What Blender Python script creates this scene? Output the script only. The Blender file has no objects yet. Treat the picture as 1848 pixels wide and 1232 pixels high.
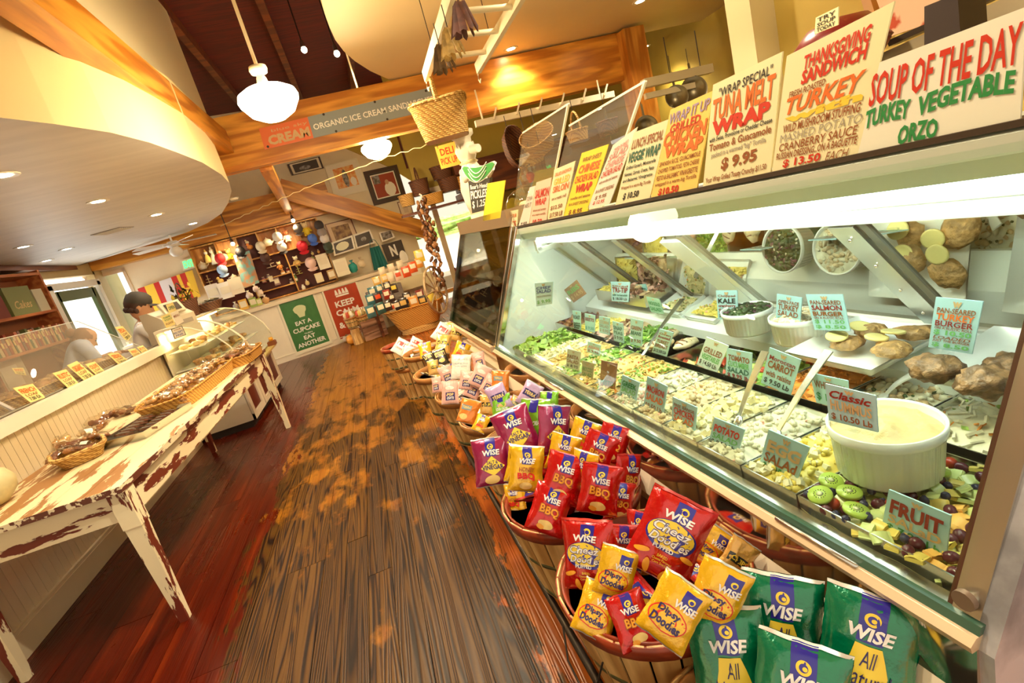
import bpy, math, random
from mathutils import Vector, Matrix, noise
random.seed(11)
SC = bpy.context.scene
COL = SC.collection
V = Vector
R = math.radians
# ------------------------------------------------------------------ camera
CAMH = 1.6; ROLL = R(15.64); PIT = R(14.1); YAW = R(12.66); FPX = 925.0
_fw = V((math.sin(YAW)*math.cos(PIT), math.cos(YAW)*math.cos(PIT), -math.sin(PIT)))
_rt0 = V((math.cos(YAW), -math.sin(YAW), 0))
_up0 = _rt0.cross(_fw)
_rt = _rt0*math.cos(ROLL) - _up0*math.sin(ROLL)
_up = _rt0*math.sin(ROLL) + _up0*math.cos(ROLL)
CO = V((0, 0, CAMH))
cam = bpy.data.cameras.new('camera'); camo = bpy.data.objects.new('camera', cam); COL.objects.link(camo)
cam.sensor_width = 36; cam.lens = FPX/1848*36; cam.clip_start = .02; cam.clip_end = 200
camo.matrix_world = Matrix(((_rt.x, _up.x, -_fw.x, CO.x), (_rt.y, _up.y, -_fw.y, CO.y), (_rt.z, _up.z, -_fw.z, CO.z), (0, 0, 0, 1)))
SC.camera = camo
# ------------------------------------------------------------------ world, light, exposure
w = bpy.data.worlds.new('world'); SC.world = w; w.use_nodes = True
w.node_tree.nodes['Background'].inputs[0].default_value = (1.0, .85, .64, 1)
w.node_tree.nodes['Background'].inputs[1].default_value = .58
SC.view_settings.view_transform = 'Standard'; SC.view_settings.look = 'None'
SC.view_settings.gamma = 1; SC.view_settings.use_curve_mapping = False
SC.view_settings.exposure = 0.98
SC.cycles.max_bounces = 7; SC.cycles.transparent_max_bounces = 14; SC.cycles.use_denoising = True
SC.cycles.caustics_reflective = False; SC.cycles.caustics_refractive = False
SC.cycles.sample_clamp_indirect = 6
def light(kind, loc, power, color, size=.1, rot=None, sy=None, spot=None):
    l = bpy.data.lights.new(kind.lower()+'_light', kind); o = bpy.data.objects.new(kind.lower()+'_light', l)
    l.energy = power; l.color = color
    if kind == 'AREA':
        l.size = size
        if sy: l.shape = 'RECTANGLE'; l.size_y = sy
    elif kind != 'SUN': l.shadow_soft_size = size
    if spot: l.spot_size = R(spot); l.spot_blend = .6
    o.location = loc
    if rot: o.rotation_euler = rot
    COL.objects.link(o); return o
WARM = (1, .74, .42); SOFTW = (1, .84, .6); COOL = (.88, 1, .9)
sun = light('SUN', (0, 0, 12), 9, (1, .97, .92), .02); sun.rotation_euler = V((-.5, .35, -1)).to_track_quat('-Z', 'Y').to_euler()
# daylight through the glass door on the left and the window at the far right
light('AREA', (-4.40, 9.9, 1.3), 14, (.93, .97, 1), 1.3, (0, R(-90), 0), 2.0)
# ------------------------------------------------------------------ from a pixel of the photo to a place in the room
def ray(px, py):
    return _fw + _rt*((px-924)/FPX) + _up*(-(py-616)/FPX)
def PZ(px, py, z): d = ray(px, py); return CO + d*((z-CAMH)/d.z)
def PY(px, py, y): d = ray(px, py); return CO + d*(y/d.y)
def PXX(px, py, x): d = ray(px, py); return CO + d*(x/d.x)
def PP(px, py, p0, n): d = ray(px, py); return CO + d*((p0-CO).dot(n)/d.dot(n))
CA = PZ(897.5, 631, .82); CB = PZ(1711, 1112, .82)          # deli case: far and near end of the front rail
CU = (CB-CA).normalized(); CV = V((-CU.y, CU.x, 0)); CL = (CB-CA).length
CRZ = math.atan2(CV.y, CV.x)
def C(s, w_, z): p = CA + CU*s + CV*w_; p.z = z; return p
def PC(px, py, w_): return PP(px, py, CA + CV*w_, CV)       # on the upright plane w_ behind the case's front rail
FA = PZ(513.2, 653.9, 0); FB = PZ(627.5, 614.9, 0)           # far counter: two points of its base
FU = (FB-FA).normalized(); FN = V((-FU.y, FU.x, 0)); FRZ = math.atan2(FU.y, FU.x)
def F(a, b, z): p = FA + FU*a + FN*b; p.z = z; return p
def PF(px, py, b): return PP(px, py, FA + FN*b, FN)
# ------------------------------------------------------------------ materials
MATS = {}
def mat(name, c=(.8, .8, .8), r=.5, m=0., em=None, es=1., var=0., vs=8., bump=0., bs=40., alpha=None, st=(1, 1, 1), c2=None, tr=0., lo=.4, hi=.6, coat=0., spec=None):
    if name in MATS: return MATS[name]
    M = bpy.data.materials.new(name); M.use_nodes = True; nt = M.node_tree; N = nt.nodes; L = nt.links
    b = N['Principled BSDF']; b.inputs['Base Color'].default_value = (*c, 1); b.inputs['Roughness'].default_value = r
    b.inputs['Metallic'].default_value = m
    if coat: b.inputs['Coat Weight'].default_value = coat; b.inputs['Coat Roughness'].default_value = .08
    if spec is not None: b.inputs['Specular IOR Level'].default_value = spec
    if em: b.inputs['Emission Color'].default_value = (*em, 1); b.inputs['Emission Strength'].default_value = es
    if tr: b.inputs['Transmission Weight'].default_value = tr
    if alpha is not None: b.inputs['Alpha'].default_value = alpha
    if var or bump or c2:
        tc = N.new('ShaderNodeTexCoord'); mp = N.new('ShaderNodeMapping'); mp.inputs['Scale'].default_value = st
        L.new(tc.outputs['Object'], mp.inputs['Vector'])
        if var or c2:
            n = N.new('ShaderNodeTexNoise'); n.inputs['Scale'].default_value = vs; n.inputs['Detail'].default_value = 6
            L.new(mp.outputs[0], n.inputs['Vector'])
            cr = N.new('ShaderNodeValToRGB'); e = cr.color_ramp.elements
            e[0].position = lo; e[1].position = hi
            d = c2 if c2 else tuple(max(0, x*(1-var)) for x in c)
            e[0].color = (*d, 1); e[1].color = (*c, 1)
            L.new(n.outputs['Fac'], cr.inputs[0]); L.new(cr.outputs[0], b.inputs['Base Color'])
        if bump:
            n2 = N.new('ShaderNodeTexNoise'); n2.inputs['Scale'].default_value = bs; n2.inputs['Detail'].default_value = 4
            L.new(mp.outputs[0], n2.inputs['Vector'])
            bp = N.new('ShaderNodeBump'); bp.inputs['Strength'].default_value = bump; bp.inputs['Distance'].default_value = .01
            L.new(n2.outputs['Fac'], bp.inputs['Height']); L.new(bp.outputs[0], b.inputs['Normal'])
    MATS[name] = M; return M
def glassmat(name, tint=(.9, .97, .93), gloss=(1, 1, 1), ior=1.45, base=0.0, rough=0.0, haze=0.0):
    if name in MATS: return MATS[name]
    M = bpy.data.materials.new(name); M.use_nodes = True; nt = M.node_tree; N = nt.nodes; L = nt.links
    for n in list(N): N.remove(n)
    out = N.new('ShaderNodeOutputMaterial'); mix = N.new('ShaderNodeMixShader'); t = N.new('ShaderNodeBsdfTransparent')
    g = N.new('ShaderNodeBsdfGlossy'); g.inputs['Roughness'].default_value = rough; g.inputs['Color'].default_value = (*gloss, 1)
    fr = N.new('ShaderNodeFresnel'); fr.inputs['IOR'].default_value = ior
    t.inputs['Color'].default_value = (*tint, 1)
    ad = N.new('ShaderNodeMath'); ad.operation = 'ADD'; ad.inputs[1].default_value = base; ad.use_clamp = True
    geo = N.new('ShaderNodeNewGeometry'); iv = N.new('ShaderNodeMath'); iv.operation = 'SUBTRACT'; iv.inputs[0].default_value = 1; L.new(geo.outputs['Backfacing'], iv.inputs[1])
    mu = N.new('ShaderNodeMath'); mu.operation = 'MULTIPLY'; L.new(ad.outputs[0], mu.inputs[0]); L.new(iv.outputs[0], mu.inputs[1])
    L.new(fr.outputs[0], ad.inputs[0]); L.new(mu.outputs[0], mix.inputs[0]); L.new(t.outputs[0], mix.inputs[1]); L.new(g.outputs[0], mix.inputs[2])
    last = mix
    if haze:
        d = N.new('ShaderNodeBsdfDiffuse'); d.inputs['Color'].default_value = (.9, .82, .62, 1); m2 = N.new('ShaderNodeMixShader'); m2.inputs[0].default_value = haze
        L.new(mix.outputs[0], m2.inputs[1]); L.new(d.outputs[0], m2.inputs[2]); last = m2
    L.new(last.outputs[0], out.inputs[0]); MATS[name] = M; return M
def grainmat(name, c1, c2, axis='Y', scale=9., stretch=.09, r=.35, rings=7., bump=.05, coat=0., c3=None, rnd=.0):
    """timber: contour lines of a stretched noise give the grain figure"""
    if name in MATS: return MATS[name]
    M = bpy.data.materials.new(name); M.use_nodes = True; nt = M.node_tree; N = nt.nodes; L = nt.links
    b = N['Principled BSDF']; b.inputs['Roughness'].default_value = r
    if coat: b.inputs['Coat Weight'].default_value = coat
    tc = N.new('ShaderNodeTexCoord'); mp = N.new('ShaderNodeMapping')
    s = [scale]*3; s['XYZ'.index(axis)] = scale*stretch; mp.inputs['Scale'].default_value = s
    L.new(tc.outputs['Object'], mp.inputs['Vector'])
    oi = N.new('ShaderNodeObjectInfo'); mu = N.new('ShaderNodeMath'); mu.operation = 'MULTIPLY'; mu.inputs[1].default_value = 37.
    L.new(oi.outputs['Random'], mu.inputs[0])
    n = N.new('ShaderNodeTexNoise'); n.noise_dimensions = '4D'; n.inputs['Scale'].default_value = .55; n.inputs['Detail'].default_value = 2.5
    L.new(mp.outputs[0], n.inputs['Vector']); L.new(mu.outputs[0], n.inputs['W'])
    m2 = N.new('ShaderNodeMath'); m2.operation = 'MULTIPLY'; m2.inputs[1].default_value = rings*6.283; L.new(n.outputs['Fac'], m2.inputs[0])
    sn = N.new('ShaderNodeMath'); sn.operation = 'SINE'; L.new(m2.outputs[0], sn.inputs[0])
    cr = N.new('ShaderNodeValToRGB'); e = cr.color_ramp.elements
    e[0].position = .15; e[1].position = .85; e[0].color = (*c1, 1); e[1].color = (*c2, 1)
    mr = N.new('ShaderNodeMapRange'); mr.inputs[1].default_value = -1; L.new(sn.outputs[0], mr.inputs[0]); L.new(mr.outputs[0], cr.inputs[0])
    col = cr.outputs[0]
    nf = N.new('ShaderNodeTexNoise'); nf.inputs['Scale'].default_value = 3.; nf.inputs['Detail'].default_value = 5; L.new(mp.outputs[0], nf.inputs['Vector'])
    mx = N.new('ShaderNodeMix'); mx.data_type = 'RGBA'; mx.blend_type = 'MULTIPLY'; mx.inputs[0].default_value = .6
    c5 = N.new('ShaderNodeValToRGB'); c5.color_ramp.elements[0].position = .3; c5.color_ramp.elements[0].color = (.55, .5, .45, 1); c5.color_ramp.elements[1].position = .62
    L.new(nf.outputs['Fac'], c5.inputs[0]); L.new(col, mx.inputs[6]); L.new(c5.outputs[0], mx.inputs[7]); col = mx.outputs[2]
    L.new(col, b.inputs['Base Color'])
    bp = N.new('ShaderNodeBump'); bp.inputs['Strength'].default_value = bump; bp.inputs['Distance'].default_value = .01
    L.new(nf.outputs['Fac'], bp.inputs['Height']); L.new(bp.outputs[0], b.inputs['Normal'])
    MATS[name] = M; return M
# ------------------------------------------------------------------ mesh builder
class MB:
    def __init__(s): s.v = []; s.f = []; s.m = []; s.sm = []
    def add(s, vs, fs, mi=0, smooth=False):
        o = len(s.v); s.v += [tuple(p) for p in vs]; s.f += [tuple(i+o for i in f) for f in fs]
        s.m += [mi]*len(fs); s.sm += [smooth]*len(fs); return s
    def box(s, c, d, mi=0, rot=None, bev=0., taper=1.):
        hx, hy, hz = d[0]/2, d[1]/2, d[2]/2
        P = [(-hx, -hy, -hz), (hx, -hy, -hz), (hx, hy, -hz), (-hx, hy, -hz)] + [(x*taper, y*taper, hz) for x, y in ((-hx, -hy), (hx, -hy), (hx, hy), (-hx, hy))]
        c = V(c); P = [V(p) for p in P]
        if rot: P = [rot @ p for p in P]
        return s.add([c+p for p in P], [(0, 3, 2, 1), (4, 5, 6, 7), (0, 1, 5, 4), (1, 2, 6, 5), (2, 3, 7, 6), (3, 0, 4, 7)], mi)
    def bar(s, a, b, w_, h, mi=0, up=V((0, 0, 1))):
        a = V(a); b = V(b); d = (b-a); L_ = d.length; d.normalize()
        x = d.cross(up)
        if x.length < 1e-4: x = d.cross(V((1, 0, 0)))
        x.normalize(); y = x.cross(d)
        M = Matrix((x, d, y)).transposed()
        return s.box((a+b)/2, (w_, L_, h), mi, M)
    def cyl(s, a, b, r0, r1=None, n=10, mi=0, cap=True, smooth=True):
        a = V(a); b = V(b); r1 = r0 if r1 is None else r1; d = (b-a).normalized()
        x = d.cross(V((0, 0, 1)))
        if x.length < 1e-3: x = V((1, 0, 0))
        x.normalize(); y = d.cross(x)
        vs = [a+(x*math.cos(t)+y*math.sin(t))*r0 for t in [i*2*math.pi/n for i in range(n)]]
        vs += [b+(x*math.cos(t)+y*math.sin(t))*r1 for t in [i*2*math.pi/n for i in range(n)]]
        s.add(vs, [(i, (i+1) % n, n+(i+1) % n, n+i) for i in range(n)], mi, smooth)
        if cap: s.add(vs, [tuple(range(n))[::-1], tuple(range(n, 2*n))], mi)
        return s
    def tube(s, pts, r, n=6, mi=0, closed=False, flat=1.):
        pts = [V(p) for p in pts]; k = len(pts); vs = []; px = None
        for i, p in enumerate(pts):
            a = pts[(i-1) % k] if (closed or i > 0) else p; b = pts[(i+1) % k] if (closed or i < k-1) else p
            d = (b-a).normalized(); x = d.cross(V((0, 0, 1)))
            if x.length < .05: x = px or V((1, 0, 0))
            x.normalize(); px = x; y = d.cross(x); rr = r[i] if isinstance(r, (list, tuple)) else r
            vs += [p+(x*math.cos(t)+y*math.sin(t)*flat)*rr for t in [j*2*math.pi/n for j in range(n)]]
        fs = []
        for i in range(k if closed else k-1):
            q = (i+1) % k
            fs += [(i*n+j, i*n+(j+1) % n, q*n+(j+1) % n, q*n+j) for j in range(n)]
        s.add(vs, fs, mi, True)
        if not closed: s.add(vs, [tuple(range(n))[::-1], tuple(range((k-1)*n, k*n))], mi)
        return s
    def lathe(s, prof, n=20, c=(0, 0, 0), mi=0, smooth=True, sx=1., sy=1., wob=None):
        c = V(c); vs = []
        for (r, z) in prof:
            for i in range(n):
                t = i*2*math.pi/n; k = wob(t, z) if wob else 1.
                vs.append(c+V((r*k*math.cos(t)*sx, r*k*math.sin(t)*sy, z)))
        m = len(prof); fs = [(i*n+j, i*n+(j+1) % n, (i+1)*n+(j+1) % n, (i+1)*n+j) for i in range(m-1) for j in range(n)]
        s.add(vs, fs, mi, smooth)
        if prof[0][0] > 1e-4: s.add(vs[:n], [tuple(range(n))[::-1]], mi)
        if prof[-1][0] > 1e-4: s.add(vs[-n:], [tuple(range(n))], mi)
        return s
    def ball(s, c, r, mi=0, n=10, m=6, rot=None, amp=0., seed=0):
        c = V(c); r = (r, r, r) if isinstance(r, (int, float)) else r; vs = []
        for i in range(m+1):
            ph = math.pi*i/m
            for j in range(n):
                t = 2*math.pi*j/n; d = V((math.sin(ph)*math.cos(t), math.sin(ph)*math.sin(t), -math.cos(ph)))
                if amp: d = d*(1+amp*noise.noise(d*2.2+V((seed*7.1, seed*3.3, seed))))
                p = V((d.x*r[0], d.y*r[1], d.z*r[2]))
                vs.append(c+(rot @ p if rot else p))
        return s.add(vs, [(i*n+j, i*n+(j+1) % n, (i+1)*n+(j+1) % n, (i+1)*n+j) for i in range(m) for j in range(n)], mi, True)
    def prism(s, poly, z0, z1, mi=0, mside=None):
        n = len(poly); vs = [(x, y, z0) for x, y in poly]+[(x, y, z1) for x, y in poly]
        s.add(vs, [tuple(range(n))[::-1], tuple(range(n, 2*n))], mi)
        return s.add(vs, [(i, (i+1) % n, n+(i+1) % n, n+i) for i in range(n)], mi if mside is None else mside)
    def extr(s, poly, a, b, mi=0):
        """polygon (list of 3D points) pushed from a to b (vectors)"""
        n = len(poly); vs = [V(p)+V(a) for p in poly]+[V(p)+V(b) for p in poly]
        s.add(vs, [tuple(range(n))[::-1], tuple(range(n, 2*n))], mi)
        return s.add(vs, [(i, (i+1) % n, n+(i+1) % n, n+i) for i in range(n)], mi)
    def grid(s, fn, nu, nv, mi=0, smooth=True):
        vs = [fn(i/nu, j/nv) for j in range(nv+1) for i in range(nu+1)]
        return s.add(vs, [(j*(nu+1)+i, j*(nu+1)+i+1, (j+1)*(nu+1)+i+1, (j+1)*(nu+1)+i) for j in range(nv) for i in range(nu)], mi, smooth)
    def mesh(s, name, mats):
        me = bpy.data.meshes.new(name); me.from_pydata(s.v, [], s.f)
        for m_ in (mats if isinstance(mats, (list, tuple)) else [mats]): me.materials.append(m_)
        me.polygons.foreach_set('material_index', s.m); me.polygons.foreach_set('use_smooth', s.sm); me.update(); return me
def tag(o, label=None, cat=None, group=None, kind=None):
    if label: o['label'] = label
    if cat: o['category'] = cat
    if group: o['group'] = group
    if kind: o['kind'] = kind
    return o
def ob(name, mb, mats, parent=None, loc=None, rz=None, rot=None, **k):
    me = mb.mesh(name, mats) if isinstance(mb, MB) else mb
    o = bpy.data.objects.new(name, me); COL.objects.link(o)
    if parent is not None: o.parent = parent
    if loc is not None: o.location = loc
    if rz is not None: o.rotation_euler = (0, 0, rz)
    if rot is not None: o.rotation_euler = rot
    return tag(o, **k) if k else o
def T(name, label, cat, loc=(0, 0, 0), rz=0., group=None, rot=None):
    o = bpy.data.objects.new(name, None); o.empty_display_size = .1; COL.objects.link(o); o.location = loc
    o.rotation_euler = rot if rot is not None else (0, 0, rz)
    return tag(o, label, cat, group)
def setM(o, M): o.matrix_world = M; return o
def frameM(c, x, y, z): return Matrix(((x.x, y.x, z.x, c.x), (x.y, y.y, z.y, c.y), (x.z, y.z, z.z, c.z), (0, 0, 0, 1)))
def dup(o, loc=None, rot=None, label=None, mat4=None, group=None):
    c = o.copy(); COL.objects.link(c)
    if loc is not None: c.location = loc
    if rot is not None: c.rotation_euler = rot
    if mat4 is not None: c.matrix_world = mat4
    if label: c['label'] = label
    if group: c['group'] = group
    for ch in list(o.children):
        d = ch.copy(); COL.objects.link(d); d.parent = c; d.matrix_parent_inverse = ch.matrix_parent_inverse
        for g in ch.children:
            e = g.copy(); COL.objects.link(e); e.parent = d
    return c
# ------------------------------------------------------------------ lettering
_tc = {}
def glyphs(s, bold=0., shear=0.):
    """outline text as triangles in a unit box: list of (x,y), faces, aspect"""
    key = (s, bold, shear)
    if key in _tc: return _tc[key]
    cu = bpy.data.curves.new('txt', 'FONT'); cu.body = s; cu.offset = bold; cu.shear = shear; cu.resolution_u = 2; cu.fill_mode = 'FRONT'
    o = bpy.data.objects.new('txt', cu); me = bpy.data.meshes.new_from_object(o)
    vs = [(v.co.x, v.co.y) for v in me.vertices]; fs = [tuple(p.vertices) for p in me.polygons]
    bpy.data.objects.remove(o); bpy.data.curves.remove(cu); bpy.data.meshes.remove(me)
    x0 = min(v[0] for v in vs); x1 = max(v[0] for v in vs); y0 = min(v[1] for v in vs); y1 = max(v[1] for v in vs)
    vs = [((x-x0)/(x1-x0), (y-y0)/(y1-y0)) for x, y in vs]
    _tc[key] = (vs, fs, (x1-x0)/(y1-y0)); return _tc[key]
def text_into(mb, s, box, fn, mi=0, bold=.015, shear=0., arc=0.):
    """put the word into box=(u0,v0,u1,v1) of a surface fn(u,v)->point"""
    vs, fs, _ = glyphs(s, bold, shear); u0, v0, u1, v1 = box
    out = []
    for x, y in vs:
        u = u0+(u1-u0)*x; v_ = v0+(v1-v0)*y + arc*(1-(2*x-1)**2)
        out.append(fn(u, v_))
    mb.add(out, fs, mi)
INK = {}
def ink(n):
    c = dict(red=(.62, .035, .01), orange=(.75, .16, .02), brown=(.30, .09, .02), black=(.025, .02, .015), green=(.03, .26, .06), dgreen=(.02, .13, .08),
             white=(.9, .88, .8), yellow=(.9, .6, .05), blue=(.03, .07, .30), grey=(.35, .3, .22), purple=(.33, .25, .42), teal=(.05, .30, .30), maroon=(.3, .02, .01), tan=(.62, .42, .2), lgreen=(.16, .5, .14), pink=(.8, .3, .25))[n]
    return mat('ink_'+n, c, .5)
def quadsign(name, label, cat, P, card, lines, th=.004, group=None, extra=None, border=None, solid_children=True, rough=.35, loc=None):
    """flat card whose corners are TL,TR,BR,BL in space; lines=(text, (u0,v0,u1,v1), ink, bold, shear)"""
    TL, TR, BR, BL = [V(p) for p in P]
    c = (TL+TR+BR+BL)/4; x = ((TR+BR)-(TL+BL)).normalized(); z = ((TL+TR)-(BL+BR)).normalized(); n = x.cross(z).normalized()
    if n.dot(CO-c) < 0: n = -n
    z = n.cross(x) if n.cross(x).dot(z) > 0 else -n.cross(x)
    nn = -n  # local +y points away from the viewer's side
    base = (BL+BR)/2
    M = frameM(base, x, nn, z); Mi = M.inverted()
    q = [Mi @ p for p in (TL, TR, BR, BL)]
    root = T(name, label, cat, group=group); root.matrix_world = M
    f = lambda u, v_, o=0.: (q[3]*(1-u)+q[2]*u)*(1-v_)+(q[0]*(1-u)+q[1]*u)*v_ + V((0, -o, 0))
    mb = MB(); vs = [f(0, 0), f(1, 0), f(1, 1), f(0, 1)]
    mb.add([p for p in vs]+[p+V((0, th, 0)) for p in vs], [(0, 1, 2, 3), (7, 6, 5, 4), (0, 4, 5, 1), (1, 5, 6, 2), (2, 6, 7, 3), (3, 7, 4, 0)])
    cardo = ob('card', mb, card, root)
    for ln in lines:
        s, bx, ik = ln[:3]; bold = ln[3] if len(ln) > 3 else .02; sh = ln[4] if len(ln) > 4 else 0.; arc = ln[5] if len(ln) > 5 else 0.
        m_ = MB(); text_into(m_, s, bx, lambda u, v_: f(u, v_, .0012), 0, bold, sh, arc); ob('lettering', m_, ink(ik), cardo)
    if border:
        bw, bc = border; m_ = MB()
        for (a, b_, c_, d_) in ((0, 0, 1, bw), (0, 1-bw, 1, 1), (0, 0, bw, 1), (1-bw, 0, 1, 1)):
            m_.add([f(a, b_, .0007), f(c_, b_, .0007), f(c_, d_, .0007), f(a, d_, .0007)], [(0, 1, 2, 3)])
        ob('border', m_, bc, root)
    if extra: extra(root, f)
    return root

ORDW = ['first', 'second', 'third', 'fourth', 'fifth', 'sixth', 'seventh', 'eighth', 'ninth', 'tenth', 'eleventh', 'twelfth', 'thirteenth', 'fourteenth']
# ================================================================== structure
FLOORM = None
def floormat():
    """old boards: dark-stained grain, worn amber lacquer in patches, red gloss lacquer along the sides"""
    M = bpy.data.materials.new('floorboard'); M.use_nodes = True; nt = M.node_tree; N = nt.nodes; L = nt.links; b = N['Principled BSDF']
    geo = N.new('ShaderNodeNewGeometry'); oi = N.new('ShaderNodeObjectInfo')
    def math_(op, a, b_=None, clamp=False):
        n = N.new('ShaderNodeMath'); n.operation = op; n.use_clamp = clamp
        for i, x in enumerate((a, b_)):
            if x is None: continue
            if isinstance(x, (int, float)): n.inputs[i].default_value = x
            else: L.new(x, n.inputs[i])
        return n.outputs[0]
    def noise_(vec, sc, det=4, w_=None, rough=.5):
        n = N.new('ShaderNodeTexNoise'); n.inputs['Scale'].default_value = sc; n.inputs['Detail'].default_value = det; n.inputs['Roughness'].default_value = rough
        if w_ is not None: n.noise_dimensions = '4D'; L.new(w_, n.inputs['W'])
        L.new(vec, n.inputs['Vector']); return n.outputs['Fac']
    def mp_(s):
        m = N.new('ShaderNodeMapping'); m.inputs['Scale'].default_value = s; L.new(geo.outputs['Position'], m.inputs['Vector']); return m.outputs[0]
    def ramp(f, stops):
        r = N.new('ShaderNodeValToRGB'); e = r.color_ramp.elements
        for i, (p, c) in enumerate(stops):
            if i < 2: el = e[i]; el.position = p
            else: el = e.new(p)
            el.color = (*c, 1)
        L.new(f, r.inputs[0]); return r.outputs[0]
    def mix(f, a, b_, mode='MIX'):
        m = N.new('ShaderNodeMix'); m.data_type = 'RGBA'; m.blend_type = mode
        if isinstance(f, float): m.inputs[0].default_value = f
        else: L.new(f, m.inputs[0])
        for i, x in ((6, a), (7, b_)):
            if isinstance(x, tuple): m.inputs[i].default_value = (*x, 1)
            else: L.new(x, m.inputs[i])
        return m.outputs[2]
    rw = math_('MULTIPLY', oi.outputs['Random'], 53.)
    g = noise_(mp_((15, .5, 1)), .62, 2.0, rw)
    rings = math_('SINE', math_('MULTIPLY', g, 6.283*24))
    r01 = math_('ADD', math_('MULTIPLY', rings, .5), .5)
    worn = ramp(r01, [(.05, (.009, .0018, .0003)), (.28, (.050, .0165, .001)), (.9, (.100, .044, .0035))])
    tone = ramp(oi.outputs['Random'], [(0., (.62, .58, .5)), (.5, (.95, .9, .8)), (1., (1., 1., 1.))])
    worn = mix(.9, worn, tone, 'MULTIPLY')
    # amber lacquer left in patches
    pn = noise_(mp_((2.2, 1.1, 1)), 1.6, 8, None, .62)
    sepY = N.new('ShaderNodeSeparateXYZ'); L.new(geo.outputs['Position'], sepY.inputs[0])
    far = math_('MULTIPLY', math_('SUBTRACT', sepY.outputs[1], 2.6), .045)
    patch = ramp(math_('ADD', pn, far), [(.575, (0, 0, 0)), (.66, (.85, .85, .85))])
    amber = ramp(noise_(mp_((14, 1.2, 1)), 1.5, 5), [(.3, (.19, .055, .002)), (.7, (.36, .145, .009))])
    col = mix(patch, worn, amber)
    # gloss lacquer kept at the sides of the aisle (x < -1.1 and x > .05), ragged edge
    en = math_('MULTIPLY', math_('SUBTRACT', noise_(mp_((5, 1.2, 1)), 2.4, 9, None, .7), .5), 1.9)
    le = ramp(math_('ADD', math_('MULTIPLY', math_('ADD', math_('MULTIPLY', sepY.outputs[0], -1.), -1.20), 2.4), math_('ADD', en, .5)), [(.45, (0, 0, 0)), (.55, (1, 1, 1))])
    re = ramp(math_('ADD', math_('MULTIPLY', math_('ADD', sepY.outputs[0], -.15), 2.4), math_('ADD', en, .5)), [(.45, (0, 0, 0)), (.55, (1, 1, 1))])
    lac = mix(1., le, re, 'LIGHTEN')
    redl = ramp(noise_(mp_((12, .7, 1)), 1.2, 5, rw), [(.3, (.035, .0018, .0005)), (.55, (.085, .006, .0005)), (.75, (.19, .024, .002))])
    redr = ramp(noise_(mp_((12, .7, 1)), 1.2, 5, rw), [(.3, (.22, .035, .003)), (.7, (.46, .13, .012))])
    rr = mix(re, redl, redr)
    col = mix(lac, col, rr)
    L.new(col, b.inputs['Base Color']); b.inputs['Specular IOR Level'].default_value = .3
    rb = ramp(mix(.5, patch, lac), [(0., (.42, .42, .42)), (1., (.2, .2, .2))]); L.new(rb, b.inputs['Roughness'])
    bp = N.new('ShaderNodeBump'); bp.inputs['Strength'].default_value = .25; bp.inputs['Distance'].default_value = .004
    L.new(math_('MULTIPLY', r01, math_('SUBTRACT', 1., 0.)), bp.inputs['Height']); L.new(bp.outputs[0], b.inputs['Normal'])
    return M
FLOORM = floormat()
floor = ob('floor', MB().box((.4, 5.2, -.03), (11.6, 13.6, .02)), mat('subfloor', (.02, .008, .003), .8), kind='structure')
x = -3.2
while x < 1.5:
    wd = random.choice((.125, .195, .2, .21, .205, .15)); y = -1.5 + random.random()*-1.2
    while y < 11.6:
        ln = random.uniform(1.9, 3.6) if x > -2.4 else 4.5
        y1 = min(y+ln, 12.0)
        zz = random.uniform(-.0012, .0004)
        ob('plank', MB().box((x+wd/2, (y+y1)/2, -.012+zz), (wd-.0028, y1-y-.0028, .024)), FLOORM, floor)
        y = y1
    x += wd
# walls
CREAM = mat('cream_wall', (.80, .70, .50), .6, var=.06, vs=3)
YEL = mat('yellow_wall', (.80, .62, .16), .6, var=.05, vs=2)
OLIVE = mat('ochre_wall', (.50, .36, .05), .6, var=.1, vs=2)
FASC = mat('soffit_fascia', (.80, .66, .33), .55, var=.04, vs=2)
SOFF = mat('soffit_plaster', (.76, .72, .66), .5, var=.08, vs=1.5, st=(1, 6, 1))
SOFR = mat('ceiling_plaster', (.86, .70, .36), .5, var=.03, vs=2)
VAULT = mat('vault_boards', (.13, .009, .002), .6, var=.5, vs=5, st=(.6, 6, 1))
PINE = grainmat('beam_pine', (.50, .17, .012), (.80, .36, .045), 'X', 7, .12, .35, 6, .08)
PINEY = grainmat('beam_pine_along', (.50, .17, .012), (.80, .36, .045), 'Y', 7, .12, .35, 6, .08)
DARKW = grainmat('dark_timber', (.10, .022, .005), (.20, .05, .01), 'X', 6, .12, .45, 5, .08)
def wallpts(a, b_, z0, z1, th, name, m_, extra=None):
    """upright slab between two floor points; the thickness goes away from the room"""
    a = V((a[0], a[1], 0)); b_ = V((b_[0], b_[1], 0)); d = (b_-a).normalized(); n = V((-d.y, d.x, 0))
    mb = MB(); P = [a, b_, b_+n*th, a+n*th]; mb.prism([(p.x, p.y) for p in P], z0, z1)
    return ob(name, mb, m_, kind='structure')
LX = -4.5
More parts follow.
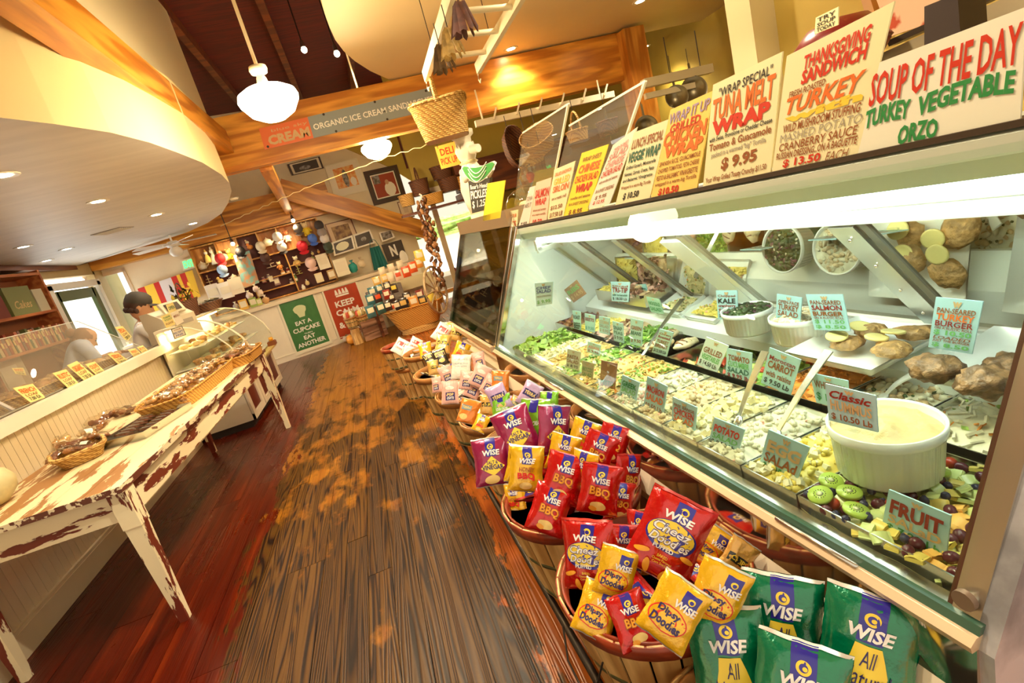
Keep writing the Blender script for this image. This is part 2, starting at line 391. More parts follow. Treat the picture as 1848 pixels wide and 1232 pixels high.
# far wall behind the counter (with the tall narrow window at its left end)
fw = lambda a, b_=1.15: F(a, b_, 0)
wallpts(fw(-1.98), fw(3.45), 0, 5.0, .12, 'wall_far', mat('far_wall', (.85, .74, .52), .6, var=.05, vs=3))
wallpts(fw(-2.62), fw(-1.98), 2.42, 5.0, .12, 'trim_over_window', CREAM)
ob('window_far', MB().box((0, 0, 1.25), (.56, .02, 2.34)), glassmat('clear_pane'), loc=fw(-2.28, 1.2), rz=FRZ, kind='structure')
wf = MB()
for dx in (-.29, .29): wf.box((dx, 0, 1.22), (.05, .1, 2.44))
wf.box((0, 0, 2.4), (.62, .1, .06))
ob('trim_window_far', wf, mat('window_frame', (.75, .6, .42), .5), loc=fw(-2.28, 1.18), rz=FRZ, kind='structure')
# left wall with the glazed door
wl = MB()
wl.box((LX-.06, 3.2, 2.5), (.12, 11.0, 5)); wl.box((LX-.06, 11.15, 2.5), (.12, .9, 5)); wl.box((LX-.06, 9.7, 3.7), (.12, 2.1, 2.55))
ob('wall_left', wl, mat('left_wall', (.55, .42, .2), .6, var=.1, vs=2), kind='structure')
d1 = MB(); GF = mat('door_frame_green', (.10, .13, .05), .5); WF = mat('door_casing', (.85, .83, .78), .5)
d1.box((LX, 9.28, 1.1), (.06, .14, 2.2)); d1.box((LX, 10.42, 1.1), (.06, .14, 2.2)); d1.box((LX, 9.85, 2.13), (.06, 1.1, .16)); d1.box((LX, 9.85, .12), (.06, 1.1, .22))
door = ob('door_1', d1, GF, kind='structure')
ob('pane', MB().box((LX, 9.85, 1.15), (.01, 1.0, 1.85)), glassmat('clear_pane'), door)
ob('handle', MB().cyl((LX+.05, 9.3, .95), (LX+.05, 9.3, 1.2), .012), mat('steel', (.6, .58, .52), .25, 1.), door)
cs = MB(); cs.box((LX+.03, 9.1, 1.15), (.08, .16, 2.3)); cs.box((LX+.03, 10.58, 1.15), (.08, .1, 2.3)); cs.box((LX+.03, 9.85, 2.28), (.08, 1.6, .1))
ob('trim_door', cs, WF, kind='structure')
ob('outside_paving', MB().box((-8.6, 10.5, -.06), (8, 9, .1)), mat('paving', (.85, .83, .8), .7), kind='structure')
ob('bright_backdrop', MB().box((-9.6, 12, 2.4), (.3, 14, 5)).box((-5.5, 19, 2.4), (8, .3, 5)), mat('backdrop_white', (.9, .9, .9), .7), kind='structure')  # added white walls; sunlit, they make the door and far window glare white
# right side: ochre kitchen wall, yellow pier and the cross wall behind
ob('wall_right', MB().box((5.6, 5.0, 2.5), (.12, 12, 5)), OLIVE, kind='structure')
kw = MB(); kw.box((3.95, 10.35, 2.3), (3.3, .1, 4.6)); kw.box((1.8, 10.35, 3.5), (1.0, .1, 2.3))
ob('wall_kitchen', kw, OLIVE, kind='structure')
up = MB(); up.extr([PF(*p, 1.1) for p in ((560, 245), (625, 268), (700, 300), (772, 345), (880, 330), (880, 190), (640, 190))], V((0, 0, 0)), FN*.03)
ob('wall_far_upper', up, OLIVE, kind='structure')
# low yellow wall that stands behind the case, from the pier towards the camera
s0 = (PC(1420, 190, 1.7)-CA).dot(CU)
def caseslab(name, s0, s1, w0, w1, z0, z1, m_, **k):
    mb = MB().box((0, 0, 0), (abs(w1-w0), abs(s1-s0), z1-z0)); c = C((s0+s1)/2, (w0+w1)/2, (z0+z1)/2)
    return ob(name, mb, m_, loc=c, rz=CRZ, **k)
caseslab('wall_behind_case', s0, 3.4, 1.7, 1.85, 0, 3.4, YEL, kind='structure')
caseslab('trim_pier', s0-.16, s0, 1.55, 1.95, 0, 3.4, mat('pier_paint', (.85, .76, .45), .5), kind='structure')
# right ceiling with its curved edge
q = [(580, -40), (580, 0), (586, 25), (595, 50), (605, 72), (620, 92), (640, 110), (668, 128), (705, 145), (760, 136), (1107, 71)]
poly = [PZ(*p, 3.4) for p in q]; poly = [(p.x, p.y) for p in poly]
poly = [(poly[0][0], -1.6)] + poly + [(5.6, poly[-1][1]), (5.6, -1.6)]
ob('ceiling_right', MB().prism(poly, 3.4, 3.9), SOFR, kind='structure')
# left dropped ceiling, curved
q = [(0, 212), (100, 224), (200, 239), (270, 257), (320, 275), (365, 293), (400, 315), (414, 330), (418, 345), (412, 366), (400, 385), (375, 402), (340, 418), (270, 441), (200, 462), (130, 482), (60, 492)]
p2 = [PZ(*p, 2.6) for p in q]; p2 = [(p.x, p.y) for p in p2]
p2 = [(-2.2, -1.6), (-1.55, 1.5)] + p2 + [(LX, 10.4), (LX, -1.6)]
ob('ceiling_left', MB().prism(p2, 2.6, 3.25, 0, 1), [SOFF, FASC], kind='structure')
# dark board vault above everything
vb = ob('ceiling_vault', MB().box((.4, 5.0, 4.75), (11, 14, .1)), VAULT, kind='structure')
for i in range(9):
    ob('rafter', MB().box((-3.2+i*1.0, 5.5, 4.62), (.09, 12, .16)), DARKW if i % 2 else DARKW, vb)
ob('wall_gable', MB().box((.4, 11.95, 3.9), (11, .1, 1.8)), VAULT, kind='structure')
# plaster panel above the long beam (left edge of the vault)
ob('trim_vault_panel', MB().box((-1.12, 2.9, 3.75), (.06, 7.2, 1.3)), mat('vault_panel', (.80, .70, .45), .5), kind='structure')
def beam(name, label, m_, a, b_, wd, ht, seam=None):
    a = V(a); b_ = V(b_); d = (b_-a); L_ = d.length
    x = d.normalized(); y = V((0, 0, 1)).cross(x).normalized(); z = x.cross(y)
    o = ob(name, MB().box((L_/2, 0, 0), (L_, wd, ht)), m_); o.matrix_world = frameM(a, x, y, z)
    return tag(o, kind='structure')
PX_ = PINE
beam('trim_beam_long', '', PX_, (-1.07, -1.5, 3.1), (-1.07, 6.6, 3.1), .17, .24)
beam('trim_beam_cross', '', PX_, (-1.32, 6.75, 3.09), (4.1, 6.75, 3.09), .17, .58)
beam('trim_cross_lip', '', PX_, (-1.3, 6.62, 2.81), (2.1, 6.62, 2.81), .12, .06)
ob('trim_post', MB().box((4.10, 6.62, 1.68), (.30, .30, 3.36)), grainmat('post_pine', (.42, .14, .012), (.66, .30, .045), 'Z', 7, .12, .4, 6, .08), kind='structure')
# far soffit beam over the shelves, its lit underside, short diagonal beams
beam('trim_soffit_beam', '', PX_, F(-2.6, .98, 2.78), F(1.9, .98, 2.78), .3, .6)
beam('trim_diagonal_beam', '', PX_, F(1.02, .55, 3.1), F(3.62, .55, 1.58), .16, .36)
beam('trim_beam_short', '', PX_, (-.75, 6.8, 2.85), F(1.05, .6, 2.72), .14, .2)
beam('trim_soffit_return', '', DARKW, F(-2.5, .98, 2.78), V((LX+.2, 7.5, 2.78)), .2, .5)
# far counter: bead-board front with corner boards and baseboard
WOODW = mat('bead_board_cream', (.86, .78, .62), .45, var=.04, vs=4)
cf = MB().box((.42, .5, .53), (5.24, 1.0, 1.06)); counter = ob('far_counter', cf, WOODW, loc=FA, rz=FRZ)
tag(counter, 'long cream service counter with bead-board front and two framed posters', 'counter')
counter.location = (FA.x, FA.y, 0)
ob('worktop', MB().box((.42, .48, 1.09), (5.28, 1.08, .06)), mat('worktop_cream', (.82, .7, .5), .35), counter)
ob('baseboard', MB().box((.42, -.012, .05), (5.24, .024, .1)), WOODW, counter)
ob('baseboard_cap', MB().box((.42, -.016, .11), (5.24, .03, .015)), WOODW, counter)
for i in range(-27, 25):
    ob('bead', MB().box((i*.1+.6, -.003, .58), (.092, .006, .92)), WOODW, counter)
# ================================================================== deli case
STEEL = mat('brushed_steel', (.62, .60, .54), .28, 1., bump=.05, bs=30, st=(1, 30, 1))
STEELM = mat('pan_steel', (.66, .66, .60), .24, 1.)
ALU = mat('aluminium', (.72, .72, .66), .35, 1.)
CHROME = mat('chrome', (.8, .76, .68), .1, 1.)
GALV = mat('galvanised_steel', (.66, .68, .74), .45, .45, var=.55, vs=6)
WHITEP = mat('case_white', (.86, .90, .84), .35)
HOOD = mat('hood_enamel', (.62, .68, .56), .35, .2)
CREAMB = mat('bumper_cream', (.93, .80, .58), .25, coat=.4)
RAIL = mat('rail_beige', (.72, .56, .36), .3, .3)
DARK = mat('dark_void', (.03, .02, .015), .7)
CGL = glassmat('case_glass', (.93, .985, .95), base=.015)
EDGEG = mat('glass_edge', (.05, .12, .08), .15)
MIRR = glassmat('mirrored_pane', (.30, .30, .27), (.82, .80, .70), base=.55)
TUBE = mat('fluorescent_tube', (1, 1, 1), .4, em=(.93, 1., .93), es=4.)
lc = lambda s, w_, z: V((w_, -s, z))
SN = 2.455
case = T('deli_case', 'long refrigerated deli case with slanted front glass full of salads', 'display case', CA*1, CRZ); case.location.z = 0
def prof(pts, s0, s1): # profile of (w,z) along s
    mb = MB(); mb.extr([lc(s0, w_, z) for w_, z in pts], V((0, 0, 0)), V((0, -(s1-s0), 0))); return mb
ob('body', prof([(.10, .04), (1.06, .04), (1.06, .80), (.10, .80)], -.02, 2.52), DARK, case)
ob('kick_panel', prof([(.085, .04), (.10, .04), (.10, .56), (.085, .56)], -.02, 2.52), mat('kick_dark', (.10, .035, .015), .4), case)
ob('bumper', prof([(.03, .55), (-.018, .575), (-.040, .61), (-.042, .64), (-.016, .695), (.10, .695), (.10, .55)], -.02, 2.49), CREAMB, case)
ob('mirror_strip', prof([(-.016, .695), (-.012, .80), (.02, .80), (.02, .69)], -.02, 2.50), mat('polished_strip', (.80, .70, .56), .08, .95), case)
ob('front_rail', prof([(-.022, .80), (-.025, .812), (-.012, .822), (.02, .822), (.02, .80)], -.03, 2.50), RAIL, case)
ob('rail_lip', prof([(-.006, .822), (.0, .836), (.012, .836), (.012, .822)], -.03, 2.50), EDGEG, case)
gt = [(0., 1.468), (SN, 1.503)]
gl = MB(); q = [lc(.0, .004, .842), lc(SN, .004, .842), lc(SN, .335, 1.503), lc(0, .335, 1.468)]
nn = V((-.006, 0, .003)); gl.add(q+[p+nn for p in q], [(0, 1, 2, 3), (7, 6, 5, 4), (0, 4, 5, 1), (1, 5, 6, 2), (2, 6, 7, 3), (3, 7, 4, 0)])
ob('front_glass', gl, CGL, case)
# hood: sloped to follow the top line of the photographed case
def hood(pts0, pts1, m_, name):
    n = len(pts0); mb = MB(); vs = [lc(-.02, a, b) for a, b in pts0]+[lc(2.5, a, b) for a, b in pts1]
    mb.add(vs, [tuple(range(n))[::-1], tuple(range(n, 2*n))]+[(i, (i+1) % n, n+(i+1) % n, n+i) for i in range(n)]); return ob(name, mb, m_, case)
up = lambda L_, d: [(a, b+d) for a, b in L_]
H0 = [(.322, 1.44), (.322, 1.472), (.335, 1.478), (.72, 1.478), (.72, 1.43), (.45, 1.43), (.36, 1.405), (.345, 1.405)]
hood(H0, up(H0, .035), HOOD, 'hood')
hood([(.322, 1.479), (.322, 1.49), (.40, 1.49), (.40, 1.479)], up([(.322, 1.479), (.322, 1.49), (.40, 1.49), (.40, 1.479)], .035), mat('hood_seal', (.05, .03, .015), .5), 'hood_seal')
tb = MB().tube([lc(.12, .385, 1.385), lc(2.42, .385, 1.42)], .017, 8); ob('light_tube', tb, TUBE, case)
ob('reflector', MB().add([lc(.1, .36, 1.405), lc(2.45, .36, 1.44), lc(2.45, .52, 1.40), lc(.1, .52, 1.365), lc(.1, .53, 1.38), lc(2.45, .53, 1.415)], [(0, 1, 2, 3), (3, 2, 5, 4)]), WHITEP, case)
ob('tube_bracket', MB().box(lc(.13, .44, 1.33), (.16, .03, .03)).box(lc(.13, .37, 1.36), (.03, .03, .06)), ALU, case)
l = light('AREA', (0, 0, 0), 7.5, (.9, 1, .92), 2.3, None, .08); l.matrix_world = frameM(C(1.25, .43, 1.385), CU, CV, V((0, 0, 1))); l.data.cycles.max_bounces = 6
# back wall of the case: a slanted frame with three mirrored sliding panes
b0 = lambda s, t, o=0.: lc(s, .83-.36*t-o*.7, .955+.41*t-o*.7)
def slat(name, s0, s1, t0, t1, off, th, m_):
    mb = MB(); q = [b0(s0, t0, off), b0(s1, t0, off), b0(s1, t1, off), b0(s0, t1, off)]; n = V((.7, 0, .7))*th
    mb.add(q+[p+n for p in q], [(0, 1, 2, 3), (7, 6, 5, 4), (0, 4, 5, 1), (1, 5, 6, 2), (2, 6, 7, 3), (3, 7, 4, 0)]); return ob(name, mb, m_, case)
for a, b in ((-.0, .40), (.40, .80), (1.24, 1.93), (1.93, 2.48), (.84, 1.16)):
    slat('rear_pane', a, b, .04, 1., 0., .008, MIRR)
for a, b in ((.0, .03), (.33, .42), (.775, .825), (1.26, 1.30), (1.90, 1.97)): slat('mullion', a, b, .02, .95, .012, .02, ALU)
for a, b in ((.43, .46), (.83, .845), (1.98, 2.0)): slat('pane_edge', a, b, .02, 1., .006, .012, mat('seal_grey', (.2, .2, .16), .5))
slat('white_post', 1.13, 1.26, .02, .90, .014, .03, WHITEP)
slat('bottom_rail', 0, 2.48, .0, .05, .012, .03, ALU); slat('top_rail', 0, 2.48, .97, 1.08, .012, .03, WHITEP)
for i in range(4):
    ob('rivet', MB().ball(b0(1.935, .2+.22*i, .016), .005, 0, 6, 4), CHROME, case)
ob('back_ledge', prof([(.62, .86), (.86, .86), (.86, .955), (.72, .955), (.62, .90)], .02, 2.48), WHITEP, case)
ob('deck', prof([(.0, .78), (.86, .78), (.86, .80), (.0, .80)], .0, 2.48), STEELM, case)
ob('front_channel', prof([(.012, .80), (.035, .80), (.035, .835), (.012, .835)], .0, 2.48), STEELM, case)
ob('end_wall', prof([(.02, .80), (.86, .80), (.86, .955), (.50, 1.40), (.33, 1.46)], -.02, .0), WHITEP, case)
for a in (.9, 2.22):
    ob('grip', MB().tube([lc(a-.09, .012, .80), lc(a-.09, -.012, .825), lc(a+.09, -.012, .825), lc(a+.09, .012, .80)], .006, 6), STEELM, case)
# end posts that frame the glass
def slant(name, s0, s1, w0, th, m_, z0=.79, dz=0., dw=0.):
    mb = MB(); P = lambda s, t, o: lc(s, w0+dw+.335*t+o, z0+(.70+dz)*t)
    q = [P(s0, 0, 0), P(s1, 0, 0), P(s1, 1, 0), P(s0, 1, 0)]; q2 = [P(s0, 0, th), P(s1, 0, th), P(s1, 1, th), P(s0, 1, th)]
    mb.add(q+q2, [(0, 1, 2, 3), (7, 6, 5, 4), (0, 4, 5, 1), (1, 5, 6, 2), (2, 6, 7, 3), (3, 7, 4, 0)]); return ob(name, mb, m_, case)
slant('near_post', 2.455, 2.492, -.012, .012, mat('post_steel', (.74, .70, .62), .32, 1., bump=.05, bs=30))
slant('near_post_seal', 2.447, 2.458, -.010, .05, mat('rubber_seal', (.10, .03, .015), .5))
slant('far_post', -.03, .008, -.012, .03, CHROME)
ob('screw', MB().ball(lc(2.474, .014, .862), (.009, .009, .009), 0, 8, 5), STEEL, case)
ob('screw_washer', MB().cyl(lc(2.474, .014, .862), lc(2.474, .004, .862), .016, .016, 14), mat('stained_metal', (.28, .2, .14), .5, .6), case)
ob('end_panel', prof([(-.004, .05), (1.06, .05), (1.06, 1.45), (.345, 1.50), (-.008, .80)], 2.492, 2.52), GALV, case)
# ---------------------------------------------------------- pans and food
def panmesh(ws, ww, d, th=.003, rim=.006):
    """open steel pan, top edge at z=0; ws along the case, ww across"""
    mb = MB(); hs, hw = ws/2, ww/2; i = th
    o_ = [(-hw, -hs), (hw, -hs), (hw, hs), (-hw, hs)]; n_ = [(-hw+i, -hs+i), (hw-i, -hs+i), (hw-i, hs-i), (-hw+i, hs-i)]
    vs = [(x, y, 0) for x, y in o_]+[(x, y, 0) for x, y in n_]+[(x*.96, y*.96, -d) for x, y in n_]+[(x*.96, y*.96, -d-th) for x, y in o_]
    fs = [(k, (k+1) % 4, 4+(k+1) % 4, 4+k) for k in range(4)]+[(4+k, 4+(k+1) % 4, 8+(k+1) % 4, 8+k) for k in range(4)]+[(8, 9, 10, 11)]
    fs += [(k, 12+k, 12+(k+1) % 4, (k+1) % 4) for k in range(4)]+[(15, 14, 13, 12)]
    return mb.add(vs, fs)
FM = {}
def fmat(n, c, **k): return mat('food_'+n, c, k.pop('r', .45), var=k.pop('var', .25), vs=k.pop('vs', 30), **k)
def pan(s0, s1, w0, w1, label, d=.07, z=.862, name='steel_pan', m_=None, group=None):
    g = .002
    return ob(name, panmesh(s1-s0-2*g, w1-w0-2*g, d), m_ or STEELM, None, C((s0+s1)/2, (w0+w1)/2, z), CRZ, label=label, cat='food pan')
def food(name, label, s0, s1, w0, w1, z, h, base, chunks=(), seed=1, dip=.012, amp=.012, fq=22., cat='food', edge=.008, mound=1.):
    rnd = random.Random(seed); ws, ww = s1-s0-edge, w1-w0-edge
    mats = [base]+[c[0] for c in chunks]
    def hz(x, y):
        e = min(1, 4*min(.5-abs(x), .5-abs(y))+.0)
        return -dip + h*mound*(1-(abs(x*1.6)**2.2+abs(y*1.6)**2.2)*.5)*(.3+.7*e) + amp*noise.noise(V((x*ww*fq*4+seed*9, y*ws*fq*4, seed)))*.9
    mb = MB().grid(lambda u, v_: V(((u-.5)*ww, (v_-.5)*ws, hz(u-.5, v_-.5))), 16, 12)
    for k, (cm, size, shape, n) in enumerate(chunks):
        for i in range(n):
            x = rnd.uniform(-.47, .47); y = rnd.uniform(-.47, .47); p = V((x*ww, y*ws, hz(x, y)+size*rnd.uniform(0, .45)))
            rm = Matrix.Rotation(rnd.uniform(0, 6.3), 3, 'Z') @ Matrix.Rotation(rnd.uniform(-.8, .8), 3, 'X') @ Matrix.Rotation(rnd.uniform(-.8, .8), 3, 'Y')
            sc = size*rnd.uniform(.6, 1.25)
            if shape == 'lump': mb.ball(p, (sc, sc*.8, sc*.6), k+1, 6, 4, rm, .5, i)
            elif shape == 'dice': mb.box(p, (sc*1.3, sc*1.2, sc), k+1, rm)
            elif shape == 'stick': mb.box(p, (sc*3.2, sc*.6, sc*.5), k+1, rm)
            elif shape == 'leaf':
                mb.grid(lambda u, v_, p=p, rm=rm, sc=sc: p+rm @ V(((u-.5)*sc*2.2, (v_-.5)*sc*1.4*(1-(2*u-1)**2*.7), math.sin(u*3+v_*4)*sc*.35)), 3, 2, k+1)
            elif shape == 'ring': mb.tube([p+rm @ V((math.cos(t)*sc, math.sin(t)*sc, 0)) for t in (0, .8, 1.6, 2.4, 3.2)], sc*.36, 5, k+1)
    return ob(name, mb, mats, None, C((s0+s1)/2, (w0+w1)/2, z), CRZ, label=label, cat=cat, kind='stuff')
EGGY = fmat('egg', (.88, .72, .16)); EGGW = fmat('eggwhite', (.84, .80, .56), var=.15)
MAYO = fmat('mayo', (.80, .76, .56), var=.2); POT = fmat('potato', (.84, .74, .38), var=.2); CHIX = fmat('chicken', (.76, .60, .36), var=.3)
PINKM = fmat('pink', (.85, .48, .36)); GRN = fmat('green', (.22, .42, .05), var=.5); LGRN = fmat('lettuce', (.42, .64, .12), var=.4); REDF = fmat('red', (.60, .07, .02), var=.4)
ORG = fmat('carrot', (.85, .33, .05), var=.3); BRN = fmat('brown', (.30, .13, .05), var=.5); DKG = fmat('darkgreen', (.05, .09, .02), var=.5); PURP = fmat('purple', (.16, .04, .08), var=.5)
TANF = fmat('tan', (.66, .46, .24), var=.35); PASTA = fmat('pasta', (.82, .58, .20), var=.25); HUM = fmat('hummus', (.70, .54, .25), var=.18, bump=.6, bs=45)
row1 = [ # s0,s1,label,base,chunks
 (1.972, 2.137, 'steel pan of yellow egg salad nearest the fruit', 'yellow chopped egg salad heaped behind its blue card', EGGY, [(EGGW, .011, 'dice', 120), (EGGY, .010, 'lump', 160)]),
 (1.807, 1.972, 'steel pan of white tuna salad with a long spoon', 'white tuna salad flecked with pink next to the egg salad', MAYO, [(MAYO, .010, 'lump', 200), (PINKM, .005, 'lump', 22)]),
 (1.642, 1.807, 'steel pan of potato salad with a long spoon', 'creamy potato salad in chunks behind its blue card', MAYO, [(POT, .015, 'dice', 90), (MAYO, .011, 'lump', 90), (GRN, .004, 'lump', 20)]),
 (1.477, 1.642, 'steel pan of pale chicken salad', 'pale chicken salad with diced bits, beside the potato salad', CHIX, [(CHIX, .012, 'lump', 130), (POT, .010, 'dice', 60), (PINKM, .006, 'dice', 24)]),
 (1.312, 1.477, 'steel pan of pinkish macaroni salad', 'pinkish macaroni salad with white chunks and red pepper', MAYO, [(MAYO, .014, 'ring', 60), (PINKM, .011, 'lump', 34), (MAYO, .012, 'lump', 60)]),
 (1.147, 1.312, 'steel pan of green and orange pasta salad', 'mixed greek salad of pasta, greens and peppers', PASTA, [(PASTA, .012, 'ring', 60), (GRN, .011, 'leaf', 50), (ORG, .008, 'dice', 40), (LGRN, .011, 'lump', 40)]),
 (.982, 1.147, 'steel pan of yellow grain salad', 'yellow grain salad with herbs behind a brown-topped card', PASTA, [(PASTA, .008, 'lump', 120), (GRN, .008, 'leaf', 40), (REDF, .006, 'dice', 16)]),
 (.817, .982, 'steel pan of broccoli and cheese salad', 'broccoli salad with pale cheese cubes', LGRN, [(GRN, .011, 'lump', 80), (MAYO, .010, 'dice', 40), (PASTA, .009, 'lump', 50)]),
 (.652, .817, 'steel pan of golden pasta tubes', 'golden tube pasta salad with nuts', PASTA, [(PASTA, .012, 'stick', 70), (TANF, .009, 'lump', 40)]),
 (.487, .652, 'steel pan of pale slaw salad', 'pale shredded slaw in a steel pan', MAYO, [(POT, .010, 'stick', 90), (LGRN, .008, 'leaf', 20)]),
 (.20, .487, 'wide steel pan of torn green lettuce', 'torn bright green lettuce at the far end', LGRN, [(LGRN, .026, 'leaf', 90), (GRN, .02, 'leaf', 30)]),
]
for i, (a, b, pl, fl, base, ch) in enumerate(row1):
    pan(a, b, .04, .37, pl); food('salad', fl, a, b, .04, .37, .855, .03, base, ch, i+1)
row2 = [
 (2.10, 2.44, .385, .66, 'wide steel pan of shredded slaw behind the hummus', 'white cabbage slaw with orange shreds', MAYO, [(MAYO, .010, 'stick', 120), (ORG, .006, 'stick', 30), (LGRN, .008, 'leaf', 30)]),
 (1.90, 2.10, .385, .66, 'steel pan of whitefish salad with a white spoon', 'greyish whitefish salad with herbs beside the orange carrots', MAYO, [(TANF, .012, 'lump', 70), (DKG, .006, 'lump', 60), (MAYO, .012, 'lump', 60)]),
 (1.70, 1.90, .385, .66, 'steel pan of shredded carrot salad', 'bright orange shredded carrot salad', ORG, [(ORG, .008, 'stick', 190)]),
 (1.52, 1.70, .385, .66, 'steel pan of tomato and cucumber salad', 'tomato and cucumber pieces in a deep pan', GRN, [(REDF, .013, 'lump', 40), (LGRN, .012, 'dice', 40), (BRN, .01, 'lump', 20)]),
 (1.20, 1.52, .385, .66, 'deep dark pan of grilled vegetables', 'grilled courgette and red pepper strips', DKG, [(LGRN, .024, 'leaf', 18), (REDF, .028, 'leaf', 16), (BRN, .02, 'leaf', 14), (PASTA, .02, 'leaf', 12)]),
 (.98, 1.20, .385, .66, 'steel pan of grilled chicken breast slices', None, TANF, ()),
 (.76, .98, .385, .66, 'steel pan of long green beans', 'long green beans with yellow wax beans', GRN, [(GRN, .016, 'stick', 160), (LGRN, .014, 'stick', 40)]),
 (.52, .76, .385, .66, 'steel pan of sliced tri-tip beef', 'sliced roast beef with dark crusts', PINKM, [(TANF, .024, 'leaf', 50), (BRN, .02, 'leaf', 30), (PINKM, .022, 'leaf', 26)]),
 (.28, .52, .385, .66, 'deep steel pan of yellow shredded macaroni', 'yellow shredded macaroni cheese', EGGY, [(EGGY, .009, 'ring', 150)]),
 (.04, .28, .385, .66, 'steel pan of roasted ribs at the far corner', 'dark roasted ribs lying with tongs', BRN, [(BRN, .022, 'lump', 30), (PURP, .018, 'lump', 16)]),
]
for i, (a, b, w0, w1, pl, fl, base, ch) in enumerate(row2):
    pan(a, b, w0, w1, pl, z=.872, d=.075)
    if fl: food('salad' if 'salad' in fl else 'roast_food', fl, a, b, w0, w1, .862, .025 if i not in (4,) else -.01, base, ch, i+31, dip=.03 if i == 4 else .014)
pan(.20, .44, .62, .85, 'raised steel pan of yellow egg noodles on the rear ledge', z=1.02, d=.06); food('roast_food', 'yellow egg noodles piled in the raised rear pan', .20, .44, .62, .85, 1.015, .03, EGGY, [(EGGY, .010, 'stick', 130), (GRN, .005, 'lump', 20)], 71)
pan(.44, .72, .62, .85, 'raised steel pan of sliced beef on the rear ledge', z=1.02, d=.06); food('roast_food', 'rosy sliced beef fanned out in the raised rear pan', .44, .72, .62, .85, 1.015, .03, TANF, [(PINKM, .026, 'leaf', 40), (BRN, .024, 'leaf', 30), (TANF, .024, 'leaf', 24)], 72)
# sliced grilled chicken: one thing per breast
for i in range(6):
    mb = MB().ball((0, 0, 0), (.034, .055, .017), 0, 12, 8, None, .35, i)
    r_ = ob('chicken_breast', mb, fmat('grilled_chicken', (.85, .70, .42), var=.2), None, C(1.02+.035*(i % 5), .43+.07*(i//3)+.03*(i % 2), .872+.012*(i % 3)), CRZ+.5+i*.3,
            label='grill-striped chicken breast, %s of the %s row in its steel pan' % (ORDW[i % 3], ('glass-side', 'rear')[i//3]), cat='chicken', group='grilled chicken breasts in the steel pan')
    for k in (-1, 0, 1):
        ob('grill_mark', MB().tube([V((x*.03, k*.024+.004, .0165*math.sqrt(max(0, 1-(x*.9)**2-(k*.5)**2))+.0008)) for x in (-.75, -.3, .2, .7)], .0032, 5), BRN, r_)
# fruit salad: pan then every piece of fruit
pan(2.137, 2.452, .04, .37, 'wide steel pan of mixed cut fruit at the near end', d=.09)
rnd = random.Random(5)
fruit_bed = food('melon_bed', 'pale melon juice and small pieces under the cut fruit', 2.137, 2.452, .04, .37, .835, .012, fmat('melon', (.72, .70, .26), var=.2), [(fmat('honeydew', (.70, .74, .30), var=.1), .016, 'dice', 60)], 77)
SKIN = {'grape': mat('grape_skin', (.13, .02, .035), .25, var=.3, vs=30), 'blueberry': mat('blueberry_skin', (.035, .035, .10), .4, var=.3, vs=50),
        'strawberry': mat('strawberry_flesh', (.62, .06, .02), .3, var=.35, vs=25), 'honeydew_chunk': mat('honeydew_flesh', (.66, .74, .30), .3), 'cantaloupe_chunk': mat('cantaloupe_flesh', (.90, .50, .12), .35),
        'pineapple_chunk': mat('pineapple_flesh', (.90, .70, .16), .35, var=.15)}
FMESH = {}
FMESH['grape'] = MB().ball((0, 0, 0), (.0135, .011, .011), 0, 12, 8).mesh('grape', SKIN['grape'])
FMESH['blueberry'] = MB().ball((0, 0, 0), .0085, 0, 10, 7).cyl((0, 0, .0075), (0, 0, .0095), .004, .003, 7).mesh('blueberry', SKIN['blueberry'])
FMESH['strawberry'] = MB().lathe([(.0, -.016), (.006, -.012), (.012, 0), (.013, .006), (.008, .012), (0, .013)], 10).mesh('strawberry', SKIN['strawberry'])
for n_, d_ in (('honeydew_chunk', (.034, .022, .015)), ('cantaloupe_chunk', (.036, .02, .014)), ('pineapple_chunk', (.030, .024, .014))):
    mb = MB(); mb.grid(lambda u, v_, d_=d_: V(((u-.5)*d_[0], (v_-.5)*d_[1], d_[2]*(.5-.9*(u-.5)**2*2))), 6, 2, 0)
    mb.box((0, 0, 0), (d_[0]*.96, d_[1]*.98, d_[2]*.5)); FMESH[n_] = mb.mesh(n_, SKIN[n_])
lab = {'grape': ('dark red grape in the fruit salad', 'dark grapes in the fruit salad'), 'blueberry': ('round blueberry in the fruit salad', 'blueberries in the fruit salad'),
       'strawberry': ('red strawberry piece in the fruit salad', 'strawberries in the fruit salad'), 'honeydew_chunk': ('pale green honeydew piece in the fruit salad', 'honeydew pieces in the fruit salad'),
       'cantaloupe_chunk': ('orange cantaloupe piece in the fruit salad', 'cantaloupe pieces in the fruit salad'), 'pineapple_chunk': ('yellow pineapple piece in the fruit salad', 'pineapple pieces in the fruit salad')}
def put_fruit(kind, s, w_, z, a=0, b=0):
    tag(ob(kind, FMESH[kind], None, None, C(s, w_, z), None, (rnd.uniform(-.6, .6), rnd.uniform(-.6, .6), rnd.uniform(0, 6))), '%s in fruit pan, %s row from glass, %s from steel post' % (lab[kind][0].split(' in the')[0].replace('dark red grape', 'dark grape').replace(' piece', '').replace('round ', ''), ORDW[b], ORDW[12-a]), 'fruit', lab[kind][1])
cells = [(a, b) for a in range(13) for b in range(13)]; rnd.shuffle(cells)
for k, (a, b) in enumerate(cells):
    s = 2.15+a*.0235+rnd.uniform(-.006, .006); w_ = .052+b*.0245+rnd.uniform(-.006, .006)
    left = s < 2.27
    kind = rnd.choice(['grape', 'grape', 'blueberry', 'strawberry', 'honeydew_chunk', 'grape'] if left else ['cantaloupe_chunk', 'honeydew_chunk', 'pineapple_chunk', 'blueberry', 'pineapple_chunk', 'grape', 'honeydew_chunk'])
    put_fruit(kind, s, w_, .845+rnd.uniform(0, .012)+(.006 if kind in ('grape', 'blueberry') else 0), a, b)
